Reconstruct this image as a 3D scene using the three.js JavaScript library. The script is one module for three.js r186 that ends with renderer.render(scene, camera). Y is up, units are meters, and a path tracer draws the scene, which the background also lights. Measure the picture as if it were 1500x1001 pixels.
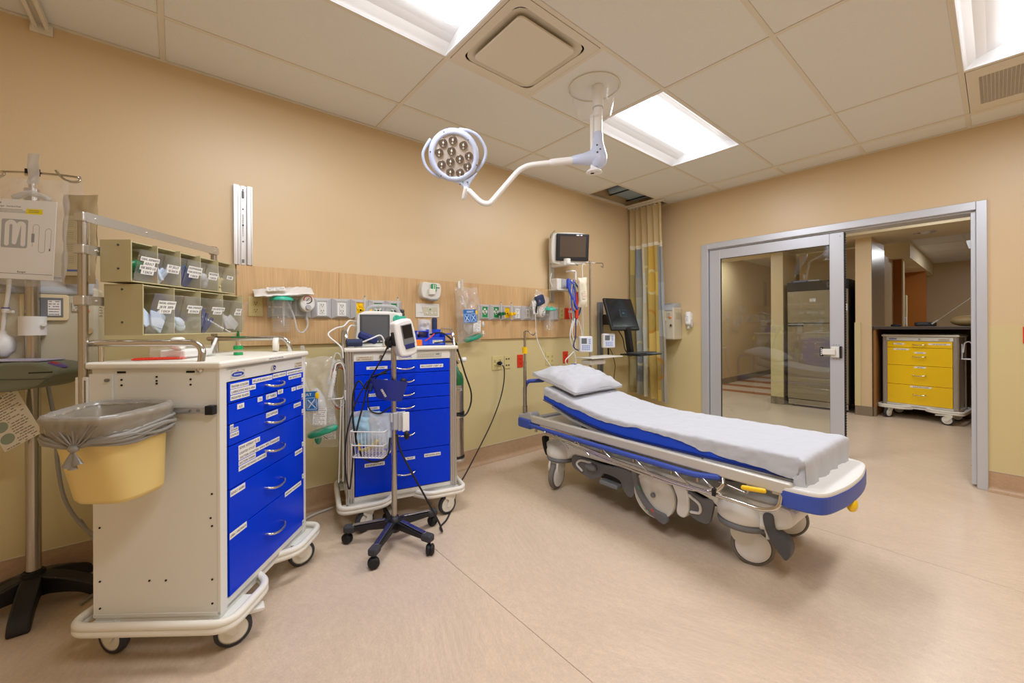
import * as THREE from 'three';
import { RoundedBoxGeometry } from 'three/addons/geometries/RoundedBoxGeometry.js';
import { mergeGeometries } from 'three/addons/utils/BufferGeometryUtils.js';
import { RectAreaLightUniformsLib } from 'three/addons/lights/RectAreaLightUniformsLib.js';
import { createNoise2D, createNoise3D } from 'simplex-noise';

// ---------------------------------------------------------------- camera, light, exposure
RectAreaLightUniformsLib.init();
const scene = new THREE.Scene();
scene.background = new THREE.Color(0x000000);
const camera = new THREE.PerspectiveCamera(80.312, 1500 / 1001, 0.05, 60);
camera.position.set(3.0059, 1.24, 4.6734);
camera.rotation.order = 'YXZ';
camera.rotation.set(0, 0.8764, -0.0047);
camera.setViewOffset(1500, 1001, 0, 21.3, 1500, 1001);      // the lens is shifted, the camera is level
const renderer = new THREE.WebGLRenderer({ antialias: true });
renderer.toneMapping = THREE.LinearToneMapping;
renderer.toneMappingExposure = 1.0;
renderer.shadowMap.enabled = true;
const PANEL = 26.5;                                           // room ceiling lights
const CORRIDOR = 23;                                        // lights of the corridor and the desk area beyond
const LIGHT_COLOR = 0xf1f5ff;
function areaLight(name, x, y, z, w, h, power, color = LIGHT_COLOR) {
  const l = new THREE.RectAreaLight(color, power, w, h);
  l.name = name; l.position.set(x, y, z); l.rotation.x = -Math.PI / 2; scene.add(l); return l;
}

// ---------------------------------------------------------------- helpers
function rng(seed) { let a = seed >>> 0; return () => { a = (a + 0x6D2B79F5) | 0; let t = Math.imul(a ^ (a >>> 15), 1 | a); t = (t + Math.imul(t ^ (t >>> 7), 61 | t)) ^ t; return ((t ^ (t >>> 14)) >>> 0) / 4294967296; }; }
const noise2 = createNoise2D(rng(11)), noise3 = createNoise3D(rng(12));
const V = (x, y, z) => new THREE.Vector3(x, y, z);
const PI = Math.PI;
const MV = (g, x = 0, y = 0, z = 0, rx = 0, ry = 0, rz = 0) => { if (rx) g.rotateX(rx); if (rz) g.rotateZ(rz); if (ry) g.rotateY(ry); return g.translate(x, y, z); };
const box = (w, h, d, x = 0, y = 0, z = 0, r = 0, s = 2) => (r ? new RoundedBoxGeometry(w, h, d, s, Math.min(r, w * 0.499, h * 0.499, d * 0.499)) : new THREE.BoxGeometry(w, h, d)).translate(x, y, z);
const span = (x0, x1, y0, y1, z0, z1, r = 0) => box(Math.abs(x1 - x0), Math.abs(y1 - y0), Math.abs(z1 - z0), (x0 + x1) / 2, (y0 + y1) / 2, (z0 + z1) / 2, r);
const cyl = (r0, r1, h, x = 0, y = 0, z = 0, axis = 'y', seg = 24) => { const g = new THREE.CylinderGeometry(r1, r0, h, seg); if (axis === 'x') g.rotateZ(PI / 2); if (axis === 'z') g.rotateX(PI / 2); return g.translate(x, y, z); };
const ball = (r, x, y, z, sx = 1, sy = 1, sz = 1, n = 12) => new THREE.SphereGeometry(r, n * 2, n).scale(sx, sy, sz).translate(x, y, z);
const torus = (R, r, x, y, z, axis = 'z', arc = PI * 2, n = 40) => { const g = new THREE.TorusGeometry(R, r, 10, n, arc); if (axis === 'y') g.rotateX(PI / 2); if (axis === 'x') g.rotateY(PI / 2); return g.translate(x, y, z); };
const lathe = (pts, seg = 32) => new THREE.LatheGeometry(pts.map(p => new THREE.Vector2(p[0], p[1])), seg);
const P3 = a => a.map(p => p.isVector3 ? p : V(...p));
function tube(pts, r, n = 0, rad = 8, closed = false, caps = true) {           // smooth curve
  const c = new THREE.CatmullRomCurve3(P3(pts), closed, 'centripetal');
  const g = [new THREE.TubeGeometry(c, n || Math.max(10, pts.length * 8), r, rad, closed)];
  if (!closed && caps) for (const p of [pts[0], pts[pts.length - 1]]) { const q = p.isVector3 ? p : V(...p); g.push(ball(r, q.x, q.y, q.z, 1, 1, 1, 4)); }
  return merge(g);
}
function pipe(pts, r, bend = 0.03, rad = 10, caps = true) {                     // straight runs with rounded bends
  const p = P3(pts), path = new THREE.CurvePath(); let last = p[0].clone(), n = 2;
  for (let i = 1; i < p.length - 1; i++) {
    const a = p[i - 1].clone().sub(p[i]), b = p[i + 1].clone().sub(p[i]), k = Math.min(bend, a.length() * 0.49, b.length() * 0.49);
    const s = p[i].clone().addScaledVector(a.normalize(), k), e = p[i].clone().addScaledVector(b.normalize(), k);
    path.add(new THREE.LineCurve3(last, s)); path.add(new THREE.QuadraticBezierCurve3(s, p[i], e)); last = e; n += 10;
  }
  path.add(new THREE.LineCurve3(last, p[p.length - 1].clone()));
  const out = [];                                                               // one frame per sample, parallel transported
  const pos = []; for (const c of path.curves) { const m = c.isLineCurve3 ? 1 : 7; for (let j = (pos.length ? 1 : 0); j <= m; j++) pos.push(c.getPoint(j / m)); }
  let poly = new (class extends THREE.Curve { getPoint(t) { const f = t * (pos.length - 1), i = Math.min(pos.length - 2, Math.floor(f)); return pos[i].clone().lerp(pos[i + 1], f - i); } getPointAt(t) { return this.getPoint(t); } getTangentAt(t) { return this.getTangent(t); }
    getTangent(t) { const i = Math.round(t * (pos.length - 1)); const a = pos[Math.max(0, i - 1)], b = pos[Math.min(pos.length - 1, i + 1)]; return b.clone().sub(a).normalize(); } })();
  out.push(new THREE.TubeGeometry(poly, pos.length - 1, r, rad, false));
  if (caps) for (const q of [p[0], p[p.length - 1]]) out.push(ball(r, q.x, q.y, q.z, 1, 1, 1, 4));
  return merge(out);
}
const shapeOf = pts => { const s = new THREE.Shape(); pts.forEach((p, i) => i ? s.lineTo(p[0], p[1]) : s.moveTo(p[0], p[1])); s.closePath(); return s; };
const ext = (shape, depth, bevel = 0, holes = []) => { const s = shape instanceof THREE.Shape ? shape : shapeOf(shape); for (const h of holes) s.holes.push(h instanceof THREE.Shape ? h : shapeOf(h)); return new THREE.ExtrudeGeometry(s, { depth, bevelEnabled: bevel > 0, bevelSize: bevel, bevelThickness: bevel, bevelOffset: -bevel, bevelSegments: 2, curveSegments: 14 }); };
function rrect(x0, y0, x1, y1, r) { const s = new THREE.Shape(); s.moveTo(x0 + r, y0); s.lineTo(x1 - r, y0); s.absarc(x1 - r, y0 + r, r, -PI / 2, 0); s.lineTo(x1, y1 - r); s.absarc(x1 - r, y1 - r, r, 0, PI / 2); s.lineTo(x0 + r, y1); s.absarc(x0 + r, y1 - r, r, PI / 2, PI); s.lineTo(x0, y0 + r); s.absarc(x0 + r, y0 + r, r, PI, PI * 1.5); return s; }
const smoothShape = (pts, closed = true) => { const c = new THREE.CatmullRomCurve3(pts.map(p => V(p[0], p[1], 0)), closed, 'centripetal'); return shapeOf(c.getPoints(pts.length * 6).map(p => [p.x, p.y])); };
function clean(g) { if (g.index) g = g.toNonIndexed(); for (const k of Object.keys(g.attributes)) if (!['position', 'normal', 'uv'].includes(k)) g.deleteAttribute(k); if (!g.attributes.normal) g.computeVertexNormals(); if (!g.attributes.uv) g.setAttribute('uv', new THREE.BufferAttribute(new Float32Array(g.attributes.position.count * 2), 2)); g.clearGroups(); return g; }
function merge(list) { list = list.flat(Infinity); return list.length === 1 ? list[0] : mergeGeometries(list.map(clean)); }
function uvm(g, scale = 1, ox = 0, oy = 0) {                                    // uv in metres, by the main axis of each face
  g = clean(g); const p = g.attributes.position, n = g.attributes.normal, uv = g.attributes.uv;
  for (let i = 0; i < p.count; i += 3) {
    let x = 0, y = 0, z = 0; for (let k = 0; k < 3; k++) { x += Math.abs(n.getX(i + k)); y += Math.abs(n.getY(i + k)); z += Math.abs(n.getZ(i + k)); }
    for (let k = 0; k < 3; k++) { const j = i + k, X = p.getX(j), Y = p.getY(j), Z = p.getZ(j); const [u, v] = x >= y && x >= z ? [Z, Y] : y >= z ? [X, Z] : [X, Y]; uv.setXY(j, u * scale + ox, v * scale + oy); }
  }
  return g;
}
const taken = {};
function numbered(n) { if (!(n in taken)) { taken[n] = 0; return n; } return n + '_' + String(++taken[n]).padStart(3, '0'); }
function shadows(o) { o.castShadow = o.receiveShadow = true; return o; }
function part(parent, name, geoms, material, label) {
  const m = shadows(new THREE.Mesh(merge([geoms]), material)); m.name = name; if (label) m.userData.label = label; parent.add(m); return m;
}
function tag(o, label, category, group) { o.userData.label = label; o.userData.category = category; if (group) o.userData.group = group; return o; }
function thing(name, label, category, [x, y, z] = [0, 0, 0], turn = 0, group) {
  const o = new THREE.Group(); o.name = numbered(name); o.position.set(x, y, z); o.rotation.y = turn; scene.add(o); return tag(o, label, category, group);
}
function solo(name, label, category, geoms, material, [x, y, z] = [0, 0, 0], turn = 0, group) {
  const m = part(scene, numbered(name), geoms, material); m.position.set(x, y, z); m.rotation.y = turn; return tag(m, label, category, group);
}
function structure(name, geoms, material, parent = scene, label) {
  const m = part(parent, name, geoms, material, label); if (parent === scene) m.userData.kind = 'structure'; return m;
}
function structureGroup(name, label) { const o = new THREE.Group(); o.name = name; o.userData.kind = 'structure'; if (label) o.userData.label = label; scene.add(o); return o; }
function copy(o, label) { const c = o.clone(); c.name = numbered(o.name.replace(/_\d{3}$/, '')); scene.add(c); c.userData = { ...o.userData }; if (label) c.userData.label = label; return c; }

// surface colours (sRGB)
const FLOOR = [214, 192, 167], WOOD = [210, 173, 124], TILE = [238, 237, 230];
// ---------------------------------------------------------------- materials
const mat = (color, roughness = 0.5, metalness = 0, more = {}) => new THREE.MeshPhysicalMaterial({ color, roughness, metalness, ...more });
function canvasTex(w, h, draw, srgb = true) {
  const c = document.createElement('canvas'); c.width = w; c.height = h; draw(c.getContext('2d'), w, h);
  const t = new THREE.CanvasTexture(c); t.wrapS = t.wrapT = THREE.RepeatWrapping; if (srgb) t.colorSpace = THREE.SRGBColorSpace; return t;
}
function dataTex(n, fn, srgb = true) {                                          // fn(u, v) -> [r, g, b] in 0..255; repeats without a seam when fn does
  const d = new Uint8Array(n * n * 4); for (let j = 0; j < n; j++) for (let i = 0; i < n; i++) { const c = fn(i / n, j / n); const k = (j * n + i) * 4; d[k] = c[0]; d[k + 1] = c[1]; d[k + 2] = c[2]; d[k + 3] = 255; }
  const t = new THREE.DataTexture(d, n, n); t.wrapS = t.wrapT = THREE.RepeatWrapping; t.magFilter = THREE.LinearFilter; t.minFilter = THREE.LinearMipmapLinearFilter; t.generateMipmaps = true; if (srgb) t.colorSpace = THREE.SRGBColorSpace; t.needsUpdate = true; return t;
}
// noise that wraps round a unit square
const wrapN = (u, v, f, g = f, s = 0) => { const a = u * 2 * PI, b = v * 2 * PI; return noise3(Math.cos(a) * f / 6.28 + s, Math.sin(a) * f / 6.28 + Math.cos(b) * g / 6.28 * 1.7, Math.sin(b) * g / 6.28 + s * 0.37); };
const clamp255 = x => Math.max(0, Math.min(255, x));
const floorTex = dataTex(1024, (u, v) => {
  const n = wrapN(u, v, 34, 52, 3) * 0.45 + wrapN(u, v, 110, 150, 7) * 0.4 + wrapN(u, v, 6, 6, 1) * 0.3, f = wrapN(u, v, 300, 300, 9);
  const k = n * 9 + f * 7; return [clamp255(FLOOR[0] + k), clamp255(FLOOR[1] + k * 0.95), clamp255(FLOOR[2] + k * 0.85)];
});
floorTex.repeat.set(0.5, 0.5);
const floorBump = dataTex(512, (u, v) => { const k = clamp255(128 + wrapN(u, v, 40, 40, 4) * 50 + wrapN(u, v, 200, 200, 6) * 40); return [k, k, k]; }, false);
floorBump.repeat.set(1.3, 1.3);
const woodTex = dataTex(1024, (u, v) => {
  const w = wrapN(u, v, 3, 1.2, 2) * 0.5, g = wrapN(u + w * 0.01, v, 90, 2.5, 5), h = wrapN(u, v, 320, 5, 8), b = wrapN(u, v, 9, 1, 12);
  const k = g * 8 + h * 7 + b * 6; return [clamp255(WOOD[0] + k), clamp255(WOOD[1] + k), clamp255(WOOD[2] + k * 0.85)];
});
woodTex.repeat.set(1.0, 1.0);
const tileTex = dataTex(512, (u, v) => { const n = wrapN(u, v, 220, 220, 3), m = wrapN(u, v, 90, 90, 6), k = n * 5 + m * 3 - (n > 0.55 ? 12 : 0); return [clamp255(TILE[0] + k), clamp255(TILE[1] + k), clamp255(TILE[2] + k)]; });
tileTex.repeat.set(2, 2);
const paintBump = dataTex(512, (u, v) => { const k = clamp255(128 + wrapN(u, v, 160, 160, 2) * 55 + wrapN(u, v, 60, 60, 8) * 35); return [k, k, k]; }, false);
paintBump.repeat.set(2.5, 2.5);
const M = {
  wall: mat(0xdcc298, 0.37, 0, { bumpMap: paintBump, bumpScale: 0.0006 }),
  wainscot: mat(0xd9c894, 0.33, 0, { bumpMap: paintBump, bumpScale: 0.0004 }),
  bulkhead: mat(0xe6d5ac, 0.6),
  brown: mat(0xb06a1e, 0.55, 0, { bumpMap: paintBump, bumpScale: 0.0006 }),
  floor: mat(0xffffff, 0.34, 0, { map: floorTex, bumpMap: floorBump, bumpScale: 0.0003 }),
  cove: mat(0xe6d6c4, 0.4, 0, { map: floorTex, bumpMap: floorBump, bumpScale: 0.0003 }),
  stripe: mat(0xa8683a, 0.4),
  trimCap: mat(0xd8cdb4, 0.45),
  rubberBase: mat(0x8a7a62, 0.6),
  tile: mat(0xffffff, 0.9, 0, { map: tileTex }),
  bar: mat(0xe8e0ce, 0.5),
  dark: mat(0x15120e, 0.9),
  plenum: mat(0x4a4238, 0.95),
  insulation: mat(0x9db0bb, 0.7),
  alu: mat(0xcbced4, 0.36, 0.35),
  aluDark: mat(0x8b8880, 0.45, 0.7),
  alu2: mat(0xd4d2ce, 0.3, 0.85),
  steel: mat(0xb8b4ac, 0.26, 1),
  chrome: mat(0xd6d4d0, 0.14, 1),
  glass: mat(0xf4f8f4, 0.02, 0, { transmission: 1, thickness: 0, ior: 1.62, side: THREE.DoubleSide }),
  wood: mat(0xffffff, 0.42, 0, { map: woodTex }),
  cream: mat(0xeeeadd, 0.42),
  creamDark: mat(0xcfc7ae, 0.5),
  beige: mat(0xeae9e0, 0.42),
  bin: mat(0xbfb489, 0.5),
  blue: mat(0x003ae0, 0.26, 0, { specularIntensity: 0.25, clearcoat: 0.06, clearcoatRoughness: 0.1 }),
  yellow: mat(0xffd000, 0.3, 0, { clearcoat: 0.3, clearcoatRoughness: 0.2 }),
  white: mat(0xf1f1ee, 0.4),
  offwhite: mat(0xe6e4dc, 0.45),
  grey: mat(0xb4b6b8, 0.45),
  midGrey: mat(0x77797c, 0.5),
  bedTyre: mat(0x7c7770, 0.6),
  bedDisc: mat(0xeeeeec, 0.35),
  darkGrey: mat(0x4b4c4f, 0.5),
  black: mat(0x16161a, 0.45),
  rubber: mat(0x38393d, 0.7),
  softBlack: mat(0x101013, 0.6),
  screen: mat(0x14171a, 0.12),
  sheet: mat(0xc5c7cc, 0.85, 0, { sheen: 0.2, sheenRoughness: 0.6 }),
  mattress: mat(0x164cd6, 0.45),
  bedBlue: mat(0x3a55b4, 0.4),
  bedBeige: mat(0xe7e6df, 0.4),
  bedGrey: mat(0x6a6a6c, 0.45),
  navy: mat(0x1d2c6e, 0.6),
  cuff: mat(0x2a3658, 0.75),
  brightBlue: mat(0x2350e0, 0.35),
  red: mat(0xe03a1c, 0.4),
  orange: mat(0xf07818, 0.4),
  green: mat(0x17a055, 0.35),
  darkGreen: mat(0x166b3c, 0.35),
  teal: mat(0x3fc4a4, 0.35),
  maskGreen: mat(0x2b9d7c, 0.4),
  lampBlue: mat(0xcfdaf4, 0.3),
  lampWhite: mat(0xf4f3f0, 0.3),
  ivory: mat(0xd9c98c, 0.4),
  clear: mat(0xffffff, 0.06, 0, { transmission: 0.96, thickness: 0, ior: 1.45, side: THREE.DoubleSide }),
  bag: mat(0xffffff, 0.14, 0, { transmission: 0.86, thickness: 0, ior: 1.4, side: THREE.DoubleSide }),
  frost: mat(0xf2f2f0, 0.5, 0, { transmission: 0.6, thickness: 0, side: THREE.DoubleSide }),
  liner: mat(0xc4bfb4, 0.25, 0, { transmission: 0.6, thickness: 0, side: THREE.DoubleSide }),
  linerGrey: mat(0x9a968e, 0.3, 0, { transmission: 0.15, thickness: 0, side: THREE.DoubleSide }),
  binYellow: mat(0xe9cf85, 0.42),
  paper: mat(0xf0eee8, 0.8),
  glove: mat(0xcfdcea, 0.7),
  maskBlue: mat(0xa9d3e6, 0.8, 0, { side: THREE.DoubleSide }),
  cable: mat(0x1a1a1c, 0.5),
  cableWhite: mat(0xe6e6e2, 0.45),
  cableGrey: mat(0x9a968c, 0.5),
  lens: mat(0xffffff, 0.4, 0, { emissive: 0xfbfcff, emissiveIntensity: 4 }),
  reflector: mat(0xf3f5f8, 0.45),
  canopy: mat(0xffffff, 0.1, 0, { transmission: 0.92, thickness: 0, ior: 1.5, side: THREE.DoubleSide }),
};
const CEIL = 2.743, X = i => 0.4306 + 0.6096 * (i - 1), RW = 4.7, RD = 6.4;
const L = [0, 0.306, 1.0617, 2.2809, 3.5001, 4.7193, 5.9385];

// floor: welded sheets with seams between them
{
  const fl = structureGroup('floor', 'beige marbled sheet floor with fine welded seams');
  structure('screed', span(-3.2, 5.6, -0.06, -0.004, -10, 6.6), M.rubberBase, fl);
  const zs = [6.6, 5.46, 3.56, 1.66, -0.24, -2.14, -4.04, -5.94, -7.84, -10];
  for (let i = 0; i < zs.length - 1; i++) { const g = span(-3.2, 5.6, -0.004, 0, zs[i + 1] + 0.0012, zs[i] - 0.0012); structure('floor_sheet', uvm(g, 1, i * 0.37, i * 0.71), M.floor, fl); }
  for (const [z0, z1] of [[-3.42, -3.66], [-4.2, -4.5], [-5.05, -5.4], [-6.0, -6.4]]) structure('inlay_stripe', span(-0.745, 0.9, 0, 0.0015, z0, z1), M.stripe, fl, 'brown inlaid floor stripe');
}
// walls
{
  const wl = structure('wall_left', uvm(span(-0.15, 0, 0, 3.2, -0.17, RD + 0.15)), M.wall, scene, 'long tan painted wall carrying the wood headwall panel');
  part(wl, 'wainscot', uvm(span(0, 0.003, 0.15, 1.235, 0.003, RD)), M.wainscot, 'yellow-beige wall protection sheet');
  const wf = structure('wall_front', [uvm(span(0, 0.83, 0, 3.2, -0.17, 0)), uvm(span(2.95, RW, 0, 3.2, -0.17, 0)), uvm(span(0.83, 2.95, 2.168, 3.2, -0.17, 0))], M.wall, scene, 'tan painted wall with the sliding glass door');
  part(wf, 'wainscot', uvm(span(0.003, 0.83, 0.15, 1.235, 0, 0.003)), M.wainscot, 'yellow-beige wall protection sheet');
  part(wf, 'wainscot', uvm(span(2.952, RW, 0.15, 1.235, 0, 0.003)), M.wainscot, 'yellow-beige wall protection sheet');
  structure('wall_right', uvm(span(RW, RW + 0.15, 0, 3.2, -0.17, RD + 0.15)), M.wall);
  structure('wall_back', uvm(span(0, RW, 0, 3.2, RD, RD + 0.15)), M.wall);
  // coved base: a quarter round of the floor sheet turned up the wall
  const prof = [[0, 0.15], [0.004, 0.15], [0.0045, 0.045]]; for (let i = 0; i <= 6; i++) { const a = i / 6 * PI / 2; prof.push([0.0445 - 0.04 * Math.cos(a), 0.041 - 0.04 * Math.sin(a)]); } prof.push([0.0445, 0], [0, 0]);
  const cove = (len) => uvm(ext(prof, len));
  const cap = (len) => ext([[0, 0.149], [0.007, 0.149], [0.007, 0.1535], [0, 0.1535]], len);
  const bl = structure('baseboard_left', cove(RD), M.cove, scene, 'coved beige floor sheet skirting'); part(bl, 'cap_strip', cap(RD), M.trimCap);
  const bf = structure('baseboard_front', [MV(cove(0.8), 0.83, 0, 0, 0, -PI / 2), MV(cove(RW - 2.952), RW, 0, 0, 0, -PI / 2)], M.cove, scene, 'coved beige floor sheet skirting');
  part(bf, 'cap_strip', [MV(cap(0.8), 0.83, 0, 0, 0, -PI / 2), MV(cap(RW - 2.952), RW, 0, 0, 0, -PI / 2)], M.trimCap);
  structure('roof_slab', span(-0.15, RW + 0.15, 3.2, 3.3, -0.17, RD + 0.15), M.plenum);
}
// ceiling: single tiles in a grid of bars
{
  const ce = structureGroup('ceiling', 'suspended ceiling of beige textured tiles in a bar grid');
  const xs = [0.012, X(1), X(2), X(3), X(4), X(5), X(6), X(7), RW - 0.012], zs = [0.012, ...L.slice(1), RD - 0.012];
  const skip = new Set(['0,0', '0,1', '2,2', '2,4', '5,2', '5,4', '5,1']);          // the missing tiles, lights and grille
  for (let i = 0; i < xs.length - 1; i++) for (let j = 0; j < zs.length - 1; j++) {
    if (skip.has(i + ',' + j)) continue;
    let z0 = zs[j] + 0.012, z1 = zs[j + 1] - 0.012; const x0 = xs[i] + 0.012, x1 = xs[i + 1] - 0.012;
    if (i === 2 && j === 3) z1 = 2.8905 - 0.012;                                  // half tile beside the air diffuser
    structure('ceiling_tile', uvm(box(x1 - x0, 0.016, z1 - z0, (x0 + x1) / 2, CEIL + 0.011, (z0 + z1) / 2, 0.002), 1, i * 0.31, j * 0.43), M.tile, ce);
  }
  for (const x of xs.slice(1, -1)) structure('grid_bar', span(x - 0.012, x + 0.012, CEIL, CEIL + 0.004, 0, RD), M.bar, ce);
  for (const z of zs.slice(1, -1)) { const w = z === L[1] ? 0.022 : 0.012; structure('grid_bar', span(0, RW, CEIL - (z === L[1] ? 0.004 : 0.0005), CEIL + 0.0035, z - w, z + w), M.bar, ce); }
  structure('grid_bar', span(X(2), X(3), CEIL - 0.0005, CEIL + 0.0035, 2.8785, 2.9025), M.bar, ce);
  structure('wall_angle', [span(0, 0.02, CEIL - 0.002, CEIL + 0.02, 0, RD), span(RW - 0.02, RW, CEIL - 0.002, CEIL + 0.02, 0, RD), span(0.02, RW - 0.02, CEIL - 0.0015, CEIL + 0.02, 0, 0.02), span(0.02, RW - 0.02, CEIL - 0.002, CEIL + 0.02, RD - 0.02, RD)], M.bar, ce);
  // seen through the missing tile: an insulated duct and the dark plenum
  const du = thing('insulated_duct', 'grey-blue insulated duct visible through the missing ceiling tile', 'duct', [0.2, 2.86, 0.55]);
  part(du, 'duct_body', box(0.55, 0.2, 0.56, 0.1, 0.06, -0.1, 0.05), M.insulation); part(du, 'strap', [box(0.57, 0.006, 0.03, 0.1, -0.042, 0.1), box(0.57, 0.006, 0.03, 0.1, -0.042, -0.25)], M.dark);
}
// ceiling lights
function ceilingLight(x0, z0, label, power, y = CEIL, w = 0.5856, d = 1.1952) {
  const t = thing('ceiling_light', label, 'light', [x0 + 0.3048, y, z0 + 0.6096], 0, 'recessed ceiling lights');
  const hw = w / 2, prof = [[-hw, 0]], N = 14;
  for (let i = 0; i <= N; i++) { const a = -1 + 2 * i / N; prof.push([a * (hw - 0.006), 0.004 + 0.085 * Math.pow(1 - a * a, 0.55)]); }
  prof.push([hw, 0], [hw, 0.12], [-hw, 0.12]);
  part(t, 'reflector', ext(prof, d - 0.012).translate(0, 0, -d / 2 + 0.006), M.reflector);
  part(t, 'end_plate', span(-hw, hw, 0, 0.12, -d / 2, -d / 2 + 0.006), M.reflector); part(t, 'end_plate', span(-hw, hw, 0, 0.12, d / 2 - 0.006, d / 2), M.reflector);
  const lp = []; for (let i = 0; i <= 20; i++) { const a = PI * i / 20; lp.push([-0.145 * Math.cos(a), 0.088 - 0.07 * Math.pow(Math.sin(a), 0.7)]); }
  part(t, 'light_lens', ext(lp, d - 0.14, 0.012).translate(0, 0, -d / 2 + 0.07), M.lens, 'glowing white curved diffuser');
  part(t, 'trim', [span(-hw - 0.004, -hw, -0.001, 0.01, -d / 2, d / 2), span(hw, hw + 0.004, -0.001, 0.01, -d / 2, d / 2), span(-hw, hw, -0.001, 0.01, -d / 2 - 0.004, -d / 2), span(-hw, hw, -0.001, 0.01, d / 2, d / 2 + 0.004)], M.reflector);
  areaLight('ceiling_light_source', x0 + 0.3048, y + 0.0145, z0 + 0.6096, 0.27, d - 0.16, power);
  return t;
}
ceilingLight(X(2), L[4], 'recessed ceiling light beside the square air diffuser', PANEL);
ceilingLight(X(2), L[2], 'recessed ceiling light beside the exam lamp mount', PANEL);
ceilingLight(X(5), L[2], 'recessed ceiling light beside the perforated return grille', PANEL);
ceilingLight(X(5), L[4], 'recessed ceiling light out of view behind the photographer', PANEL);
{ // square air diffuser
  const t = thing('air_diffuser', 'square white air diffuser with raised flat plate in the ceiling', 'vent', [(X(2) + X(3)) / 2, CEIL, (2.8905 + L[4]) / 2]);
  const h = 0.29, ring = ext(rrect(-h, -h, h, h, 0.004), 0.006, 0, [rrect(-0.245, -0.245, 0.245, 0.245, 0.05)]).rotateX(PI / 2).translate(0, 0.004, 0);
  part(t, 'frame', ring, M.bar);
  const dome = []; // sloping bowl between frame and plate
  const seg = 64, pos = [], idx = []; const sq = (a, r, rr) => { const c = Math.cos(a), s = Math.sin(a), k = 1 / Math.pow(Math.pow(Math.abs(c), rr) + Math.pow(Math.abs(s), rr), 1 / rr); return [c * k * r, s * k * r]; };
  [[0.247, 0.002], [0.235, 0.008], [0.21, 0.018], [0.17, 0.026], [0.1, 0.03]].forEach(([r, y]) => { for (let i = 0; i < seg; i++) { const [x, z] = sq(i / seg * 2 * PI, r, 7); pos.push(x, y, z); } });
  for (let k = 0; k < 4; k++) for (let i = 0; i < seg; i++) { const a = k * seg + i, b = k * seg + (i + 1) % seg; idx.push(a, b, a + seg, b, b + seg, a + seg); }
  const g = new THREE.BufferGeometry(); g.setAttribute('position', new THREE.Float32BufferAttribute(pos, 3)); g.setIndex(idx); g.computeVertexNormals();
  part(t, 'bowl', g, new THREE.MeshPhysicalMaterial({ color: 0xe2d8c2, roughness: 0.5, side: THREE.DoubleSide }));
  part(t, 'plate', ext(rrect(-0.2, -0.2, 0.2, 0.2, 0.03), 0.008, 0.002).rotateX(PI / 2).translate(0, -0.002, 0), M.bar);
  part(t, 'hanger', [box(0.02, 0.034, 0.02, 0.1, 0.017, 0.1), box(0.02, 0.034, 0.02, -0.1, 0.017, -0.1)], M.aluDark);
}
{ // return grille
  const t = thing('return_grille', 'perforated return air grille in the ceiling beside a light', 'vent', [(X(5) + X(6)) / 2, CEIL, (L[1] + L[2]) / 2]);
  part(t, 'frame', ext(rrect(-0.29, -0.36, 0.29, 0.36, 0.003), 0.008, 0, [rrect(-0.24, -0.23, 0.24, 0.24, 0.003)]).rotateX(PI / 2).translate(0, 0.006, 0), M.bar);
  const core = []; for (let i = 0; i <= 30; i++) core.push(box(0.0025, 0.012, 0.48, -0.24 + i * 0.016, 0.008, -0.005)); for (let i = 0; i <= 30; i++) core.push(box(0.48, 0.012, 0.0025, 0, 0.008, -0.24 + i * 0.016));
  part(t, 'grille_core', core, M.bar); part(t, 'back_plate', box(0.5, 0.004, 0.5, 0, 0.05, 0), M.plenum);
}
{ // ceiling curtain track over the left stand
  const t = thing('curtain_track', 'white metal curtain track channel meeting the wall at the ceiling', 'track', [0, CEIL - 0.004, 5.17]);
  part(t, 'channel', [span(0.01, 1.6, -0.028, 0, -0.026, -0.012), span(0.01, 1.6, -0.028, 0, 0.012, 0.026), span(0.01, 1.6, -0.006, 0, -0.012, 0.012)], M.bar);
  part(t, 'wall_bracket', [box(0.012, 0.05, 0.075, 0.008, -0.025, 0), cyl(0.006, 0.006, 0.02, 0.018, -0.03, 0.028, 'x')], M.bar);
}
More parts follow.
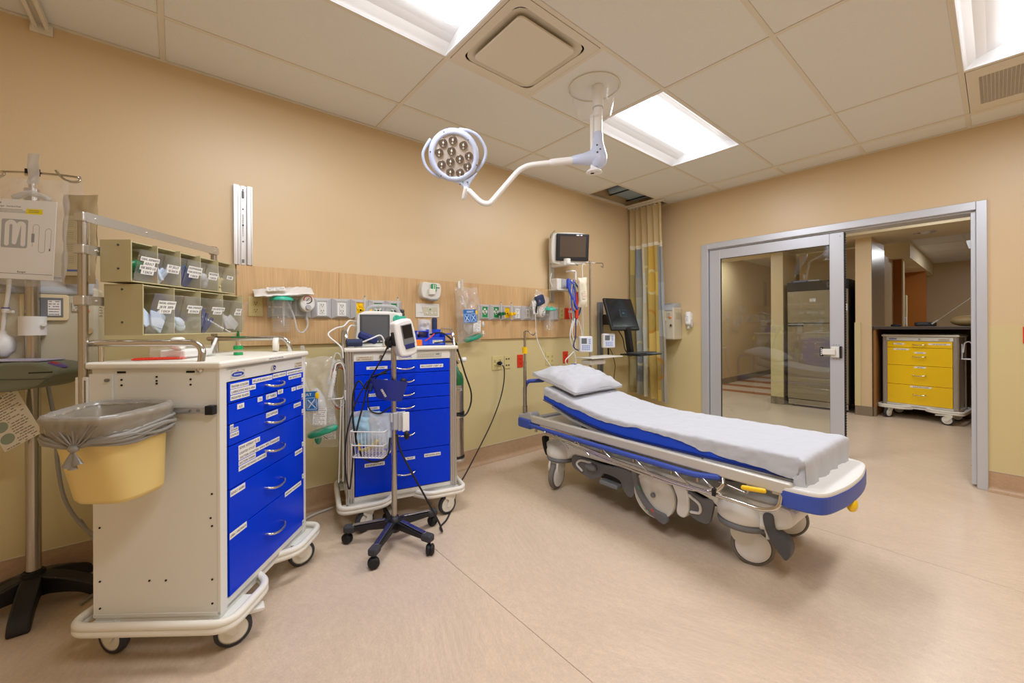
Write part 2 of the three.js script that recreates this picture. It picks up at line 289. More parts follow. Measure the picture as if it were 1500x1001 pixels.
// ---------------------------------------------------------------- sliding door
{
  const f = structureGroup('trim_1', 'brushed aluminium sliding door frame');
  const j = (n, g) => structure(n, g, M.alu, f);
  j('jamb', [span(0.82, 0.895, 0, 2.17, -0.19, 0.018, 0.004)]); j('jamb', [span(2.9, 2.956, 0, 2.175, -0.02, 0.018, 0.004)]);
  j('jamb_liner', [span(2.872, 2.9, 0.02, 2.12, -0.19, -0.02, 0.003)]);
  j('header', [span(0.895, 2.9, 2.112, 2.175, -0.02, 0.018, 0.004)]); j('track_header', [span(0.895, 2.9, 2.1, 2.165, -0.19, -0.02)]);
  const sc = []; for (let y = 0.15; y < 2.1; y += 0.115) sc.push(cyl(0.005, 0.005, 0.004, 2.871, y, -0.07 - (Math.round(y * 10) % 2) * 0.05, 'x', 8));
  part(f, 'screw', sc, M.aluDark);
  const d = structureGroup('door_1', 'aluminium framed sliding glass door panel, half open');
  const s = (n, g) => structure(n, g, M.alu, d);
  s('stile', span(0.9, 1.016, 0.012, 2.096, -0.062, -0.018, 0.004)); s('stile', span(2.0, 2.106, 0.012, 2.096, -0.062, -0.018, 0.004));
  s('top_rail', span(1.016, 2.0, 1.993, 2.096, -0.06, -0.02, 0.003)); s('bottom_rail', span(1.016, 2.0, 0.012, 0.13, -0.06, -0.02, 0.003));
  structure('glass_pane', span(1.01, 2.006, 0.125, 2.0, -0.043, -0.038), M.glass, d);
  structure('glazing_gasket', [span(1.014, 1.019, 0.13, 1.993, -0.05, -0.03), span(1.997, 2.002, 0.13, 1.993, -0.05, -0.03), span(1.016, 2, 1.99, 1.995, -0.05, -0.03), span(1.016, 2, 0.128, 0.133, -0.05, -0.03)], M.black, d);
  const seal = [span(2.106, 2.112, 0.02, 2.09, -0.06, -0.02)]; for (let y = 0.03; y < 2.08; y += 0.024) seal.push(box(0.006, 0.012, 0.02, 2.114, y, -0.04));
  structure('brush_seal', seal, M.black, d);
  const h = structure('door_handle', [box(0.065, 0.1, 0.02, 2.045, 0.995, 0.0, 0.006), box(0.1, 0.055, 0.022, 2.0, 0.995, 0.02, 0.008)], M.offwhite, d, 'beige paddle door latch');
  part(h, 'latch_plate', [box(0.014, 0.11, 0.03, 2.085, 0.995, 0.004, 0.003), box(0.022, 0.085, 0.026, 1.946, 0.995, 0.015, 0.004)], M.black);
  part(h, 'indicator', [0, 1, 2, 3].map(i => box(0.008, 0.009, 0.003, 1.946, 0.97 + i * 0.017, 0.029)), M.white);
  part(d, 'screw', [[2.03, 1.06], [2.05, 1.06], [2.07, 1.06], [2.03, 0.93], [2.05, 0.93], [2.07, 0.93], [2.08, 2.06]].map(([x, y]) => cyl(0.004, 0.004, 0.003, x, y, -0.017, 'z', 8)), M.aluDark);
}
// ---------------------------------------------------------------- the corridor and the desk area beyond
{
  structure('corridor_ceiling', span(-3.2, 5.6, CEIL, CEIL + 0.05, -2.3, -0.17), M.tile);
  structure('bulkhead', [span(-3.2, 5.6, 2.44, CEIL + 0.05, -3.32, -2.3)], M.bulkhead, scene, 'cream dropped bulkhead over the corridor');
  const dc = structureGroup('desk_ceiling', 'suspended tile ceiling beyond the corridor');
  for (let i = 0; i < 7; i++) for (let k = 0; k < 6; k++) {
    if (i === 4 && k === 2) continue;
    const x0 = 0.19 + i * 0.6096, z0 = -3.72 - (k + 1) * 1.2192; structure('ceiling_tile', uvm(box(0.5856, 0.016, 1.195, x0 + 0.3048, CEIL + 0.011, z0 + 0.6096, 0.002)), M.tile, dc);
  }
  structure('ceiling_edge', span(-3.2, 5.6, CEIL + 0.0025, CEIL + 0.05, -3.74, -3.3), M.tile, dc); structure('ceiling_edge', [span(-3.2, 0.2, CEIL + 0.003, CEIL + 0.05, -11, -3.74), span(4.46, 5.6, CEIL + 0.003, CEIL + 0.05, -11, -3.74)], M.tile, dc);
  for (let i = 0; i <= 7; i++) structure('grid_bar', span(0.178 + i * 0.6096, 0.202 + i * 0.6096, CEIL, CEIL + 0.004, -11, -3.74), M.bar, dc);
  for (let k = 0; k <= 6; k++) structure('grid_bar', span(0.19, 4.46, CEIL, CEIL + 0.0035, -3.732 - k * 1.2192, -3.708 - k * 1.2192), M.bar, dc);
  structure('wall_far', span(-3.2, 5.6, 0, 2.8, -9.75, -9.6), M.wall); structure('wall_corridor_end', [span(-3.3, -3.2, 0, 2.8, -10, -0.17), span(5.6, 5.7, 0, 2.8, -10, -0.17)], M.wall);
  structure('roof_cover', span(-3.3, 5.7, 2.86, 2.9, -10, -0.17), M.plenum);
  structure('wall_corridor_side', [span(-3.2, -0.15, 0, 2.8, -0.17, 0), span(RW, 5.6, 0, 2.8, -0.17, 0)], M.wall);
  const hw = structure('wall_hallway', uvm(span(-0.85, -0.75, 0, 2.75, -9.6, -3.32)), M.wall, scene, 'tan hallway wall seen through the glass door'); part(hw, 'skirting', span(-0.75, -0.742, 0, 0.12, -9.6, -3.32), M.rubberBase);
  structure('wall_hallway_return', span(-3.2, -0.85, 0, 2.75, -3.42, -3.32), M.wall);
  // pillars
  const p1 = structure('column_1', uvm(span(0.68, 0.845, 0, 2.44, -3.3, -2.66)), M.wall, scene, 'tan corridor column left of the steel refrigerator'); part(p1, 'skirting', span(0.674, 0.851, 0, 0.12, -3.3, -2.652), M.rubberBase); part(p1, 'corner_guard', [span(0.676, 0.85, 0.12, 1.25, -2.66, -2.652)], M.wainscot);
  const p2 = structure('column_2', uvm(span(1.735, 1.905, 0, 2.44, -3.55, -2.6)), M.wall, scene, 'tan corridor column with a steel-clad side'); part(p2, 'skirting', span(1.728, 1.911, 0, 0.13, -3.3, -2.592), M.rubberBase);
  part(p2, 'steel_cladding', span(1.905, 1.91, 1.22, 2.36, -3.55, -2.603), M.steel, 'brushed steel side cladding'); part(p2, 'corner_guard', [span(1.727, 1.79, 0.13, 1.28, -2.6, -2.588), span(1.727, 1.735, 0.13, 1.28, -2.8, -2.6)], M.wainscot);
  structure('wall_niche', [span(0.845, 1.735, 0, 2.44, -3.55, -3.5), span(1.735, 1.76, 0, 2.44, -6, -3.5)], M.wall);
  // desk area
  structure('soffit', span(0.4, 2.0, 2.45, CEIL, -9.6, -5.44), M.bulkhead, scene, 'cream boxed soffit over the desk area');
  structure('wall_accent', [span(0.4, 1.885, 0, 2.45, -5.72, -5.6)], M.brown, scene, 'brown-orange accent wall beyond the counter'); structure('wall_accent_edge', span(1.875, 1.895, 0, 2.45, -5.74, -5.58), M.bulkhead);
  structure('wall_accent_2', [span(1.2, 1.97, 0, 2.45, -8.4, -8.3)], M.brown, scene, 'far brown-orange accent wall'); structure('wall_pier', [span(1.4, 1.72, 0, 2.45, -7.4, -7.0)], M.wall, scene, 'tan pier beyond the accent wall');
  const cab = thing('wall_cabinet', 'small cream wall box on the far pier beyond the counter', 'cabinet', [1.70, 1.5, -6.98]); part(cab, 'body', box(0.2, 0.72, 0.08, 0, 0, 0, 0.01), M.bulkhead); part(cab, 'handset', box(0.04, 0.16, 0.04, 0.08, -0.18, 0.05, 0.01), M.white);
  ceilingLight(2.6284, -7.3776, 'small recessed ceiling light seen above the counter', CORRIDOR);
  ceilingLight(-0.3, -1.9, 'corridor ceiling light out of view behind the wall', CORRIDOR, CEIL - 0.125); ceilingLight(2.3, -1.9, 'corridor ceiling light out of view above the door', CORRIDOR, CEIL - 0.125);
  ceilingLight(-0.45, -4.62, 'hallway ceiling light out of view beyond the column', CORRIDOR * 0.8, CEIL - 0.09);
  const dl = thing('downlight', 'round recessed downlight in the cream bulkhead', 'light', [2.405, 2.44, -2.79]);
  part(dl, 'trim_ring', torus(0.1, 0.008, 0, 0, 0, 'y'), M.alu); part(dl, 'reflector', lathe([[0.1, 0], [0.09, 0.001], [0.06, 0.0008], [0.02, 0.0005]]).translate(0, -0.004, 0), M.chrome); part(dl, 'lamp', ball(0.05, 0, 0, 0, 1, 0.35, 1), M.offwhite);
}
// ---------------------------------------------------------------- printed matter: one sheet of printed patches
const ATLAS = 2048, atlas = document.createElement('canvas'); atlas.width = atlas.height = ATLAS;
const actx = atlas.getContext('2d'); actx.fillStyle = '#f4f2ec'; actx.fillRect(0, 0, ATLAS, ATLAS);
const atlasTex = new THREE.CanvasTexture(atlas); atlasTex.colorSpace = THREE.SRGBColorSpace;
const shelf = { x: 8, y: 8, h: 0 };
function patch(w, h, draw, flat = 0.0008, density = 1500) {                     // thin card w x h whose front carries the drawing; lies in the xy plane, faces +z
  const pw = Math.max(6, Math.round(w * density)), ph = Math.max(6, Math.round(h * density));
  if (shelf.x + pw + 4 > ATLAS) { shelf.x = 8; shelf.y += shelf.h + 4; shelf.h = 0; }
  const X0 = shelf.x, Y0 = shelf.y; shelf.x += pw + 4; shelf.h = Math.max(shelf.h, ph); if (Y0 + ph > ATLAS) throw new Error('atlas full');
  actx.save(); actx.beginPath(); actx.rect(X0, Y0, pw, ph); actx.clip(); actx.translate(X0, Y0); draw(actx, pw, ph); actx.restore();
  const g = new THREE.BoxGeometry(w, h, flat).toNonIndexed(), uv = g.attributes.uv, n = g.attributes.normal;
  for (let i = 0; i < uv.count; i++) { if (n.getZ(i) > 0.5) uv.setXY(i, (X0 + 0.5 + uv.getX(i) * (pw - 1)) / ATLAS, 1 - (Y0 + 0.5 + (1 - uv.getY(i)) * (ph - 1)) / ATLAS); else uv.setXY(i, 3 / ATLAS, 1 - 3 / ATLAS); }
  return g;
}
M.print = mat(0xffffff, 0.55, 0, { map: atlasTex });
const lines = (text, bg = '#f3f1ea', fg = '#2a2a30', weight = 'bold') => (c, w, h) => {
  c.fillStyle = bg; c.fillRect(0, 0, w, h); c.fillStyle = fg; c.textAlign = 'center'; c.textBaseline = 'middle'; const t = text.split('\n'), lh = h / t.length;
  t.forEach((s, i) => { let f = lh * 0.72; c.font = weight + ' ' + f + 'px sans-serif'; const m = c.measureText(s).width; if (m > w * 0.92) { f *= w * 0.92 / m; c.font = weight + ' ' + f + 'px sans-serif'; } c.fillText(s, w / 2, lh * (i + 0.54)); });
};
const greek = (rows, bg = '#f1efe8', fg = '#6a6a70') => (c, w, h) => {           // small unreadable print
  c.fillStyle = bg; c.fillRect(0, 0, w, h); c.fillStyle = fg; const r = rng(w * 31 + h + rows); for (let i = 0; i < rows; i++) { let x = w * 0.08; const y = h * (i + 0.5) / rows; while (x < w * 0.85) { const l = w * (0.03 + r() * 0.09); if (r() > 0.18) c.fillRect(x, y - h / rows * 0.18, Math.min(l, w * 0.92 - x), Math.max(1, h / rows * 0.36)); x += l + w * 0.02; } }
};
function oval(text) { return (c, w, h) => { c.fillStyle = '#cbc6b2'; c.fillRect(0, 0, w, h); c.fillStyle = '#e9e6dc'; c.beginPath(); c.ellipse(w / 2, h / 2, w * 0.49, h * 0.48, 0, 0, 7); c.fill(); c.fillStyle = '#2446b8'; c.beginPath(); c.ellipse(w / 2, h * 0.55, w * 0.45, h * 0.3, 0, 0, 7); c.fill(); c.fillStyle = '#d03a30'; c.fillRect(w * 0.44, h * 0.06, w * 0.12, h * 0.1); c.fillStyle = '#fff'; c.font = 'bold ' + h * 0.28 + 'px sans-serif'; c.textAlign = 'center'; c.textBaseline = 'middle'; c.fillText(text, w / 2, h * 0.56); }; }

// ---------------------------------------------------------------- castors
function wheelGeo(r, w) { return { tyre: lathe([[r * 0.78, -w / 2], [r * 0.93, -w / 2], [r, -w * 0.28], [r, w * 0.28], [r * 0.93, w / 2], [r * 0.78, w / 2]], 32).rotateZ(PI / 2), hub: merge([lathe([[0, -w * 0.52], [r * 0.3, -w * 0.52], [r * 0.34, -w * 0.4], [r * 0.7, -w * 0.4], [r * 0.78, -w * 0.5], [r * 0.79, w * 0.5], [r * 0.7, w * 0.4], [r * 0.34, w * 0.4], [r * 0.3, w * 0.52], [0, w * 0.52]], 28).rotateZ(PI / 2)]) }; }
const cartWheel = wheelGeo(0.0635, 0.032);
const forkShape = smoothShape([[-0.03, 0.052], [-0.022, 0.064], [0.03, 0.064], [0.05, 0.05], [0.04, 0.03], [0.012, -0.004], [-0.004, -0.014], [-0.018, -0.004], [-0.014, 0.012], [-0.006, 0.03]]);
function castor(parent, x, z, turn, brake = false) {
  const c = part(parent, 'castor', [ext(forkShape, 0.005).translate(0, 0.0635, 0.019), ext(forkShape, 0.005).translate(0, 0.0635, -0.024), box(0.072, 0.012, 0.046, 0.008, 0.126, 0, 0.004), cyl(0.016, 0.016, 0.016, 0.01, 0.136, 0)], M.cream);
  c.position.set(x, 0, z); c.rotation.y = turn;
  part(c, 'tyre', cartWheel.tyre.clone().rotateY(PI / 2).translate(-0.005, 0.0635, 0), M.rubber); part(c, 'wheel', cartWheel.hub.clone().rotateY(PI / 2).translate(-0.005, 0.0635, 0), M.cream);
  if (brake) part(c, 'brake_pedal', [MV(box(0.1, 0.018, 0.05, 0, 0, 0, 0.006), -0.06, 0.115, 0, 0, 0, 0.12)], M.offwhite);
  return c;
}
// ---------------------------------------------------------------- supply carts
const BOW = w => tube([[-w / 2, 0, 0], [-w / 2 + 0.004, -0.002, 0.018], [-w * 0.3, -0.008, 0.03], [0, -0.011, 0.035], [w * 0.3, -0.008, 0.03], [w / 2 - 0.004, -0.002, 0.018], [w / 2, 0, 0]], 0.0055, 28, 8);
function supplyCart(o) {
  const { W, D, drawers, faceMat, aluPosts, px } = o, y0 = 0.165, yt = 1.09;
  const t = thing('supply_cart', o.label, 'cart', o.at, o.turn, 'drawer carts');
  const ins = aluPosts ? 0.02 : 0;
  part(t, 'cabinet', [span(0, W, y0, y0 + 0.012, -D, 0), span(0.002 + ins, 0.012 + ins, y0, yt, -D, -0.012), span(W - 0.012 - ins, W - 0.002 - ins, y0, yt, -D, -0.012), span(0.01, W - 0.01, y0, yt, -D, -D + 0.01), span(0.01, W - 0.01, yt - 0.012, yt, -D, 0), span(0.012, W - 0.012, 1.033, yt, -0.012, 0), span(0.012, W - 0.012, y0, 0.2, -0.012, 0.0)], M.beige);
  if (aluPosts) for (const [x, z] of [[0.0, 0], [W, 0], [0, -D], [W, -D]]) {
    const s = x ? -1 : 1, q = z ? 1 : -1, c = [];
    c.push(span(x, x + s * 0.044, y0, yt, z, z + q * 0.01, 0.004), span(x, x + s * 0.01, y0, yt, z, z + q * 0.044, 0.004)); for (let k = 0; k < 3; k++) { c.push(cyl(0.0055, 0.0055, yt - y0, x + s * (0.008 + k * 0.014), (y0 + yt) / 2, z - q * 0.001, 'y', 10)); c.push(cyl(0.0055, 0.0055, yt - y0, x - s * 0.001, (y0 + yt) / 2, z + q * (0.008 + k * 0.014), 'y', 10)); }
    part(t, 'corner_post', c, M.alu2);
  } else for (const x of [0.02, W - 0.018]) part(t, 'front_post', span(x - 0.02, x + 0.018, y0, yt, -0.012, 0.002, 0.003), M.beige);
  const top = part(t, 'top', [box(W + 0.03, 0.026, D + 0.03, W / 2, yt + 0.013, -D / 2, 0.01, 3)], M.cream); if (o.rim) part(top, 'lip', [span(0.0, W, yt + 0.026, yt + 0.031, -D + 0.004, -D + 0.016, 0.002), span(0, 0.012, yt + 0.026, yt + 0.031, -D + 0.01, -0.01, 0.002), span(W - 0.012, W, yt + 0.026, yt + 0.031, -D + 0.01, -0.01, 0.002)], M.cream);
  // drawers
  let y = 1.03; drawers.forEach((dr, i) => {
    const h = dr.h, x0 = 0.046, x1 = W - 0.03 - (aluPosts ? 0.016 : 0), cy = y - h / 2;
    const d = part(t, 'drawer', box(x1 - x0, h - 0.004, 0.016, (x0 + x1) / 2, cy, -0.003, 0.0015), faceMat); part(d, 'drawer_box', [span(x0 + 0.02, x1 - 0.02, cy - h / 2 + 0.01, cy - h / 2 + 0.014, -D + 0.04, -0.011), span(x0 + 0.02, x0 + 0.024, cy - h / 2 + 0.01, cy + h / 2 - 0.02, -D + 0.04, -0.011), span(x1 - 0.024, x1 - 0.02, cy - h / 2 + 0.01, cy + h / 2 - 0.02, -D + 0.04, -0.011)], M.beige);
    part(d, 'handle', BOW(0.125).translate(px, dr.hy || (cy + Math.min(0.0, 0) + (h > 0.1 ? h * 0.12 : -0.002)), 0.006), M.chrome, 'chrome bow handle');
    for (const [s0, s1, yc, hh, text] of dr.labels || []) part(d, 'label', MV(patch(s1 - s0, hh, lines(text)), (s0 + s1) / 2, yc, 0.0057), M.print, 'white printed strip');
    y -= h;
  });
  // header
  const lg = part(t, 'badge', MV(patch(0.085, 0.032, oval(o.badge || 'CART')), o.logoX, 1.058, 0.0008), M.print, 'blue oval maker badge');
  part(t, 'lock', [cyl(0.011, 0.011, 0.012, o.lockX, 1.058, 0.005, 'z', 20), box(0.003, 0.008, 0.003, o.lockX, 1.058, 0.012)], M.chrome);
  part(t, 'info_plate', MV(patch(0.1, 0.024, (c, w, h) => { greek(2, '#cfc8b0', '#a87a5a')(c, w, h); c.strokeStyle = '#b09878'; c.strokeRect(1, 1, w - 2, h - 2); }), o.plateX, 1.05, 0.0008), M.print);
  if (o.topLabel) part(t, 'label', MV(patch(0.17, 0.012, lines(o.topLabel)), 0.356, yt + 0.012, 0.0156), M.print);
  // bumper frame: two grooved loops that sweep round the castors, joined at the back
  const yb = y0 - 0.012, bump = (dy) => [
    pipe([[W * 0.4, yb + dy, -0.02], [W * 0.3, yb + dy, 0.062], [-0.045, yb + dy, 0.062], [-0.045, yb + dy, -D - 0.05], [W + 0.045, yb + dy, -D - 0.05], [W + 0.045, yb + dy, 0.062], [W * 0.7, yb + dy, 0.062], [W * 0.6, yb + dy, -0.02]], 0.0145, 0.07, 10)];
  part(t, 'bumper', [bump(0.011), bump(-0.011)], M.cream);
  for (const x of [0.06, W - 0.06]) for (const z of [-0.0, -D + 0.04]) part(t, 'castor_plate', [box(0.17, 0.006, 0.1, x, y0 - 0.018, z + 0.005, 0.002), cyl(0.008, 0.008, 0.004, x - 0.05, y0 - 0.014, z + 0.035, 'y', 10), cyl(0.008, 0.008, 0.004, x + 0.05, y0 - 0.014, z + 0.035, 'y', 10)], M.beige);
  part(t, 'underframe', [span(0.005, W - 0.005, y0 - 0.022, y0 + 0.002, -D + 0.005, -0.005)], M.beige);
  o.castors.forEach(([x, z, turn, b]) => castor(t, x, z, turn, b));
  return t;
}
const A_AT = [1.14, 0, 4.546], A_TURN = 2.473, AW = 0.66, AD = 0.465;
const toA = (x, y, z) => V(x, y, z).applyAxisAngle(V(0, 1, 0), A_TURN).add(V(...A_AT)).toArray();
const cartA = supplyCart({
  label: 'large cream and blue airway cart with clear tilt bins and a wastebasket on its side', W: AW, D: AD, at: A_AT, turn: A_TURN, faceMat: M.blue, px: 0.345, logoX: 0.105, lockX: 0.35, plateX: 0.6, badge: 'Armstrong', topLabel: 'LEAVE IN STOCK ROOM AREA',
  castors: [[0.07, -0.005, 2.2, true], [0.6, -0.0, 2.3], [0.05, -0.43, -1.83], [0.6, -0.43, 1.2]],
  drawers: [
    { h: 0.083, labels: [[0.053, 0.168, 1.013, 0.02, 'TRAUMA SCISSORS'], [0.053, 0.214, 0.991, 0.02, 'LUBRICATIVE MGA & MGA'], [0.053, 0.172, 0.968, 0.02, 'PEDIATRIC BLADES'], [0.191, 0.339, 1.015, 0.02, 'MILLER BLADES 0-1-2-3'], [0.345, 0.457, 1.018, 0.02, 'MCGILL FORCEPS'], [0.464, 0.625, 1.018, 0.02, 'LARYNGOSCOPE HANDLES'], [0.482, 0.606, 0.993, 0.018, 'MAC BLADES 3-4-5'], [0.612, 0.628, 0.967, 0.02, '1']] },
    { h: 0.082, labels: [[0.093, 0.136, 0.927, 0.02, '4.5'], [0.228, 0.262, 0.931, 0.02, '7.0'], [0.29, 0.375, 0.931, 0.022, 'ET TUBES'], [0.385, 0.43, 0.938, 0.02, '8.0'], [0.51, 0.55, 0.932, 0.018, '8.5'], [0.56, 0.628, 0.932, 0.018, 'STYLETS'], [0.612, 0.628, 0.884, 0.02, '2']] },
    { h: 0.082, labels: [[0.05, 0.07, 0.858, 0.014, 'LMA'], [0.05, 0.098, 0.842, 0.014, 'OXYGEN'], [0.05, 0.102, 0.823, 0.018, 'COUPLES'], [0.29, 0.384, 0.849, 0.022, 'CO2 SUPPLIES'], [0.53, 0.602, 0.845, 0.02, 'AIRWAYS'], [0.612, 0.628, 0.802, 0.02, '3']] },
    { h: 0.168, hy: 0.695, labels: [[0.1, 0.243, 0.760, 0.02, 'KING AIRWAY VS 3S'], [0.1, 0.212, 0.739, 0.02, 'LIGHTED STYLET'], [0.1, 0.318, 0.720, 0.018, 'SUCTION CATHETERS 14FR & 18FR'], [0.322, 0.396, 0.719, 0.02, 'YANKAUER'], [0.1, 0.212, 0.699, 0.018, 'SUCTION TUBING'], [0.1, 0.291, 0.677, 0.02, 'AIRWAY EXCHANGE CATHETERS'], [0.612, 0.628, 0.63, 0.02, '4']] },
    { h: 0.17, hy: 0.53, labels: [[0.05, 0.14, 0.598, 0.024, 'ADULT AMBU'], [0.54, 0.615, 0.6, 0.022, 'NEB MASK'], [0.612, 0.628, 0.46, 0.022, '5']] },
    { h: 0.243, hy: 0.325, labels: [[0.045, 0.149, 0.435, 0.024, 'LMA / FASTRACH'], [0.443, 0.6, 0.432, 0.022, 'EMERGENCY TRACHEOTOMY'], [0.612, 0.628, 0.215, 0.024, '6']] },
  ],
});
{ // side of the airway cart: hinge flap, slots, holes, wall rail, push bars
  const holes = []; for (const [d, y] of [[0.358, 1.05], [0.358, 1.03], [0.106, 1.05], [0.106, 1.03], [0.23, 1.06], [0.23, 1.045], [0.23, 1.035], [0.44, 0.5], [0.44, 0.3], [0.44, 0.2], [0.03, 0.5], [0.035, 0.53], [0.03, 0.62], [0.03, 0.3], [0.03, 0.21], [0.26, 0.3], [0.2, 0.3]]) holes.push(cyl(0.0035, 0.0035, 0.004, 0.0012, y, -d, 'x', 8));
  holes.push(box(0.004, 0.007, 0.03, 0.0012, 1.078, -0.358), box(0.004, 0.007, 0.03, 0.0012, 1.078, -0.106)); part(cartA, 'slot', holes, M.dark);
  part(cartA, 'hinge_flap', [span(-0.006, 0.002, 0.82, 1.072, -0.47, -0.385, 0.002), span(-0.012, 0.002, 0.8, 1.062, -0.515, -0.47, 0.004)], M.beige);
  part(cartA, 'hinge_pin', [cyl(0.004, 0.004, 0.2, -0.01, 0.95, -0.478, 'y', 8), cyl(0.006, 0.006, 0.012, -0.01, 1.05, -0.4, 'x', 12)], M.aluDark);
  const rail = part(cartA, 'side_rail', span(-0.022, -0.002, 0.924, 0.95, -0.44, -0.02, 0.002), M.alu2); part(rail, 'rail_cap', span(-0.025, 0, 0.92, 0.954, -0.038, -0.008, 0.003), M.black); part(rail, 'screw', [cyl(0.006, 0.006, 0.006, -0.024, 0.937, -0.06, 'x', 12), cyl(0.005, 0.005, 0.006, -0.024, 0.937, -0.09, 'x', 12)], M.steel);
  for (const s of [0.02, AW - 0.02]) part(cartA, 'push_bar', [pipe([[s, 1.186, -0.49], [s, 1.186, -0.1], [s, 1.16, -0.075], [s - (s < 0.3 ? 0.02 : -0.02), 1.085, -0.07]], 0.0125, 0.05, 12), pipe([[s, 1.19, -0.45], [s, 1.115, -0.45]], 0.008, 0.01), ball(0.013, s, 1.186, -0.49)], M.chrome);
}
// rack with tilt bins
{
  const t = thing('bin_rack', 'steel rack with two rows of clear tilt bins above the airway cart', 'rack', A_AT, A_TURN);
  for (const s of [0.0, 0.685]) part(t, 'pole', [cyl(0.0145, 0.0145, s ? 0.6 : 0.84, s, s ? 1.38 : 1.25, -0.495, 'y', 18), s ? span(s - 0.02, s, 1.09, 1.11, -0.51, -0.46) : box(0.02, 0.02, 0.02, s, 0.9, -0.49)], M.steel);
  part(t, 'cross_bar', [box(0.70, 0.036, 0.005, 0.345, 1.655, -0.478), box(0.036, 0.036, 0.036, 0, 1.655, -0.495, 0.006), box(0.034, 0.036, 0.036, 0.685, 1.655, -0.495, 0.006), ...[0.03, 0.25, 0.5, 0.67].map(x => cyl(0.004, 0.004, 0.004, x, 1.655, -0.475, 'z', 10))], M.alu2);
  for (const y of [1.535, 1.345]) part(t, 'clamp', [box(0.04, 0.036, 0.038, 0, y, -0.495, 0.006), box(0.08, 0.034, 0.005, 0.04, y, -0.476), cyl(0.005, 0.005, 0.006, 0.03, y, -0.472, 'z', 10)], M.alu2);
  for (const y of [1.48, 1.31]) part(t, 'clamp', [box(0.034, 0.034, 0.036, 0.685, y, -0.495, 0.006), box(0.08, 0.034, 0.005, 0.65, y, -0.476)], M.alu2);
  const rows = [[1.42, 1.58, 0.355, 5, 0.04, 0.632], [1.215, 1.412, 0.325, 4, 0.055, 0.65]];
  const texts = [['ORAL AIRWAYS\nADULT\nSM MED LG\n1 EACH', 'KY JELLY\n10 EACH', 'ESOPHAGEAL\nTUBE DETECTOR\n1 EACH', 'WHISPER\n1 EACH', 'TUBE'], ['NASAL AIRWAY\n28 FR  30FR\n1 EACH', '10ML SYRINGES\n10 EACH', 'CO2 DETECTOR\n2 EACH', 'PEEP\nVALVE']];
  const r = rng(5);
  rows.forEach(([y0, y1, f, n, s0, s1], k) => {
    const zb = -0.468, zf = -f, w = (s1 - s0) / n;
    const c = part(t, 'bin_case', [span(s0 - 0.004, s0, y0, y1, zb, zf + 0.002), span(s1, s1 + 0.004, y0, y1, zb, zf + 0.002), span(s0, s1, y0, y1, zb - 0.003, zb), span(s0, s1, y0, y0 + 0.004, zb, zf + 0.004), span(s0, s1, y1 - 0.004, y1, zb, zf - 0.02), ...Array.from({ length: n - 1 }, (_, i) => span(s0 + (i + 1) * w - 0.0015, s0 + (i + 1) * w + 0.0015, y0, y1, zb, zf))], M.bin, 'olive plastic bin housing');
    part(c, 'screw', [cyl(0.004, 0.004, 0.004, s0 - 0.004, y1 - 0.02, -0.4, 'x', 8), cyl(0.004, 0.004, 0.004, s0 - 0.004, y0 + 0.05, -0.4, 'x', 8)], M.darkGrey);
    for (let i = 0; i < n; i++) {
      const a = s0 + i * w + 0.003, b = a + w - 0.006, m = (a + b) / 2, lip = 0.03 + 0.012 * k;
      const face = shapeOf([[0, y0 + 0.006], [lip, y1 - 0.04], [lip + 0.002, y1 - 0.04], [0.002, y0 + 0.004]]);
      const bin = part(t, 'tilt_bin', [MV(ext([[zf, y0 + 0.005], [zf + lip, y1 - 0.035], [zf + lip + 0.002, y1 - 0.035], [zf + 0.002, y0 + 0.005]].map(p => [-p[0], p[1]]), b - a), a, 0, 0, 0, PI / 2), span(a, a + 0.0015, y0 + 0.006, y1 - 0.035, zf - 0.06, zf), span(b - 0.0015, b, y0 + 0.006, y1 - 0.035, zf - 0.06, zf), span(a, b, y1 - 0.037, y1 - 0.035, zf - 0.02, zf + lip)], M.clear, 'clear tilt-out bin');
      bin.userData.lip = lip; delete bin.userData.lip;
      const tx = texts[k][i], nl = tx.split('\n').length, lw = Math.min(b - a - 0.02, 0.085), tilt = Math.atan2(lip, y1 - y0 - 0.04), ym = y1 - 0.075 - 0.007 * nl + 0.01 * (nl > 2);
      tx.split('\n').forEach((s, q) => { const yy = ym + (nl / 2 - q - 0.5) * 0.0165, zz = zf + lip * (yy - y0) / (y1 - y0 - 0.035) + 0.004; part(bin, 'label', MV(patch(Math.min(lw, 0.02 + s.length * 0.0062), 0.0175, lines(s)), m - 0.006, yy, zz, tilt), M.print, 'white printed strip'); });
      // what is in the bin
      const ct = []; const kind = (i + k * 2) % 3;
      for (let q = 0; q < 5; q++) ct.push(MV(kind === 0 ? ball(0.03, 0, 0, 0, 1, 0.7, 0.5, 6) : kind === 1 ? box(0.016, 0.09, 0.012, 0, 0, 0, 0.004) : box(0.05, 0.07, 0.008, 0, 0, 0, 0.003), m + (r() - 0.5) * (w - 0.07), y0 + 0.035 + r() * 0.04, zf - 0.02 - r() * 0.05, (r() - 0.5) * 0.8, 0, (r() - 0.5) * 1.6));
      part(bin, 'contents', ct, [[M.darkGreen, M.glove, M.navy, M.frost, M.ivory], [M.glove, M.glove, M.navy, M.frost]][k][i]);
    }
  });
}
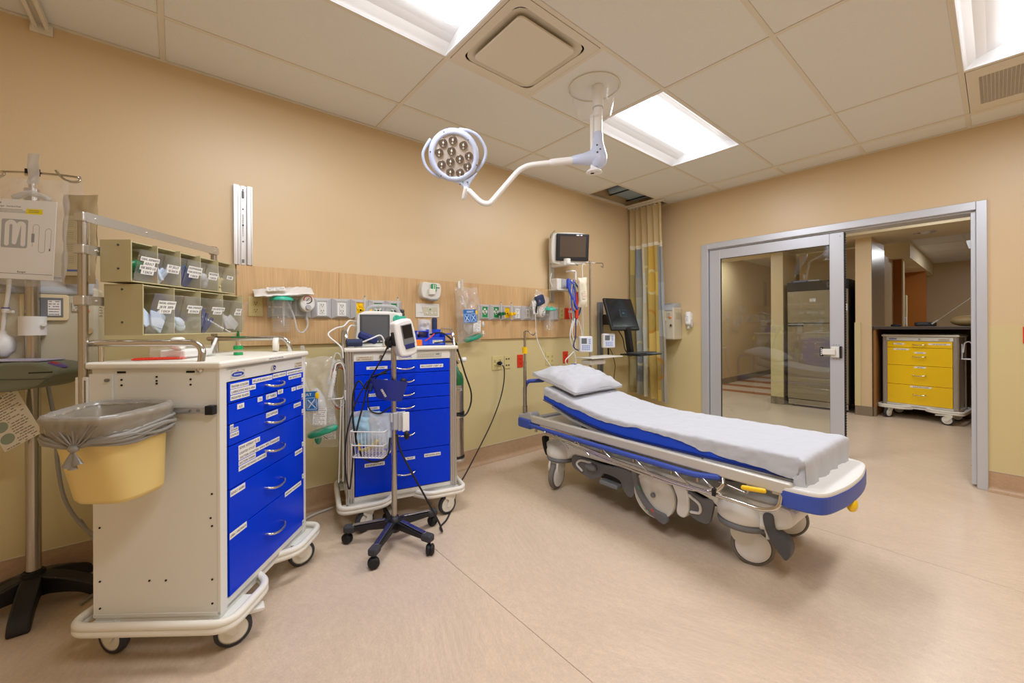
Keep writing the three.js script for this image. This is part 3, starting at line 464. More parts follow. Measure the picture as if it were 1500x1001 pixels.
// wastebasket hanging on the side rail
{
  const t = thing('wastebasket', 'yellow plastic wastebasket with grey tied liner hung on the airway cart', 'bin', A_AT, A_TURN);
  const ring = (y, inset, n = 72) => {                                            // D-shaped plan: wide at the cart, narrower outside
    const k = (0.965 - y) / 0.3, s0 = -0.315 + 0.11 * k + inset, s1 = -0.03 - 0.004 * k - inset, out = [], e = 4, lerp = THREE.MathUtils.lerp;
    for (let i = 0; i < n; i++) { const a = i / n * 2 * PI, c = Math.cos(a), q = Math.sin(a), f = Math.pow(Math.pow(Math.abs(c), e) + Math.pow(Math.abs(q), e), -1 / e), g = (c * f + 1) / 2; out.push([lerp(s0, s1, g), y, -(lerp(0.215 + 0.035 * k, 0.278 - 0.01 * k, g) + q * f * (lerp(0.1 - 0.01 * k, 0.15 - 0.028 * k, g) - inset))]); } return out;
  };
  const skin = (levels, side = false, fn) => { const n = 72, pos = [], idx = []; levels.forEach((l, j) => ring(l[0], l[1], n).forEach((p, i) => { const q = fn ? fn(p, i / n, j) : p; pos.push(...q); })); for (let j = 0; j < levels.length - 1; j++) for (let i = 0; i < n; i++) { const a = j * n + i, b = j * n + (i + 1) % n; idx.push(a, b, a + n, b, b + n, a + n); } const g = new THREE.BufferGeometry(); g.setAttribute('position', new THREE.Float32BufferAttribute(pos, 3)); g.setIndex(idx); g.computeVertexNormals(); return g; };
  const bin2 = new THREE.MeshPhysicalMaterial({ color: 0xe9cf85, roughness: 0.4, side: THREE.DoubleSide });
  part(t, 'bucket', skin([[0.67, 0.085], [0.67, 0.02], [0.674, 0.006], [0.685, 0.001], [0.69, 0], [0.96, 0], [0.966, -0.006], [0.966, -0.01], [0.955, -0.01]]), bin2);
  part(t, 'rim', (() => { const p = ring(0.966, -0.004, 60).map(q => V(...q)); return tube(p, 0.0065, 120, 8, true); })(), new THREE.MeshPhysicalMaterial({ color: 0xe6dcc4, roughness: 0.3 }));
  const wob = (amp, f) => (p, a, j) => { const n = noise3(Math.cos(a * 6.28) * f, Math.sin(a * 6.28) * f, p[1] * 14); return [p[0] - amp * n * Math.cos(a * 6.28) * 0.5, p[1] + 0.006 * n * (j > 3 ? 1 : 0.3), p[2] + amp * n * Math.sin(a * 6.28) * 0.5]; };
  part(t, 'liner_inside', skin([[0.97, 0.002], [0.95, 0.01], [0.9, 0.014], [0.84, 0.02], [0.78, 0.03], [0.72, 0.05], [0.7, 0.1]], false, wob(0.012, 3)), M.liner, 'thin crinkled grey liner');
  // cuff of the liner outside, gathered into a twisted band that ends in a knot on the outer face
  const kn = [-0.318, 0.887, -0.205], n72 = 72;
  part(t, 'liner_cuff', skin([[0.968, 0.005], [0.981, -0.001], [0.98, -0.01], ...Array.from({ length: 8 }, (_, j) => [0.97 - j * 0.0095, -0.0165])], false, (p, a, j) => { const w = noise3(Math.cos(a * 6.28) * 9, Math.sin(a * 6.28) * 9, p[1] * 30) * 0.005 + Math.sin(a * 150 + j * 0.8) * 0.0018; return [p[0] - w * Math.cos(a * 6.28), p[1] - 0.01 * noise2(a * 9, 3) * (j > 3 ? j / 10 : 0), p[2] + w * Math.sin(a * 6.28)]; }), M.liner, 'crinkled grey liner folded over the rim');
  const band = []; for (let k = 0; k < 9; k++) { const pts = []; for (let i = 0; i <= 40; i++) { const q0 = (36 + i * 72 / 40) % 72, y = 0.9 + 0.004 * (k % 4) + 0.005 * Math.sin(i * 0.55 + k * 1.7) + 0.018 * noise2(i * 0.08, k * 0.3), w = Math.min(1, Math.min(i, 40 - i) / 5), yy = kn[1] + (y - kn[1]) * w + (k - 4) * 0.0032 * w, q = ring(yy, -0.014 - 0.003 * ((k * 7) % 3), 72)[Math.round(q0) % 72]; pts.push([q[0], yy, q[2]]); } band.push(tube(pts, 0.0042 + (k % 3) * 0.0014, 120, 6)); }
  part(t, 'liner_band', band, M.linerGrey, 'twisted grey band of gathered liner');
  const tails = [ball(0.013, ...kn, 0.9, 0.9, 1.1, 8)]; for (const [rx, len, w] of [[0.25, 0.055, 0.017], [-0.3, 0.05, 0.015], [0.0, 0.06, 0.013]]) { const c = new THREE.ConeGeometry(w, len, 9, 4, true), p = c.attributes.position; for (let i = 0; i < p.count; i++) { const s = 1 + 0.25 * noise3(p.getX(i) * 90, p.getY(i) * 60, len * 99); p.setXYZ(i, p.getX(i) * s * 0.6, p.getY(i), p.getZ(i) * s); } c.computeVertexNormals(); tails.push(c.translate(0, -len / 2, 0).rotateX(rx).translate(kn[0] - 0.002, kn[1], kn[2])); }
  for (let k = 0; k < 7; k++) { const a = -0.9 + k * 0.3; tails.push(tube([[kn[0] + 0.002, kn[1], kn[2]], [kn[0] + 0.0, kn[1] + 0.03 * Math.cos(a), kn[2] + 0.035 * Math.sin(a)], [kn[0] - 0.0035, kn[1] + 0.072 * Math.cos(a * 0.6), kn[2] + 0.09 * Math.sin(a)]], 0.0022 + 0.0008 * (k % 2), 10, 6)); }
  part(t, 'liner_knot', tails, M.linerGrey, 'tied grey liner knot');
}
// ---------------------------------------------------------------- second cart
const B_AT = [0.476, 0, 3.874], B_TURN = 1.330, BW = 0.69, BD = 0.40;
const toB = (x, y, z) => V(x, y, z).applyAxisAngle(V(0, 1, 0), B_TURN).add(V(...B_AT)).toArray();
const cartB = supplyCart({
  label: 'blue drawer cart with aluminium corner posts and a defibrillator on top', W: BW, D: BD, at: B_AT, turn: B_TURN, faceMat: M.blue, aluPosts: true, rim: true, px: 0.345, logoX: 0.351, lockX: 0.199, plateX: 0.105, badge: 'Armstrong',
  castors: [[0.1, 0.03, 0.6, false], [0.62, 0.03, 0.3, false], [0.07, -0.38, 1.0], [0.62, -0.38, 1.0]],
  drawers: [
    { h: 0.083, labels: [[0.114, 0.239, 0.989, 0.018, 'MEDICATIONS'], [0.446, 0.6, 0.985, 0.022, 'RECOVERY CART #1']] },
    { h: 0.084, labels: [[0.15, 0.24, 0.905, 0.018, 'AIRWAYS']] }, { h: 0.083, labels: [[0.12, 0.18, 0.82, 0.018, 'IV START']] }, { h: 0.083, labels: [[0.12, 0.19, 0.738, 0.018, 'FLUIDS']] },
    { h: 0.249, hy: 0.562, labels: [] }, { h: 0.244, hy: 0.314, labels: [[0.1, 0.22, 0.388, 0.022, 'RESPIRATORY'], [0.345, 0.41, 0.395, 0.018, 'OB KIT'], [0.47, 0.58, 0.398, 0.022, 'INFUSION SETS']] },
  ],
});
part(cartB, 'keypad', MV(patch(0.165, 0.03, (c, w, h) => { c.fillStyle = '#c9c5b6'; c.fillRect(0, 0, w, h); c.strokeStyle = '#a09c90'; c.strokeRect(1, 1, w - 2, h - 2); c.fillStyle = '#8d5a44'; for (let j = 0; j < 2; j++) for (let i = 0; i < 8; i++) { c.beginPath(); c.arc(w * (0.08 + i * 0.08), h * (0.35 + j * 0.35), h * 0.07, 0, 7); c.fill(); } c.fillStyle = '#6b7078'; c.fillRect(w * 0.77, h * 0.2, w * 0.14, h * 0.22); }), 0.508, 1.056, 0.0012), M.print, 'keypad lock strip');
for (const s of [0.0, BW]) part(cartB, 'push_bar', pipe([[s, 1.1, -0.03], [s, 1.19, -0.06], [s, 1.23, -0.1], [s, 1.23, -0.36], [s, 1.1, -0.38]], 0.011, 0.05, 12), M.chrome);
// ---------------------------------------------------------------- long wall: headwall panel and what is fixed to it
const HALF = PI / 2, PF = 0.024;                                                // face of the wood panel; local x runs right along the wall, local z out of it
const onWall = (name, label, cat, z, y, x = PF, group) => thing(name, label, cat, [x, y, z], HALF, group);
{
  const t = onWall('headwall_panel', 'long light oak headwall panel on the tan wall', 'wall panel', 2.786, 1.38, 0.003);
  const e = [4.382, 3.78, 3.18, 2.585, 1.985, 1.19]; e.slice(0, -1).forEach((a, i) => { const b = e[i + 1]; part(t, 'board', uvm(box(a - b - 0.0015, 0.5, 0.02, 2.786 - (a + b) / 2, 0, 0.0105, 0.0015), 1, i * 0.37, 0.1 * i), M.wood); });
}
const clear2 = M.clear;
function gasRail(zL, n, faces, label) {
  const w = 0.1297, t = onWall('medical_outlet_rail', label, 'outlet rail', zL, 1.375);
  for (let i = 0; i < n; i++) {
    const x = (i + 0.5) * w, hw = w / 2 - 0.001, m = part(t, 'module', ext(rrect(-hw, -0.07, hw, 0.07, 0.006), 0.004, 0).translate(x, 0, 0), M.grey);
    // chamfered frame
    const pos = [], idx = []; [[hw, 0.07, 0.004], [0.036, 0.055, 0.026], [0.03, 0.048, 0.026], [0.03, 0.048, 0.018]].forEach(([a, b, z]) => pos.push(-a, -b, z, a, -b, z, a, b, z, -a, b, z)); for (let k = 0; k < 3; k++) for (let q = 0; q < 4; q++) { const a = k * 4 + q, b = k * 4 + (q + 1) % 4; idx.push(a, b, a + 4, b, b + 4, a + 4); }
    let g = new THREE.BufferGeometry(); g.setAttribute('position', new THREE.Float32BufferAttribute(pos, 3)); g.setIndex(idx); g = g.toNonIndexed(); g.computeVertexNormals(); part(m, 'bezel', g.translate(x, 0, 0), new THREE.MeshPhysicalMaterial({ color: 0xc4c4c6, roughness: 0.4, metalness: 0.15, side: THREE.DoubleSide }));
    const f = faces[i]; if (f === 'blank') { part(m, 'faceplate', box(0.062, 0.1, 0.006, x, 0, 0.017), M.grey); continue; }
    const fm = f === 'green' ? M.green : f === 'yellow' ? M.yellow : M.white; part(m, 'faceplate', box(0.062, 0.1, 0.006, x, 0, 0.017, 0.002), fm, f === 'outlet' ? 'white duplex power socket' : f + ' medical gas outlet');
    if (f === 'outlet') { part(m, 'socket', [box(0.034, 0.078, 0.006, x, 0, 0.022, 0.002)], M.offwhite); part(m, 'slot', [-0.02, 0.02].flatMap(y => [box(0.003, 0.01, 0.002, x - 0.007, y + 0.003, 0.0255), box(0.003, 0.01, 0.002, x + 0.007, y + 0.003, 0.0255), cyl(0.003, 0.003, 0.002, x, y - 0.009, 0.0255, 'z', 8)]), M.dark); }
    else { part(m, 'socket', [cyl(0.014, 0.014, 0.008, x, -0.008, 0.023, 'z', 20), box(0.016, 0.022, 0.006, x - 0.019, 0.006, 0.022, 0.002), box(0.016, 0.022, 0.006, x + 0.019, 0.006, 0.022, 0.002), box(0.02, 0.02, 0.006, x, 0.025, 0.022, 0.002)], f === 'green' ? M.offwhite : M.yellow); part(m, 'port', [cyl(0.007, 0.007, 0.003, x, -0.008, 0.0275, 'z', 14)], M.dark); }
  }
  return t;
}
gasRail(4.222, 7, ['blank', 'blank', 'outlet', 'outlet', 'yellow', 'green', 'green'], 'medical outlet rail above the airway cart and defibrillator');
gasRail(2.592, 8, ['green', 'green', 'yellow', 'outlet', 'outlet', 'blank', 'blank', 'blank'], 'medical outlet rail above the head of the stretcher');
function flowmeter(z, label, m2) {
  const t = onWall('flowmeter', label, 'flowmeter', z, 1.36, PF + 0.03, 'gas flowmeters plugged into the outlet rails');
  part(t, 'body', [cyl(0.011, 0.011, 0.05, 0, 0.0, 0.02, 'z', 14), box(0.03, 0.03, 0.03, 0, 0, 0.035, 0.006)], m2); part(t, 'knob', [cyl(0.014, 0.014, 0.025, 0.035, 0.004, 0.035, 'x', 14)], m2); part(t, 'tube', [cyl(0.0085, 0.008, 0.085, 0, 0.058, 0.035, 'y', 14)], M.frost, 'clear gauge tube'); part(t, 'cap', cyl(0.006, 0.004, 0.01, 0, 0.105, 0.035, 'y', 10), M.midGrey); part(t, 'outlet_nipple', cyl(0.005, 0.007, 0.03, 0, -0.03, 0.035, 'y', 10), m2);
}
flowmeter(3.622, 'yellow knob flowmeter with clear tube behind the defibrillator', M.yellow); flowmeter(3.372, 'dark flowmeter with clear tube at the rail end above the defibrillator', M.darkGrey);
flowmeter(2.375, 'dark green flowmeter on the outlet rail beside the hanging bag', M.darkGreen); flowmeter(2.25, 'yellow knob flowmeter on the outlet rail above the stretcher', M.yellow);
function plate(name, label, cat, zc, yc, w, h, m2, kind, x = 0.0035, group) {
  const t = onWall(name, label, cat, zc, yc, x, group); part(t, 'faceplate', box(w, h, 0.007, 0, 0, 0.0035, 0.003), m2);
  if (kind) { const bits = [], slots = []; const cols = kind === 'double' ? [-w / 4, w / 4] : [0]; for (const cx of cols) for (const y of [-0.022, 0.022]) { bits.push(box(0.028, 0.03, 0.004, cx, y, 0.008, 0.003)); slots.push(box(0.0025, 0.009, 0.002, cx - 0.006, y + 0.003, 0.0105), box(0.0025, 0.009, 0.002, cx + 0.006, y + 0.003, 0.0105), cyl(0.0028, 0.0028, 0.002, cx, y - 0.008, 0.0105, 'z', 8)); } part(t, 'socket', bits, m2); part(t, 'slot', slots, M.dark); }
  return t;
}
plate('power_outlet', 'ivory socket plate half hidden by the packet on the oak panel', 'outlet', 4.284, 1.375, 0.078, 0.122, M.ivory, 'single', PF);
plate('power_outlet', 'wide ivory socket plate with a black plug in it', 'outlet', 2.357, 0.904, 0.12, 0.13, M.ivory, 'double');
{ const t = plate('data_outlet', 'ivory data socket plate beside the plugged outlet', 'outlet', 2.235, 0.906, 0.07, 0.125, M.ivory, null); part(t, 'jack', [-0.03, 0.005, 0.03].flatMap((y, i) => i === 1 ? [] : [box(0.014, 0.012, 0.004, -0.014, y, 0.008), box(0.014, 0.012, 0.004, 0.014, y, 0.008)]), M.black); }
plate('power_outlet', 'red emergency socket plate beside the ivory data socket', 'outlet', 2.074, 0.906, 0.074, 0.125, M.red, 'single');
plate('power_outlet', 'wide ivory socket plate behind the pillow', 'outlet', 1.664, 0.908, 0.12, 0.13, M.ivory, 'double');
plate('power_outlet', 'red emergency socket plate under the hanging monitor cables', 'outlet', 1.425, 0.91, 0.078, 0.127, M.red, 'single');
plate('power_outlet', 'ivory socket plate beside the suction canister on the oak panel', 'outlet', 1.505, 1.385, 0.075, 0.12, M.ivory, 'single', PF);
{ const t = plate('wall_outlet_box', 'red wall box behind the hanging monitor cables', 'outlet', 1.395, 1.382, 0.12, 0.12, M.red, null, PF); part(t, 'cover', box(0.07, 0.09, 0.02, 0, 0, 0.015, 0.005), M.red); part(t, 'label', MV(patch(0.05, 0.02, lines('SHARPS', '#f2eee6')), 0, 0.02, 0.026), M.print); }
{ const t = plate('nurse_call_panel', 'wide white nurse call station on the oak panel', 'call panel', 3.088, 1.377, 0.212, 0.112, M.offwhite, null, PF);
  part(t, 'insert', ext([[-0.03, -0.04], [0.09, -0.04], [0.09, 0.03], [-0.055, 0.03]], 0.003).translate(0, 0, 0.0065), M.creamDark); part(t, 'button', [cyl(0.008, 0.008, 0.006, -0.01, -0.02, 0.01, 'z', 14), cyl(0.008, 0.008, 0.006, 0.035, -0.02, 0.01, 'z', 14), box(0.018, 0.018, 0.005, 0.02, 0.012, 0.01, 0.002), box(0.012, 0.01, 0.006, 0.065, -0.015, 0.01)], M.offwhite); part(t, 'indicator', box(0.012, 0.012, 0.002, 0.02, 0.012, 0.0135), M.green); part(t, 'label', MV(patch(0.06, 0.014, greek(2)), -0.068, -0.018, 0.0075), M.print); }
{ const t = onWall('wall_regulator', 'white wall unit with a green tag above the nurse call station', 'wall unit', 3.078, 1.53);
  part(t, 'body', [ext(smoothShape([[-0.078, 0.066], [0.0, 0.069], [0.078, 0.062], [0.074, -0.045], [0.03, -0.062], [-0.04, -0.058], [-0.08, -0.045]]), 0.05, 0.008)], M.offwhite); part(t, 'cradle', [box(0.06, 0.05, 0.03, -0.005, -0.005, 0.065, 0.01)], M.cream); part(t, 'base', [ball(0.05, 0.02, -0.062, 0.03, 1.1, 0.25, 0.7)], M.grey); const g = part(t, 'tag', box(0.045, 0.06, 0.012, 0.012, 0.03, 0.07, 0.004), M.green); part(g, 'stripe', [box(0.006, 0.05, 0.003, 0.004, 0.03, 0.0765), box(0.006, 0.05, 0.003, 0.02, 0.03, 0.0765)], M.white); part(t, 'slot', box(0.03, 0.006, 0.003, 0.055, 0.032, 0.058), M.darkGrey); }
for (const [y, w] of [[1.266, 'upper'], [1.182, 'lower']]) { const t = onWall('adhesive_hook', w + ' of two small white adhesive hooks below the outlet rail', 'hook', 2.532, y, PF, 'adhesive hooks on the oak panel'); part(t, 'pad', box(0.02, 0.05, 0.004, 0, 0, 0.002, 0.002), M.white); part(t, 'prong', tube([[0, 0.0, 0.003], [0, -0.012, 0.014], [0, -0.01, 0.022], [0, 0.002, 0.024]], 0.004, 12, 6), M.white); }
{ const t = onWall('wall_channel', 'vertical aluminium mounting channel fixed above the oak panel', 'rail', 4.347, 1.876, 0.0);
  part(t, 'extrusion', [box(0.1, 0.488, 0.004, 0, 0, 0.002), ...[-0.045, -0.024, 0.024, 0.045].map(x => box(0.008, 0.488, 0.03, x, 0, 0.017, 0.002)), box(0.014, 0.488, 0.026, -0.034, 0, 0.014), box(0.014, 0.488, 0.026, 0.034, 0, 0.014), box(0.02, 0.488, 0.02, 0, 0, 0.01)], M.alu2); part(t, 'screw', [-0.22, -0.1, 0.0, 0.1, 0.22].map(y => cyl(0.005, 0.005, 0.004, 0, y, 0.021, 'z', 10)), M.darkGrey); part(t, 'stop', [box(0.013, 0.045, 0.01, 0, 0.19, 0.022, 0.003), box(0.012, 0.02, 0.01, 0, -0.22, 0.022, 0.003)], M.midGrey); part(t, 'label', MV(patch(0.01, 0.14, greek(12, '#d8d8d4', '#9a9a98')), 0, 0.0, 0.0212), M.print); }
// suction sets
function suction(zc, yTop, label, withGauge, gl) {
  const t = onWall('suction_canister', label, 'canister', zc, yTop, PF + 0.075, 'suction canisters');
  const h = 0.215; part(t, 'jar', lathe([[0.0, -h], [0.045, -h], [0.051, -h + 0.008], [0.06, -0.01], [0.062, -0.006], [0.06, -0.004], [0.0495, -h + 0.01], [0, -h + 0.004]], 36), M.clear, 'clear graduated jar'); part(t, 'graduation', Array.from({ length: 12 }, (_, i) => torus(0.0522 + i * 0.00066, 0.0006, 0, -h + 0.02 + i * 0.0145, 0, 'y', PI * 1.1, 20)), M.grey); part(t, 'lid', [lathe([[0, 0.018], [0.03, 0.018], [0.055, 0.014], [0.066, 0.006], [0.068, -0.01], [0.064, -0.012], [0.064, 0], [0, 0.004]], 36), cyl(0.009, 0.009, 0.02, 0.02, 0.024, 0.02), cyl(0.009, 0.009, 0.02, -0.025, 0.024, 0.0)], M.teal, 'teal screw lid'); part(t, 'inner_tube', [cyl(0.006, 0.006, 0.16, 0.01, -0.09, 0)], M.frost); part(t, 'bracket', [box(0.09, 0.08, 0.012, 0, -0.04, -0.069), box(0.13, 0.012, 0.02, 0, -0.05, -0.06)], M.offwhite);
}
suction(4.152, 1.425, 'suction canister with teal lid above the airway cart'); suction(1.765, 1.415, 'suction canister with teal lid above the stretcher pillow');
function regulator(z, y, label) { const t = onWall('suction_regulator', label, 'regulator', z, y, PF + 0.025, 'suction regulators'); part(t, 'body', [ext(smoothShape([[-0.038, 0.03], [0, 0.058], [0.038, 0.03], [0.04, -0.03], [0.0, -0.062], [-0.04, -0.03]]), 0.06, 0.012)], M.offwhite); const d = part(t, 'gauge', cyl(0.03, 0.03, 0.008, 0, 0.02, 0.07, 'z', 28), M.white); part(d, 'scale_ring', [torus(0.024, 0.0028, 0, 0.02, 0.074, 'z', PI * 1.1)], M.red); part(d, 'scale_ring', torus(0.024, 0.0028, 0, 0.02, 0.074, 'z', -PI * 0.6), M.green); part(d, 'needle', box(0.003, 0.026, 0.002, 0, 0.02, 0.0755).translate(0, -0.02, 0).rotateZ(-0.7).translate(0, 0.02, 0), M.black); part(t, 'knob', [cyl(0.017, 0.015, 0.02, 0.002, -0.03, 0.078, 'z', 18)], M.grey); part(t, 'outlet_stem', cyl(0.006, 0.006, 0.05, 0, -0.085, 0.03), M.grey); }
regulator(4.005, 1.405, 'suction regulator dial beside the suction canister above the airway cart'); regulator(1.875, 1.395, 'suction regulator dial beside the folded blood pressure cuff');
solo('suction_tubing', 'clear suction tubing looping below the regulator above the airway cart', 'tubing', tube([[0.08, 1.31, 4.0], [0.085, 1.25, 4.0], [0.09, 1.21, 4.03], [0.1, 1.22, 4.06], [0.1, 1.32, 4.085], [0.1, 1.43, 4.13]], 0.006, 50, 8), M.frost);
// soft plastic bags -------------------------------------------------------
function pouch(w, h, t, seed, nx = 22, ny = 28, crumple = 0.35, slant = 0) {     // closed flat-edged bag
  const mk = s => { const g = new THREE.PlaneGeometry(w, h, nx, ny), p = g.attributes.position; for (let i = 0; i < p.count; i++) { const x = p.getX(i), y = p.getY(i), u = 2 * x / w, v = 2 * y / h, e = Math.pow(Math.max(0, (1 - Math.pow(Math.abs(u), 4)) * (1 - Math.pow(Math.abs(v), 4))), 0.6); const n = noise3(x * 14 + seed, y * 11, s * 3 + seed) + 0.5 * noise3(x * 37, y * 30 + seed, s); p.setXYZ(i, x + slant * v * 0.5 + noise2(y * 9 + seed, s) * 0.004 + 0.008 * noise2(seed, y * 5), y + noise2(x * 9, seed) * 0.006, s * t / 2 * e * (1 + crumple * n) + 0.003 * noise2(x * 20 + seed, y * 20)); } if (s < 0) { const ix = g.index.array; for (let i = 0; i < ix.length; i += 3) { const a = ix[i]; ix[i] = ix[i + 1]; ix[i + 1] = a; } } g.computeVertexNormals(); return g; };
  return merge([mk(1), mk(-1)]);
}
const ambuPrint = (c, w, h) => { c.fillStyle = '#1f6fc0'; c.fillRect(0, 0, w, h); c.strokeStyle = '#dfeaf4'; c.lineWidth = w * 0.02; c.fillStyle = '#eaf1f8'; c.font = 'bold ' + h * 0.2 + 'px sans-serif'; c.textAlign = 'center'; c.fillText('ADULT', w / 2, h * 0.23); for (const x of [0.06, 0.54]) { c.strokeRect(w * x, h * 0.34, w * 0.4, h * 0.58); c.beginPath(); c.moveTo(w * (x + 0.05), h * 0.42); c.lineTo(w * (x + 0.35), h * 0.86); c.moveTo(w * (x + 0.34), h * 0.4); c.lineTo(w * (x + 0.06), h * 0.86); c.lineWidth = w * 0.035; c.stroke(); c.lineWidth = w * 0.02; } };
function resuscitator(name, label, pos, turn, tilt, k) {
  const t = thing(name, label, 'bag', pos, turn); const g = new THREE.Group(); // geometry is built already tilted
  const T = geo => merge([geo]).rotateZ(tilt);
  part(t, 'plastic_bag', T(pouch(0.235, 0.47, 0.11, k, 22, 30, 0.35)), M.bag, 'crinkled clear plastic bag');
  part(t, 'squeeze_bulb', T(MV(lathe([[0.012, -0.11], [0.03, -0.1], [0.055, -0.05], [0.058, 0], [0.05, 0.06], [0.028, 0.1], [0.014, 0.115]], 20).scale(1, 1, 0.6), 0.01, -0.06, 0)), M.frost); part(t, 'mask_rim', T(MV(torus(0.055, 0.017, 0, 0, 0, 'y').scale(1.25, 1.1, 0.62), 0.04, -0.2, 0, 0, 0, 0.25)), M.maskGreen, 'green mask cushion');
  part(t, 'hose', T(tube([[-0.06, 0.16, 0.005], [-0.04, 0.08, 0.012], [-0.02, 0.02, 0.015], [0.0, -0.03, 0.01]], 0.011, 24, 8)), M.frost);
  part(t, 'printed_panel', T(MV(patch(0.135, 0.11, ambuPrint), -0.02, -0.01, 0.062)), M.print, 'blue printed instruction panel'); part(t, 'leaflet', T(MV(patch(0.075, 0.1, greek(9, '#ecebe6', '#8a8a90')), 0.05, -0.1, 0.054, 0, 0, -0.1)), M.print); part(t, 'sticker', T(ball(0.014, 0.045, 0.02, 0.063, 0.8, 1.4, 0.15)), M.yellow);
  part(t, 'hanging_strap', T([box(0.022, 0.1, 0.004, -0.045, 0.255, 0.004, 0.002)]), M.frost);
}
resuscitator('resuscitator_bag', 'bagged resuscitator hanging on the oak panel beside the outlet rail', [PF + 0.065, 1.345, 2.735], HALF, 0.06, 2);
{ const t = onWall('adhesive_hook', 'long white adhesive hook holding the bagged resuscitator', 'hook', 2.787, 1.6, PF, 'adhesive hooks on the oak panel'); part(t, 'pad', ball(0.018, 0, 0.0, 0.004, 0.8, 2.2, 0.35), M.white); part(t, 'prong', tube([[0, -0.02, 0.006], [0, -0.03, 0.022], [0, -0.02, 0.03]], 0.005, 10, 6), M.white); }
resuscitator('resuscitator_bag', 'bagged resuscitator hanging between the two blue carts', [0.46, 0.835, 4.055], 0.95, 0.05, 9);
{ const t = thing('mask_packet', 'flat clear packet with green mask hanging behind the bagged resuscitator', 'packet', [0.3, 0.66, 3.945], 1.2); part(t, 'plastic_bag', pouch(0.14, 0.34, 0.03, 17, 14, 20, 0.3, -0.02), M.bag); part(t, 'mask', ball(0.035, -0.045, -0.11, 0, 0.6, 1.1, 0.35), M.maskGreen); part(t, 'leaflet', MV(patch(0.075, 0.2, (c, w, h) => { greek(22, '#e6e0d0', '#6d665a')(c, w, h); c.fillStyle = '#222'; for (let i = 0; i < 5; i++) for (let j = 0; j < 5; j++) if ((i * 3 + j * 5) % 4 < 2) c.fillRect(w * (0.06 + i * 0.06), h * 0.86 + j * h * 0.022, w * 0.05, h * 0.018); }), 0.02, -0.02, 0.018), M.print); }
{ const t = onWall('sterile_packet', 'white sterile packet lying across the suction canister lid', 'packet', 4.14, 1.462, PF + 0.08); part(t, 'pouch', MV(pouch(0.33, 0.12, 0.03, 31, 20, 12, 0.4), 0.0, 0.008, 0, -1.15, 0, 0.1), new THREE.MeshPhysicalMaterial({ color: 0xe6e2da, roughness: 0.35, side: THREE.DoubleSide })); part(t, 'leaflet', MV(patch(0.1, 0.05, greek(4, '#e9e6de', '#77747a')), -0.05, 0.02, 0.045, -1.0, 0, 0.1), M.print); }
// folded cuff and tubing at the head of the stretcher
{ const t = onWall('blood_pressure_cuff', 'folded navy blood pressure cuff in a clear packet above the stretcher', 'cuff', 1.93, 1.47, PF + 0.09); part(t, 'cuff', MV(box(0.12, 0.1, 0.045, 0, 0, 0, 0.02), 0.01, 0.03, 0.01, 0, 0, 0.35), M.cuff); part(t, 'plastic_bag', MV(pouch(0.2, 0.22, 0.05, 41, 14, 16, 0.4), 0.02, 0, 0, 0, 0, -0.5), M.bag); part(t, 'hose_end', tube([[-0.03, 0.02, 0.03], [-0.05, -0.05, 0.03], [-0.045, -0.09, 0.02]], 0.008, 16, 8), M.black); part(t, 'leaflet', MV(patch(0.06, 0.13, greek(9)), -0.06, -0.04, 0.018, 0, 0, 0.15), M.print); }
solo('white_tubing', 'thin white tubing hanging from the cuff down past the stretcher pole', 'tubing', tube([[0.12, 1.42, 1.975], [0.13, 1.3, 1.98], [0.13, 1.15, 1.97], [0.2, 0.98, 1.95], [0.3, 0.8, 1.9], [0.34, 0.62, 1.88]], 0.0045, 60, 6), M.cableWhite);
// ---------------------------------------------------------------- on and around the second cart
{ // defibrillator
  const t = thing('defibrillator', 'grey defibrillator monitor with teal dial on the blue drawer cart', 'monitor', toB(0.23, 1.116, -0.2), B_TURN); t.scale.y = 1.1;
  part(t, 'housing', [ext(smoothShape([[-0.155, 0.01], [-0.158, 0.1], [-0.15, 0.185], [-0.12, 0.207], [0.0, 0.212], [0.1, 0.205], [0.15, 0.19], [0.16, 0.1], [0.155, 0.01], [0, 0.002]]), 0.16, 0.012).translate(0, 0, -0.12)], M.offwhite);
  const b = part(t, 'screen_bezel', box(0.19, 0.175, 0.012, -0.045, 0.105, 0.05, 0.006), M.darkGrey); part(b, 'screen', box(0.16, 0.13, 0.004, -0.045, 0.115, 0.056), mat(0x5e6064, 0.3)); part(b, 'soft_keys', Array.from({ length: 6 }, (_, i) => box(0.016, 0.008, 0.004, -0.11 + i * 0.026, 0.03, 0.057, 0.002)), M.grey);
  part(t, 'handle', tube([[-0.1, 0.2, -0.03], [-0.07, 0.235, -0.02], [0.02, 0.245, -0.01], [0.1, 0.235, -0.02], [0.13, 0.2, -0.03]], 0.013, 30, 10), M.grey);
  part(t, 'selector_dial', [cyl(0.026, 0.022, 0.02, 0.095, 0.165, 0.058, 'z', 24), box(0.01, 0.045, 0.014, 0.095, 0.165, 0.07, 0.003)], M.teal, 'teal selector dial'); part(t, 'dial_label', [box(0.04, 0.03, 0.003, 0.135, 0.168, 0.0525, 0.001)], M.teal); part(t, 'button', [[0.08, 0.12], [0.095, 0.12], [0.11, 0.12], [0.085, 0.09], [0.1, 0.06]].map(([x, y]) => box(0.01, 0.008, 0.004, x, y, 0.053, 0.002)), M.grey); part(t, 'port', [[0.1, 0.045], [0.1, 0.03]].map(([x, y]) => cyl(0.006, 0.006, 0.004, x, y, 0.0535, 'z', 12)), M.black); part(t, 'badge', MV(patch(0.05, 0.022, lines('ECG', '#f4f2ee', '#333')), 0.03, 0.028, 0.0575), M.print); part(t, 'sticker', box(0.016, 0.018, 0.002, 0.14, 0.192, 0.053), M.darkGrey);
}
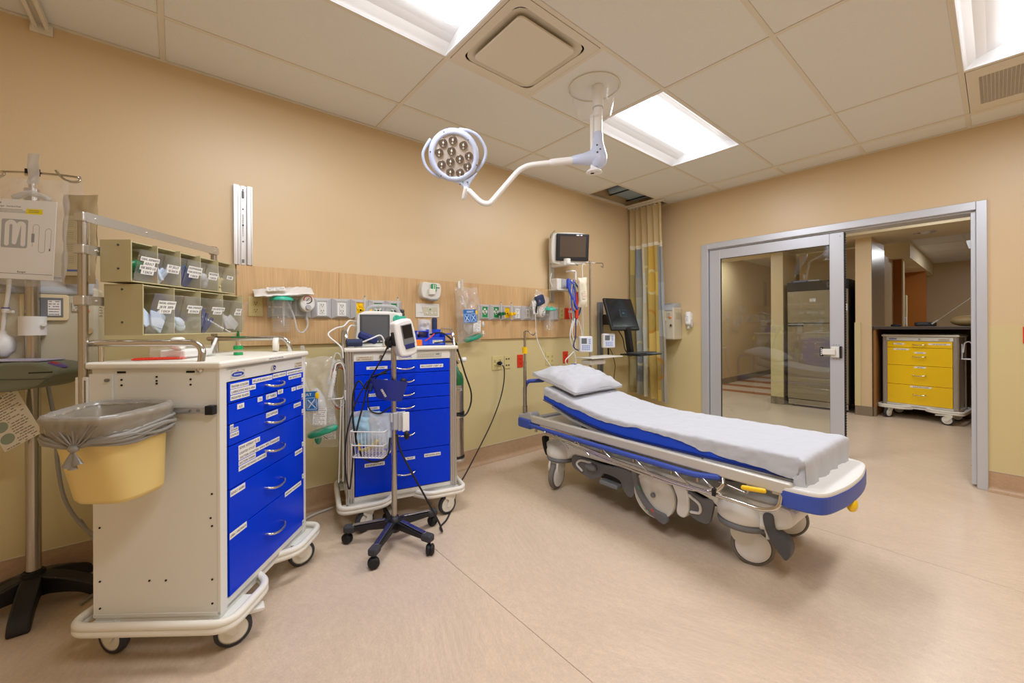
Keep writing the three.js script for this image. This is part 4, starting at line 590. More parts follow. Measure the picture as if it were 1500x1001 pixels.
solo('navy_cuff', 'navy blood pressure cuff lying beside the defibrillator screen', 'cuff', [MV(box(0.12, 0.05, 0.07, 0, 0, 0, 0.018), 0.03, 0.055, 0, 0, 0, -0.4)], M.navy, toB(0.1, 1.121, -0.06), B_TURN);
solo('rolled_cuff', 'small rolled dark cuff with white print at the cart edge', 'cuff', [MV(cyl(0.024, 0.024, 0.09, 0, 0, 0, 'x', 20), 0, 0.026, 0)], M.cuff, toB(0.045, 1.121, -0.02), B_TURN + 0.15);
solo('monitor_leads', 'white monitor leads looping out of the defibrillator side', 'cable', [tube([toB(0.075, 1.28, -0.2), toB(0.03, 1.285, -0.16), toB(-0.01, 1.25, -0.1), toB(-0.06, 1.235, -0.05), toB(-0.1, 1.2, -0.02), toB(-0.03, 1.12, 0.02), toB(-0.02, 1.06, 0.02)], 0.005, 70, 7), tube([toB(0.075, 1.25, -0.2), toB(0.03, 1.25, -0.12), toB(0.01, 1.2, -0.08), toB(0.015, 1.13, -0.06)], 0.005, 40, 7), tube([toB(0.06, 1.135, -0.02), toB(0.14, 1.17, 0.0), toB(0.2, 1.19, -0.01), toB(0.22, 1.16, -0.01), toB(0.225, 1.125, -0.03)], 0.005, 40, 7), tube([toB(0.05, 1.124, -0.03), toB(0.13, 1.128, -0.02), toB(0.22, 1.124, -0.04)], 0.005, 30, 7)], M.cableWhite);
solo('tape_roll', 'yellow tape roll under the handheld monitor on the blue cart', 'tape', MV(lathe([[0.018, -0.012], [0.032, -0.012], [0.032, 0.012], [0.018, 0.012], [0.018, -0.012]], 24), 0, 0.0125, 0), M.ivory, toB(0.25, 1.1165, -0.05), 0);
solo('gel_box', 'small orange box beside the blue tray on the cart', 'box', box(0.06, 0.04, 0.05, 0, 0.0205, 0, 0.004), M.orange, toB(0.45, 1.1165, -0.1), B_TURN);
{ // blue phlebotomy tray
  const t = thing('blood_draw_tray', 'bright blue carry tray with tubes and cuff on the drawer cart', 'tray', toB(0.545, 1.1165, -0.15), B_TURN);
  part(t, 'tray', [span(-0.1, 0.1, 0, 0.006, -0.1, 0.06), span(-0.1, 0.1, 0, 0.055, 0.055, 0.06), span(-0.1, 0.1, 0, 0.075, -0.1, -0.095), span(-0.1, -0.095, 0, 0.1, -0.1, 0.06), span(0.095, 0.1, 0, 0.075, -0.1, 0.06), span(-0.02, -0.015, 0, 0.11, -0.1, 0.06), span(-0.1, -0.02, 0.05, 0.055, -0.1, 0.06), span(-0.1, -0.02, 0.095, 0.1, -0.1, 0.06)], M.brightBlue); part(t, 'handle', [span(0.1, 0.17, 0.07, 0.08, -0.06, 0.02, 0.004), span(-0.13, -0.1, 0.09, 0.1, -0.06, 0.02, 0.004)], M.brightBlue); part(t, 'jar', [cyl(0.03, 0.03, 0.1, 0.06, 0.06, -0.03, 'y', 20)], M.brightBlue); part(t, 'label', MV(patch(0.07, 0.022, greek(2)), 0.045, 0.025, 0.0608), M.print);
}
{ const t = thing('spare_cuff', 'dark cuff with crumpled clear wrap standing in the blue tray', 'cuff', toB(0.55, 1.1235, -0.19), B_TURN); part(t, 'wrap', pouch(0.09, 0.14, 0.06, 51, 12, 12, 0.8).translate(-0.02, 0.1, 0), M.frost); part(t, 'cuff', MV(box(0.035, 0.11, 0.04, 0, 0, 0, 0.012), 0.045, 0.13, 0.0), M.cuff); }
solo('red_clip', 'thin red lead lying over the front of the blue tray', 'clip', tube([[0.0, 0.03, 0], [0.03, 0.05, 0.01], [0.06, 0.075, 0]], 0.004, 14, 6), M.red, toB(0.5, 1.12, -0.07), B_TURN);
{ // black cables from tray over the cart side
  solo('monitor_cable', 'black cable running from the blue tray down over the oxygen cylinder', 'cable', [tube([toB(0.55, 1.19, -0.14), toB(0.62, 1.2, -0.08), toB(0.7, 1.13, -0.05), toB(0.74, 1.05, -0.08), toB(0.8, 0.9, -0.12), toB(0.86, 0.75, -0.16), toB(0.85, 0.66, -0.16), toB(0.8, 0.6, -0.14), toB(0.72, 0.62, -0.12)], 0.006, 90, 7), tube([toB(0.56, 1.135, -0.05), toB(0.64, 1.14, -0.04), toB(0.71, 1.13, -0.06), toB(0.735, 1.07, -0.1)], 0.005, 30, 7)], M.cable);
}
{ // oxygen cylinder on the cart side
  const t = thing('oxygen_cylinder', 'aluminium oxygen cylinder with green shoulder strapped to the blue cart side', 'cylinder', toB(0.757, 0, -0.2), B_TURN);
  part(t, 'tank', lathe([[0, 0.27], [0.045, 0.27], [0.055, 0.285], [0.0555, 0.82]], 32), M.steel); part(t, 'shoulder', lathe([[0.0555, 0.82], [0.0555, 0.86], [0.045, 0.9], [0.022, 0.925], [0.016, 0.95], [0, 0.95]], 32), M.darkGreen, 'dark green painted shoulder'); part(t, 'label', MV(patch(0.05, 0.02, lines('USP', '#b4b0a8', '#333')), 0.0, 0.79, 0.0562), M.print);
  part(t, 'valve', [cyl(0.013, 0.013, 0.06, 0, 0.975, 0), box(0.03, 0.05, 0.035, 0, 1.01, 0.0, 0.006), cyl(0.016, 0.016, 0.03, 0, 0.99, 0.03, 'z')], M.chrome); part(t, 'valve_knob', [cyl(0.018, 0.018, 0.03, 0.06, 1.0, 0, 'x', 16), cyl(0.006, 0.006, 0.05, 0.03, 1.0, 0, 'x')], M.white); part(t, 'hose_barb', [box(0.028, 0.012, 0.02, -0.01, 0.95, 0.02, 0.004), cyl(0.006, 0.004, 0.05, -0.012, 0.92, 0.035)], M.teal);
  part(t, 'strap', [lathe([[0.057, 0.6], [0.06, 0.6], [0.06, 0.625], [0.057, 0.625], [0.057, 0.6]], 28), lathe([[0.057, 0.29], [0.06, 0.29], [0.06, 0.305], [0.057, 0.305], [0.057, 0.29]], 28)], M.black); part(t, 'holder', [lathe([[0, 0.262], [0.06, 0.262], [0.063, 0.285], [0.06, 0.29], [0.058, 0.27], [0, 0.269]], 28), lathe([[0.06, 0.585], [0.0635, 0.585], [0.0635, 0.6], [0.06, 0.6], [0.06, 0.585]], 28), box(0.02, 0.34, 0.02, -0.066, 0.43, 0)], M.alu2);
}
{ // paddles, leads hanging at the cart's side
  const t = thing('paddle_holder', 'white wire holder with two ribbed handles on the blue cart side', 'holder', B_AT, B_TURN);
  for (const [z, y] of [[-0.02, 0.0], [-0.14, 0.06]]) part(t, 'ribbed_handle', [...Array.from({ length: 9 }, (_, i) => cyl(0.0125, 0.0125, 0.012, -0.09 + i * 0.003, 0.83 + y + i * 0.0165, z, 'y', 12)), MV(cyl(0.0105, 0.0105, 0.16, 0, 0, 0), -0.077, 0.9 + y, z, 0, 0, -0.17)], M.white);
  part(t, 'wire_frame', [tube([[-0.066, 0.98, -0.02], [-0.055, 1.02, -0.02], [-0.03, 1.025, -0.02], [-0.01, 0.98, -0.02], [-0.005, 0.9, -0.02]], 0.005, 30, 7), tube([[-0.066, 1.04, -0.14], [-0.05, 1.08, -0.14], [-0.03, 1.07, -0.13], [-0.01, 1.0, -0.13]], 0.004, 24, 7), pipe([[-0.1, 0.81, -0.02], [-0.02, 0.81, -0.02], [-0.01, 0.81, -0.12]], 0.004, 0.02), pipe([[-0.03, 0.8, -0.02], [-0.045, 0.3, -0.03]], 0.0035, 0.02), pipe([[-0.018, 0.8, -0.03], [-0.02, 0.3, -0.04]], 0.0035, 0.02)], M.white);
  const u = thing('lead_bundle', 'coiled bundle of red, grey and white leads on the blue cart side', 'cable', B_AT, B_TURN);
  const loops = (n, seed, r) => { const q = rng(seed), out = []; for (let i = 0; i < n; i++) { const w = 0.03 + q() * 0.03, h = 0.12 + q() * 0.035, cx = -0.045 + q() * 0.02, cy = 0.87 + q() * 0.03, z = -0.02 - q() * 0.06; out.push(tube([[cx - w, cy, z], [cx - w * 0.6, cy + h * 0.85, z], [cx, cy + h, z + 0.01], [cx + w * 0.6, cy + h * 0.8, z + 0.01], [cx + w, cy, z], [cx + w * 0.5, cy - h * 0.9, z], [cx, cy - h, z], [cx - w * 0.6, cy - h * 0.8, z]], r, 50, 6, true)); } return out; };
  part(u, 'red_lead', loops(2, 3, 0.0028), M.red); part(u, 'grey_lead', loops(4, 7, 0.0032), M.cableGrey); part(u, 'white_lead', loops(3, 9, 0.0035), M.cableWhite); part(u, 'connector', [box(0.012, 0.06, 0.01, -0.005, 0.83, -0.01, 0.003)], M.white);
}
solo('floor_cable', 'white cable lying along the skirting between the two blue carts', 'cable', tube([[0.35, 0.12, 4.25], [0.3, 0.05, 4.2], [0.2, 0.012, 4.1], [0.12, 0.01, 3.98], [0.09, 0.01, 3.85]], 0.007, 40, 7), M.cableWhite);
// ---------------------------------------------------------------- rolling vital signs stand
{
  const c = [0.765, 0, 3.70], t = thing('vital_signs_stand', 'rolling vital signs stand with five castors and wire basket', 'stand', c, 0);
  const ang = [2.175, 0.82, -0.36, -1.64, -2.9];                                // leg directions
  for (const a of ang) {
    const dx = Math.cos(a), dz = Math.sin(a), R = 0.262, M4 = g => g.rotateY(-a);
    const leg = part(t, 'leg', [M4(ext([[0.0, 0.075], [0.0, 0.125], [0.05, 0.128], [0.26, 0.098], [0.262, 0.078], [0.06, 0.085]], 0.036, 0.004).translate(0, 0, -0.018))], M.black);
    part(leg, 'polished_top', [M4(MV(box(0.18, 0.004, 0.026, 0, 0, 0, 0.002), 0.145, 0.121, 0, 0, 0, -0.14))], M.steel, 'worn polished strip');
    part(leg, 'end_cap', [M4(box(0.065, 0.04, 0.05, 0.25, 0.088, 0, 0.012))], M.rubber);
    const k = a * 1.7; part(leg, 'castor', [MV(lathe([[0, -0.022], [0.02, -0.022], [0.028, -0.016], [0.03, -0.006], [0.024, -0.003], [0.024, 0.003], [0.03, 0.006], [0.028, 0.016], [0.02, 0.022], [0, 0.022]], 22).rotateX(PI / 2), 0, 0.03, 0, 0, k).translate(dx * R + Math.cos(k) * 0.012, 0, dz * R), cyl(0.008, 0.008, 0.045, dx * R, 0.06, dz * R)], M.softBlack);
  }
  part(t, 'hub', [lathe([[0, 0.065], [0.035, 0.065], [0.042, 0.09], [0.04, 0.125], [0.026, 0.135], [0.024, 0.15], [0, 0.15]], 24)], M.black);
  part(t, 'pole', [cyl(0.0155, 0.0155, 1.0, 0, 0.63, 0, 'y', 20)], M.steel); part(t, 'collar', [cyl(0.02, 0.02, 0.05, 0, 0.72, 0)], M.offwhite);
  part(t, 'ball_joint', [ball(0.034, -0.02, 1.155, 0.01), ball(0.022, 0.012, 1.17, 0.0)], M.softBlack);
  part(t, 'clamp', [box(0.045, 0.1, 0.045, 0.008, 0.70, -0.008, 0.006), box(0.01, 0.11, 0.045, 0.035, 0.70, -0.032, 0.004)], M.grey); part(t, 'clamp_knob', [ball(0.02, 0.06, 0.62, -0.05, 0.8, 1.3, 0.8), ball(0.018, 0.04, 0.93, -0.04)], M.softBlack); part(t, 'side_pocket', [MV(box(0.012, 0.11, 0.04, 0, 0, 0, 0.004), 0.05, 0.695, -0.05)], M.white);
  // wire basket
  const wires = [], bw = 0.2, bd = 0.14, bh = 0.15; const ring = (y, k) => pipe([[-bw / 2 * k, y, -bd / 2 * k], [bw / 2 * k, y, -bd / 2 * k], [bw / 2 * k, y, bd / 2 * k], [-bw / 2 * k, y, bd / 2 * k], [-bw / 2 * k, y, -bd / 2 * k]], 0.0035, 0.015, 6);
  wires.push(ring(0, 0.9), ring(0.07, 0.95), ring(bh, 1)); for (let i = 0; i <= 9; i++) { const x = -bw / 2 + bw * i / 9; wires.push(pipe([[x, bh, -bd / 2], [x * 0.9, 0, -bd / 2 * 0.9], [x * 0.9, 0, bd / 2 * 0.9], [x, bh, bd / 2]], 0.002, 0.008, 5, false)); } for (let i = 1; i < 6; i++) { const z = -bd / 2 + bd * i / 6; wires.push(pipe([[-bw / 2, bh, z], [-bw / 2 * 0.9, 0, z * 0.9], [bw / 2 * 0.9, 0, z * 0.9], [bw / 2, bh, z]], 0.002, 0.008, 5, false)); }
  const ba = part(t, 'wire_basket', wires, M.white, 'white wire basket'); ba.position.set(-0.115, 0.495, 0.085); ba.rotation.y = 0.80;
}
const basketAt = (x, y, z) => { const p = V(x, y, z).applyAxisAngle(V(0, 1, 0), 0.80); return [0.65 + p.x, 0.495 + y, 3.785 + p.z]; };
{ const t = thing('probe_packets', 'clear and blue packets stuffed in the white wire basket', 'packets', basketAt(0, 0, 0), 0.80); const r = rng(77);
  for (let i = 0; i < 9; i++) { const m2 = [M.frost, M.maskBlue, M.glove][i % 3]; part(t, 'packet', MV(pouch(0.085 + r() * 0.03, 0.17 + r() * 0.06, 0.02, 60 + i, 10, 14, 0.7), -0.07 + i * 0.0175, 0.125 + r() * 0.06, (r() - 0.5) * 0.05, (r() - 0.5) * 0.3, (r() - 0.5) * 0.7, (r() - 0.5) * 0.35), m2); }
  part(t, 'probe_cover', [tube([[-0.05, 0.03, 0.03], [0, 0.05, 0.045], [0.05, 0.09, 0.045]], 0.011, 16, 8)], M.ivory); part(t, 'tab', MV(box(0.012, 0.04, 0.002), -0.05, 0.06, 0.057), M.yellow); }
{ // handheld vital signs monitor
  const t = thing('handheld_monitor', 'white handheld vital signs monitor tilted on top of the rolling stand', 'monitor', [0.80, 1.185, 3.655], 1.62);
  const T = g => merge([g]).rotateZ(0.2); part(t, 'housing', [T(ext(smoothShape([[-0.05, 0.09], [0.045, 0.1], [0.058, 0.08], [0.06, -0.08], [0.045, -0.108], [-0.045, -0.105], [-0.058, -0.08], [-0.056, 0.07]]), 0.05, 0.012).translate(0, 0, -0.03))], M.white); const b = part(t, 'display', T(box(0.07, 0.12, 0.006, 0.012, 0.012, 0.033, 0.003)), M.midGrey); part(b, 'screen', T(box(0.058, 0.075, 0.003, 0.012, 0.03, 0.036)), M.screen); part(b, 'blue_keys', T(box(0.06, 0.028, 0.004, 0.012, -0.055, 0.036, 0.003)), M.navy); part(t, 'probe_well', T([box(0.014, 0.08, 0.022, -0.064, 0.0, 0.0, 0.005)]), M.softBlack);
}
{ // cuff basket
  const t = thing('cuff_pouch', 'navy cuff holder hanging on the rolling stand pole', 'cuff', [0.735, 0.88, 3.715], 0.75);
  const n = 20, pos = [], idx = []; for (let j = 0; j <= 4; j++) for (let i = 0; i <= n; i++) { const a = PI * i / n; const y = -0.055 + j * 0.028 + 0.03 * (i / n - 0.5) + (j === 4 ? 0.01 * Math.sin(a) : 0), r = 0.06 + j * 0.008; pos.push(Math.cos(a) * r * 1.25, y, Math.sin(a) * r * 0.8); } for (let j = 0; j < 4; j++) for (let i = 0; i < n; i++) { const a = j * (n + 1) + i; idx.push(a, a + 1, a + n + 1, a + 1, a + n + 2, a + n + 1); }
  const g = new THREE.BufferGeometry(); g.setAttribute('position', new THREE.Float32BufferAttribute(pos, 3)); g.setIndex(idx); g.computeVertexNormals(); part(t, 'cuff_wrap', g, new THREE.MeshPhysicalMaterial({ color: 0x26359a, roughness: 0.6, side: THREE.DoubleSide })); part(t, 'label', MV(patch(0.012, 0.05, greek(4)), 0.0, -0.01, 0.074, 0.3, 0, 0.4), M.print); part(t, 'lining', [box(0.14, 0.09, 0.004, 0, 0, 0.005)], M.navy); part(t, 'cuff_hook', tube([[-0.06, 0.02, 0.02], [-0.09, 0.03, 0.03], [-0.1, 0.0, 0.03]], 0.012, 12, 8), M.navy);
}
solo('stand_cables', 'tangle of black cables hanging on the rolling stand', 'cable', [tube([[0.76, 1.19, 3.71], [0.74, 1.1, 3.74], [0.7, 1.0, 3.78], [0.66, 0.92, 3.81], [0.64, 0.8, 3.83], [0.63, 0.68, 3.86], [0.62, 0.55, 3.88], [0.61, 0.4, 3.89], [0.6, 0.3, 3.9], [0.585, 0.4, 3.915], [0.595, 0.6, 3.915], [0.62, 0.8, 3.87], [0.67, 0.93, 3.82]], 0.0045, 120, 6), tube([[0.75, 0.98, 3.74], [0.69, 0.95, 3.8], [0.66, 0.88, 3.82], [0.62, 0.93, 3.85], [0.6, 0.88, 3.87], [0.6, 0.76, 3.88], [0.62, 0.6, 3.87], [0.66, 0.49, 3.84], [0.72, 0.47, 3.79], [0.75, 0.5, 3.735], [0.755, 0.6, 3.72]], 0.0055, 100, 6), tube([[0.76, 1.0, 3.72], [0.7, 0.96, 3.77], [0.66, 0.86, 3.81], [0.66, 0.76, 3.8], [0.7, 0.74, 3.76], [0.76, 0.78, 3.72]], 0.0045, 60, 6), tube([[0.79, 1.22, 3.69], [0.77, 1.17, 3.73], [0.765, 1.12, 3.735]], 0.006, 20, 6)], M.cable);
{ const t = thing('black_cable', 'black power cord from the wall socket along the floor to the rolling stand', 'cord'); part(t, 'cord', tube([[0.05, 0.895, 2.345], [0.075, 0.87, 2.335], [0.08, 0.75, 2.335], [0.08, 0.58, 2.38], [0.1, 0.38, 2.5], [0.14, 0.2, 2.66], [0.22, 0.06, 2.84], [0.34, 0.007, 3.0], [0.55, 0.006, 3.17], [0.74, 0.006, 3.34], [0.80, 0.007, 3.42], [0.86, 0.012, 3.44], [0.87, 0.08, 3.47], [0.85, 0.25, 3.55], [0.82, 0.42, 3.63], [0.79, 0.55, 3.68], [0.785, 0.62, 3.69]], 0.0055, 160, 7), M.cable); part(t, 'plug', [cyl(0.02, 0.014, 0.03, 0.03, 0.903, 2.352, 'x', 16), ball(0.016, 0.05, 0.9, 2.348)], M.softBlack); part(t, 'cord_clip', box(0.012, 0.02, 0.02, 0.06, 0.892, 2.342, 0.004), M.grey); }
// ---------------------------------------------------------------- stretcher (local x from head to foot, local z towards the room)
const BED = [0.50, 0, 2.12], BTURN = -0.04;
const bed = thing('stretcher', 'hospital stretcher with blue mattress, raised back and beige base', 'bed', BED, BTURN);
// centre line of the mattress top: raised back, flat seat and legs
const topLine = new THREE.CatmullRomCurve3([[0.235, 0.762], [0.34, 0.738], [0.55, 0.688], [0.75, 0.65], [0.95, 0.632], [1.2, 0.632], [1.6, 0.638], [1.945, 0.642]].map(p => V(p[0], p[1], 0)), false, 'centripetal');
function sweepTop(sections, n, off) { return Array.from({ length: n + 1 }, (_, i) => { const t = i / n, p = topLine.getPointAt(t), g = topLine.getTangentAt(t); return { p, n: V(-g.y, g.x, 0), t }; }); }
{ // mattress: rounded slab following the line
  const N = 44, HW = 0.305, TH = 0.108, sec = []; const R = 0.022; for (const [cz, cy, a0] of [[HW - R, -R, 0], [-(HW - R), -R, PI / 2], [-(HW - R), -TH + R, PI], [HW - R, -TH + R, PI * 1.5]]) for (let k = 0; k <= 4; k++) { const a = a0 + k / 4 * PI / 2; sec.push([cz + R * Math.cos(a), cy + R * Math.sin(a)]); }
  const pos = [], idx = [], m = sec.length; sweepTop(0, N).forEach(({ p, n }) => sec.forEach(([z, d]) => pos.push(p.x + n.x * d, p.y + n.y * d, z)));
  for (let i = 0; i < N; i++) for (let j = 0; j < m; j++) { const a = i * m + j, b = i * m + (j + 1) % m; idx.push(a, b, a + m, b, b + m, a + m); }
  for (const [s, fl] of [[0, 0], [N, 1]]) for (let j = 1; j < m - 1; j++) fl ? idx.push(s * m, s * m + j, s * m + j + 1) : idx.push(s * m, s * m + j + 1, s * m + j);
  const g = new THREE.BufferGeometry(); g.setAttribute('position', new THREE.Float32BufferAttribute(pos, 3)); g.setIndex(idx); g.computeVertexNormals();
  const mt = part(bed, 'mattress', g, M.mattress, 'royal blue vinyl mattress');
  for (const d of [-TH + 0.004]) part(mt, 'piping', tube(sweepTop(0, 30).map(({ p, n }) => V(p.x + n.x * d, p.y + n.y * d, HW + 0.001)), 0.0035, 80, 6), M.navy);
  // fitted-loose sheet over the top: hem falls to different heights on the near side
  const hem = new THREE.CatmullRomCurve3([[0.235, 0.055], [0.6, 0.04], [0.9, 0.028], [1.07, 0.022], [1.26, 0.022], [1.41, 0.04], [1.5, 0.065], [1.74, 0.075], [1.95, 0.1]].map(p => V(p[0], p[1], 0)));
  const NS = 150, NJ = 74, sp = [], si = [];
  for (let i = 0; i <= NS; i++) {
    const tt = i / NS, over = Math.max(0, (tt - 0.93) / 0.07), tq = Math.min(1, tt / 0.93), p = topLine.getPointAt(tq), g2 = topLine.getTangentAt(tq), nx = -g2.y, ny = g2.x;
    const drop = hem.getPointAt(THREE.MathUtils.clamp((p.x - 0.235) / 1.715, 0, 1)).y + 0.003 * noise2(p.x * 12, 4);
    const scal = 0.011 * Math.pow(Math.max(0, Math.sin(p.x * 13 + noise2(p.x * 3, 2))), 6);
    for (let j = 0; j <= NJ; j++) {
      const q = -1 + 2 * j / NJ, flat = HW + 0.004, hang = q > 0 ? drop - scal : 0.07, total = flat + hang; let s = Math.abs(q) * total, z, d; const rr = 0.02;
      if (s < flat - rr) { z = s; d = 0.004; } else { const a = Math.min(1, (s - (flat - rr)) / (rr * 1.4)); z = flat - rr + rr * Math.sin(a * PI / 2) + 0.003; d = 0.004 - rr * (1 - Math.cos(a * PI / 2)) - Math.max(0, s - (flat - rr) - rr * 1.4); }
      const wr = 0.0022 * noise3(p.x * 9, q * 5, 1) + 0.0016 * noise3(p.x * 30, q * 14, 2) + 0.0012 * Math.sin(p.x * 60 + q * 8 + 3 * noise2(p.x * 4, q * 3)); d += wr * (s < flat ? 1 : 0); if (s > flat) z += wr * 1.6 + 0.004 * Math.max(0, noise2(p.x * 22, 7)) * ((s - flat) / hang);
      let x = p.x + nx * d, y = p.y + ny * d; z *= Math.sign(q);
      if (over > 0) { // down over the foot end
        const R2 = 0.025, len = over * 0.155, a = Math.min(1, len / (R2 * 1.5)); x = 1.948 + R2 * Math.sin(a * PI / 2) + 0.01 * Math.sin(q * 16) * Math.max(0, len - 0.04) * 6 + wr * 2; const yy = 0.646 - R2 * (1 - Math.cos(a * PI / 2)) - Math.max(0, len - R2 * 1.5);
        if (s > flat - rr) { const f = (s - (flat - rr)) / (hang + rr); x += 0.012 * Math.sin(f * 3) - f * 0.05; y = yy - f * 0.03; z = Math.sign(q) * (flat + 0.006 + 0.01 * Math.sin(f * 6 + over * 4)); y = Math.min(y, 0.646 - f * 0.1) - 0.02 * over * f; } else { y = yy; z *= 1 + 0.015 * over * noise2(over * 3, q * 4); }
      }
      sp.push(x, y, z);
    }
  }
  for (let i = 0; i < NS; i++) for (let j = 0; j < NJ; j++) { const a = i * (NJ + 1) + j; si.push(a, a + NJ + 1, a + 1, a + 1, a + NJ + 1, a + NJ + 2); }
  let sg = new THREE.BufferGeometry(); sg.setAttribute('position', new THREE.Float32BufferAttribute(sp, 3)); sg.setIndex(si); sg.computeVertexNormals();
  M.sheet2 = M.sheet.clone(); M.sheet2.side = THREE.DoubleSide;
  const sh = part(scene, numbered('bed_sheet'), sg, M.sheet2); sh.position.set(...BED); sh.rotation.y = BTURN; tag(sh, 'white cotton sheet spread over the blue stretcher mattress', 'sheet');
  part(sh, 'rolled_end', [tube([[0.245, 0.765, -0.29], [0.232, 0.755, -0.1], [0.23, 0.75, 0.12], [0.228, 0.742, 0.29]], 0.021, 30, 10)], M.sheet2);
}
{ // pillow
  const n = 44, g = new THREE.BoxGeometry(1, 1, 1, n, 2, n), p = g.attributes.position; const W = 0.46, D = 0.60;
  for (let i = 0; i < p.count; i++) { const u = p.getX(i) * 2, v = p.getZ(i) * 2, s = p.getY(i); const e = Math.pow(Math.max(0, (1 - Math.pow(Math.abs(u), 2.6)) * (1 - Math.pow(Math.abs(v), 2.6))), 0.55), pin = 1 - 0.06 * (u * u * (1 - v * v) + v * v * (1 - u * u)) - 0.0; const nz = noise3(u * 2.2, v * 2.2, 3) * 0.012 + noise3(u * 6, v * 6, 5) * 0.005 * e; const crease = 0.004 * Math.sin((u * 9 + v * 4) + 2 * noise2(u * 2, v * 2)) * (1 - e); p.setXYZ(i, u * W / 2 * (1 + 0.0 * v) * (0.94 + 0.06 * Math.abs(v)) , s > 0 ? 0.012 + e * 0.085 + nz * e * 1.4 + crease : s < 0 ? -0.012 - e * 0.03 : 0, v * D / 2 * (0.95 + 0.05 * Math.abs(u))); }
  g.computeVertexNormals(); const pl = solo('pillow', 'white pillow lying on the raised back of the stretcher', 'pillow', g.rotateZ(-0.235).rotateY(0.06), M.sheet, [0, 0, 0]);
  const o = V(0.285, 0.799, -0.01).applyAxisAngle(V(0, 1, 0), BTURN).add(V(...BED)); pl.position.copy(o); pl.rotation.y = BTURN;
  const hemPts = []; for (let k = 0; k <= 30; k++) { const v = -1 + 2 * k / 30; hemPts.push(V(W / 2 * 0.99, 0.004, v * D / 2 * 0.99)); } part(pl, 'seam', tube(hemPts, 0.0035, 60, 6).rotateZ(-0.235).rotateY(0.06), M.sheet);
}
{ // deck and rails
  const S = (n, g, m2, l) => part(bed, n, g, m2, l);
  S('back_panel', [ext([[0.3, 0.628], [0.5, 0.563], [0.75, 0.524], [1.0, 0.512], [1.0, 0.5], [0.74, 0.508], [0.49, 0.548], [0.29, 0.612]], 0.58).translate(0, 0, -0.29)], M.grey);
  S('deck_panel', [span(1.0, 1.48, 0.49, 0.52, -0.29, 0.29, 0.006)], M.bedBeige); S('deck_panel', [span(1.49, 1.94, 0.5, 0.53, -0.29, 0.29, 0.006)], M.bedBeige);
  for (const s of [1, -1]) {
    S('side_frame', [span(0.12, 1.93, 0.47, 0.53, s * 0.325, s * 0.362, 0.012)], mat(0xd3cfc4, 0.35, 0.25));
    S('side_bumper', [tube([[0.12, 0.452, s * 0.365], [0.6, 0.45, s * 0.372], [1.2, 0.45, s * 0.372], [1.5, 0.452, s * 0.37], [1.6, 0.466, s * 0.36]], 0.0165, 50, 10)], M.bedBlue, 'blue plastic side strip');
    S('bumper_bolt', [0.2, 0.4, 0.62, 0.85, 1.1, 1.35, 1.5].map(u => cyl(0.011, 0.008, 0.024, u, 0.43, s * 0.372)), M.steel);
    // folded side rail of bent chrome tube
    S('folded_side_rail', [pipe([[0.31, 0.46, s * 0.37], [0.315, 0.425, s * 0.385], [0.55, 0.425, s * 0.39], [1.0, 0.395, s * 0.39], [1.35, 0.383, s * 0.39], [1.6, 0.385, s * 0.39], [1.82, 0.385, s * 0.39], [1.885, 0.41, s * 0.385], [1.885, 0.47, s * 0.35]], 0.0095, 0.05), pipe([[0.45, 0.415, s * 0.385], [0.8, 0.39, s * 0.385], [1.2, 0.365, s * 0.385], [1.5, 0.37, s * 0.385], [1.62, 0.42, s * 0.38]], 0.0075, 0.05), ...[0.42, 0.62, 0.85, 1.1, 1.35, 1.52].map((u, i) => pipe([[u, 0.452, s * 0.37], [u + 0.05, 0.425, s * 0.388], [u + 0.14, 0.375, s * 0.386]], 0.0065, 0.03))], M.chrome, 'chrome folded side rail');
    S('rail_clamp', [box(0.022, 0.04, 0.03, 1.6, 0.398, s * 0.388, 0.006)], M.softBlack); S('rail_post', [pipe([[1.62, 0.47, s * 0.345], [1.635, 0.44, s * 0.37], [1.605, 0.4, s * 0.388]], 0.0095, 0.02)], M.chrome);
    S('deck_bracket', [0.75, 0.95, 1.12].map(u => ext([[0, 0], [0.08, 0], [0.06, -0.035], [0.02, -0.035]], 0.04).translate(u, 0.515, s > 0 ? 0.27 : -0.31)), M.grey); S('deck_block', [span(1.26, 1.4, 0.47, 0.52, s * 0.29, s * 0.325, 0.008)], M.bedBeige);
    S('litter_tray', [span(1.45, 1.7, 0.5, 0.52, s * 0.3, s * 0.335, 0.004)], M.bedBeige);
    // corner blocks of the head end
    S('corner_block', [span(-0.035, 0.125, 0.415, 0.495, s * 0.255, s * 0.375, 0.018)], M.bedBlue, 'blue corner bumper'); S('corner_cap', [ext(smoothShape([[-0.03, 0.49], [-0.03, 0.515], [0.02, 0.525], [0.07, 0.545], [0.115, 0.548], [0.12, 0.49]]), 0.08, 0.006).translate(0, 0, s * 0.315 - 0.04)], M.grey);
    S('push_handle', [pipe([[-0.035, 0.5, s * 0.29], [-0.037, 0.585, s * 0.29], [-0.037, 0.74, s * 0.29], [-0.01, 0.785, s * 0.28], [0.09, 0.795, s * 0.2]], 0.0165, 0.06)], M.bedBlue, 'blue push handle');
  }
  S('head_crossbar', [span(0.0, 0.07, 0.44, 0.49, -0.28, 0.28, 0.012)], M.grey); S('head_tray', [span(0.1, 0.62, 0.472, 0.482, -0.32, 0.32)], M.bedBeige); S('gas_strut', [cyl(0.012, 0.012, 0.35, 0, 0, 0, 'x').rotateZ(0.25).translate(0.62, 0.515, 0.1), cyl(0.012, 0.012, 0.35, 0, 0, 0, 'x').rotateZ(0.25).translate(0.62, 0.515, -0.1), box(0.1, 0.05, 0.06, 0.5, 0.505, 0.2, 0.01)], M.grey);
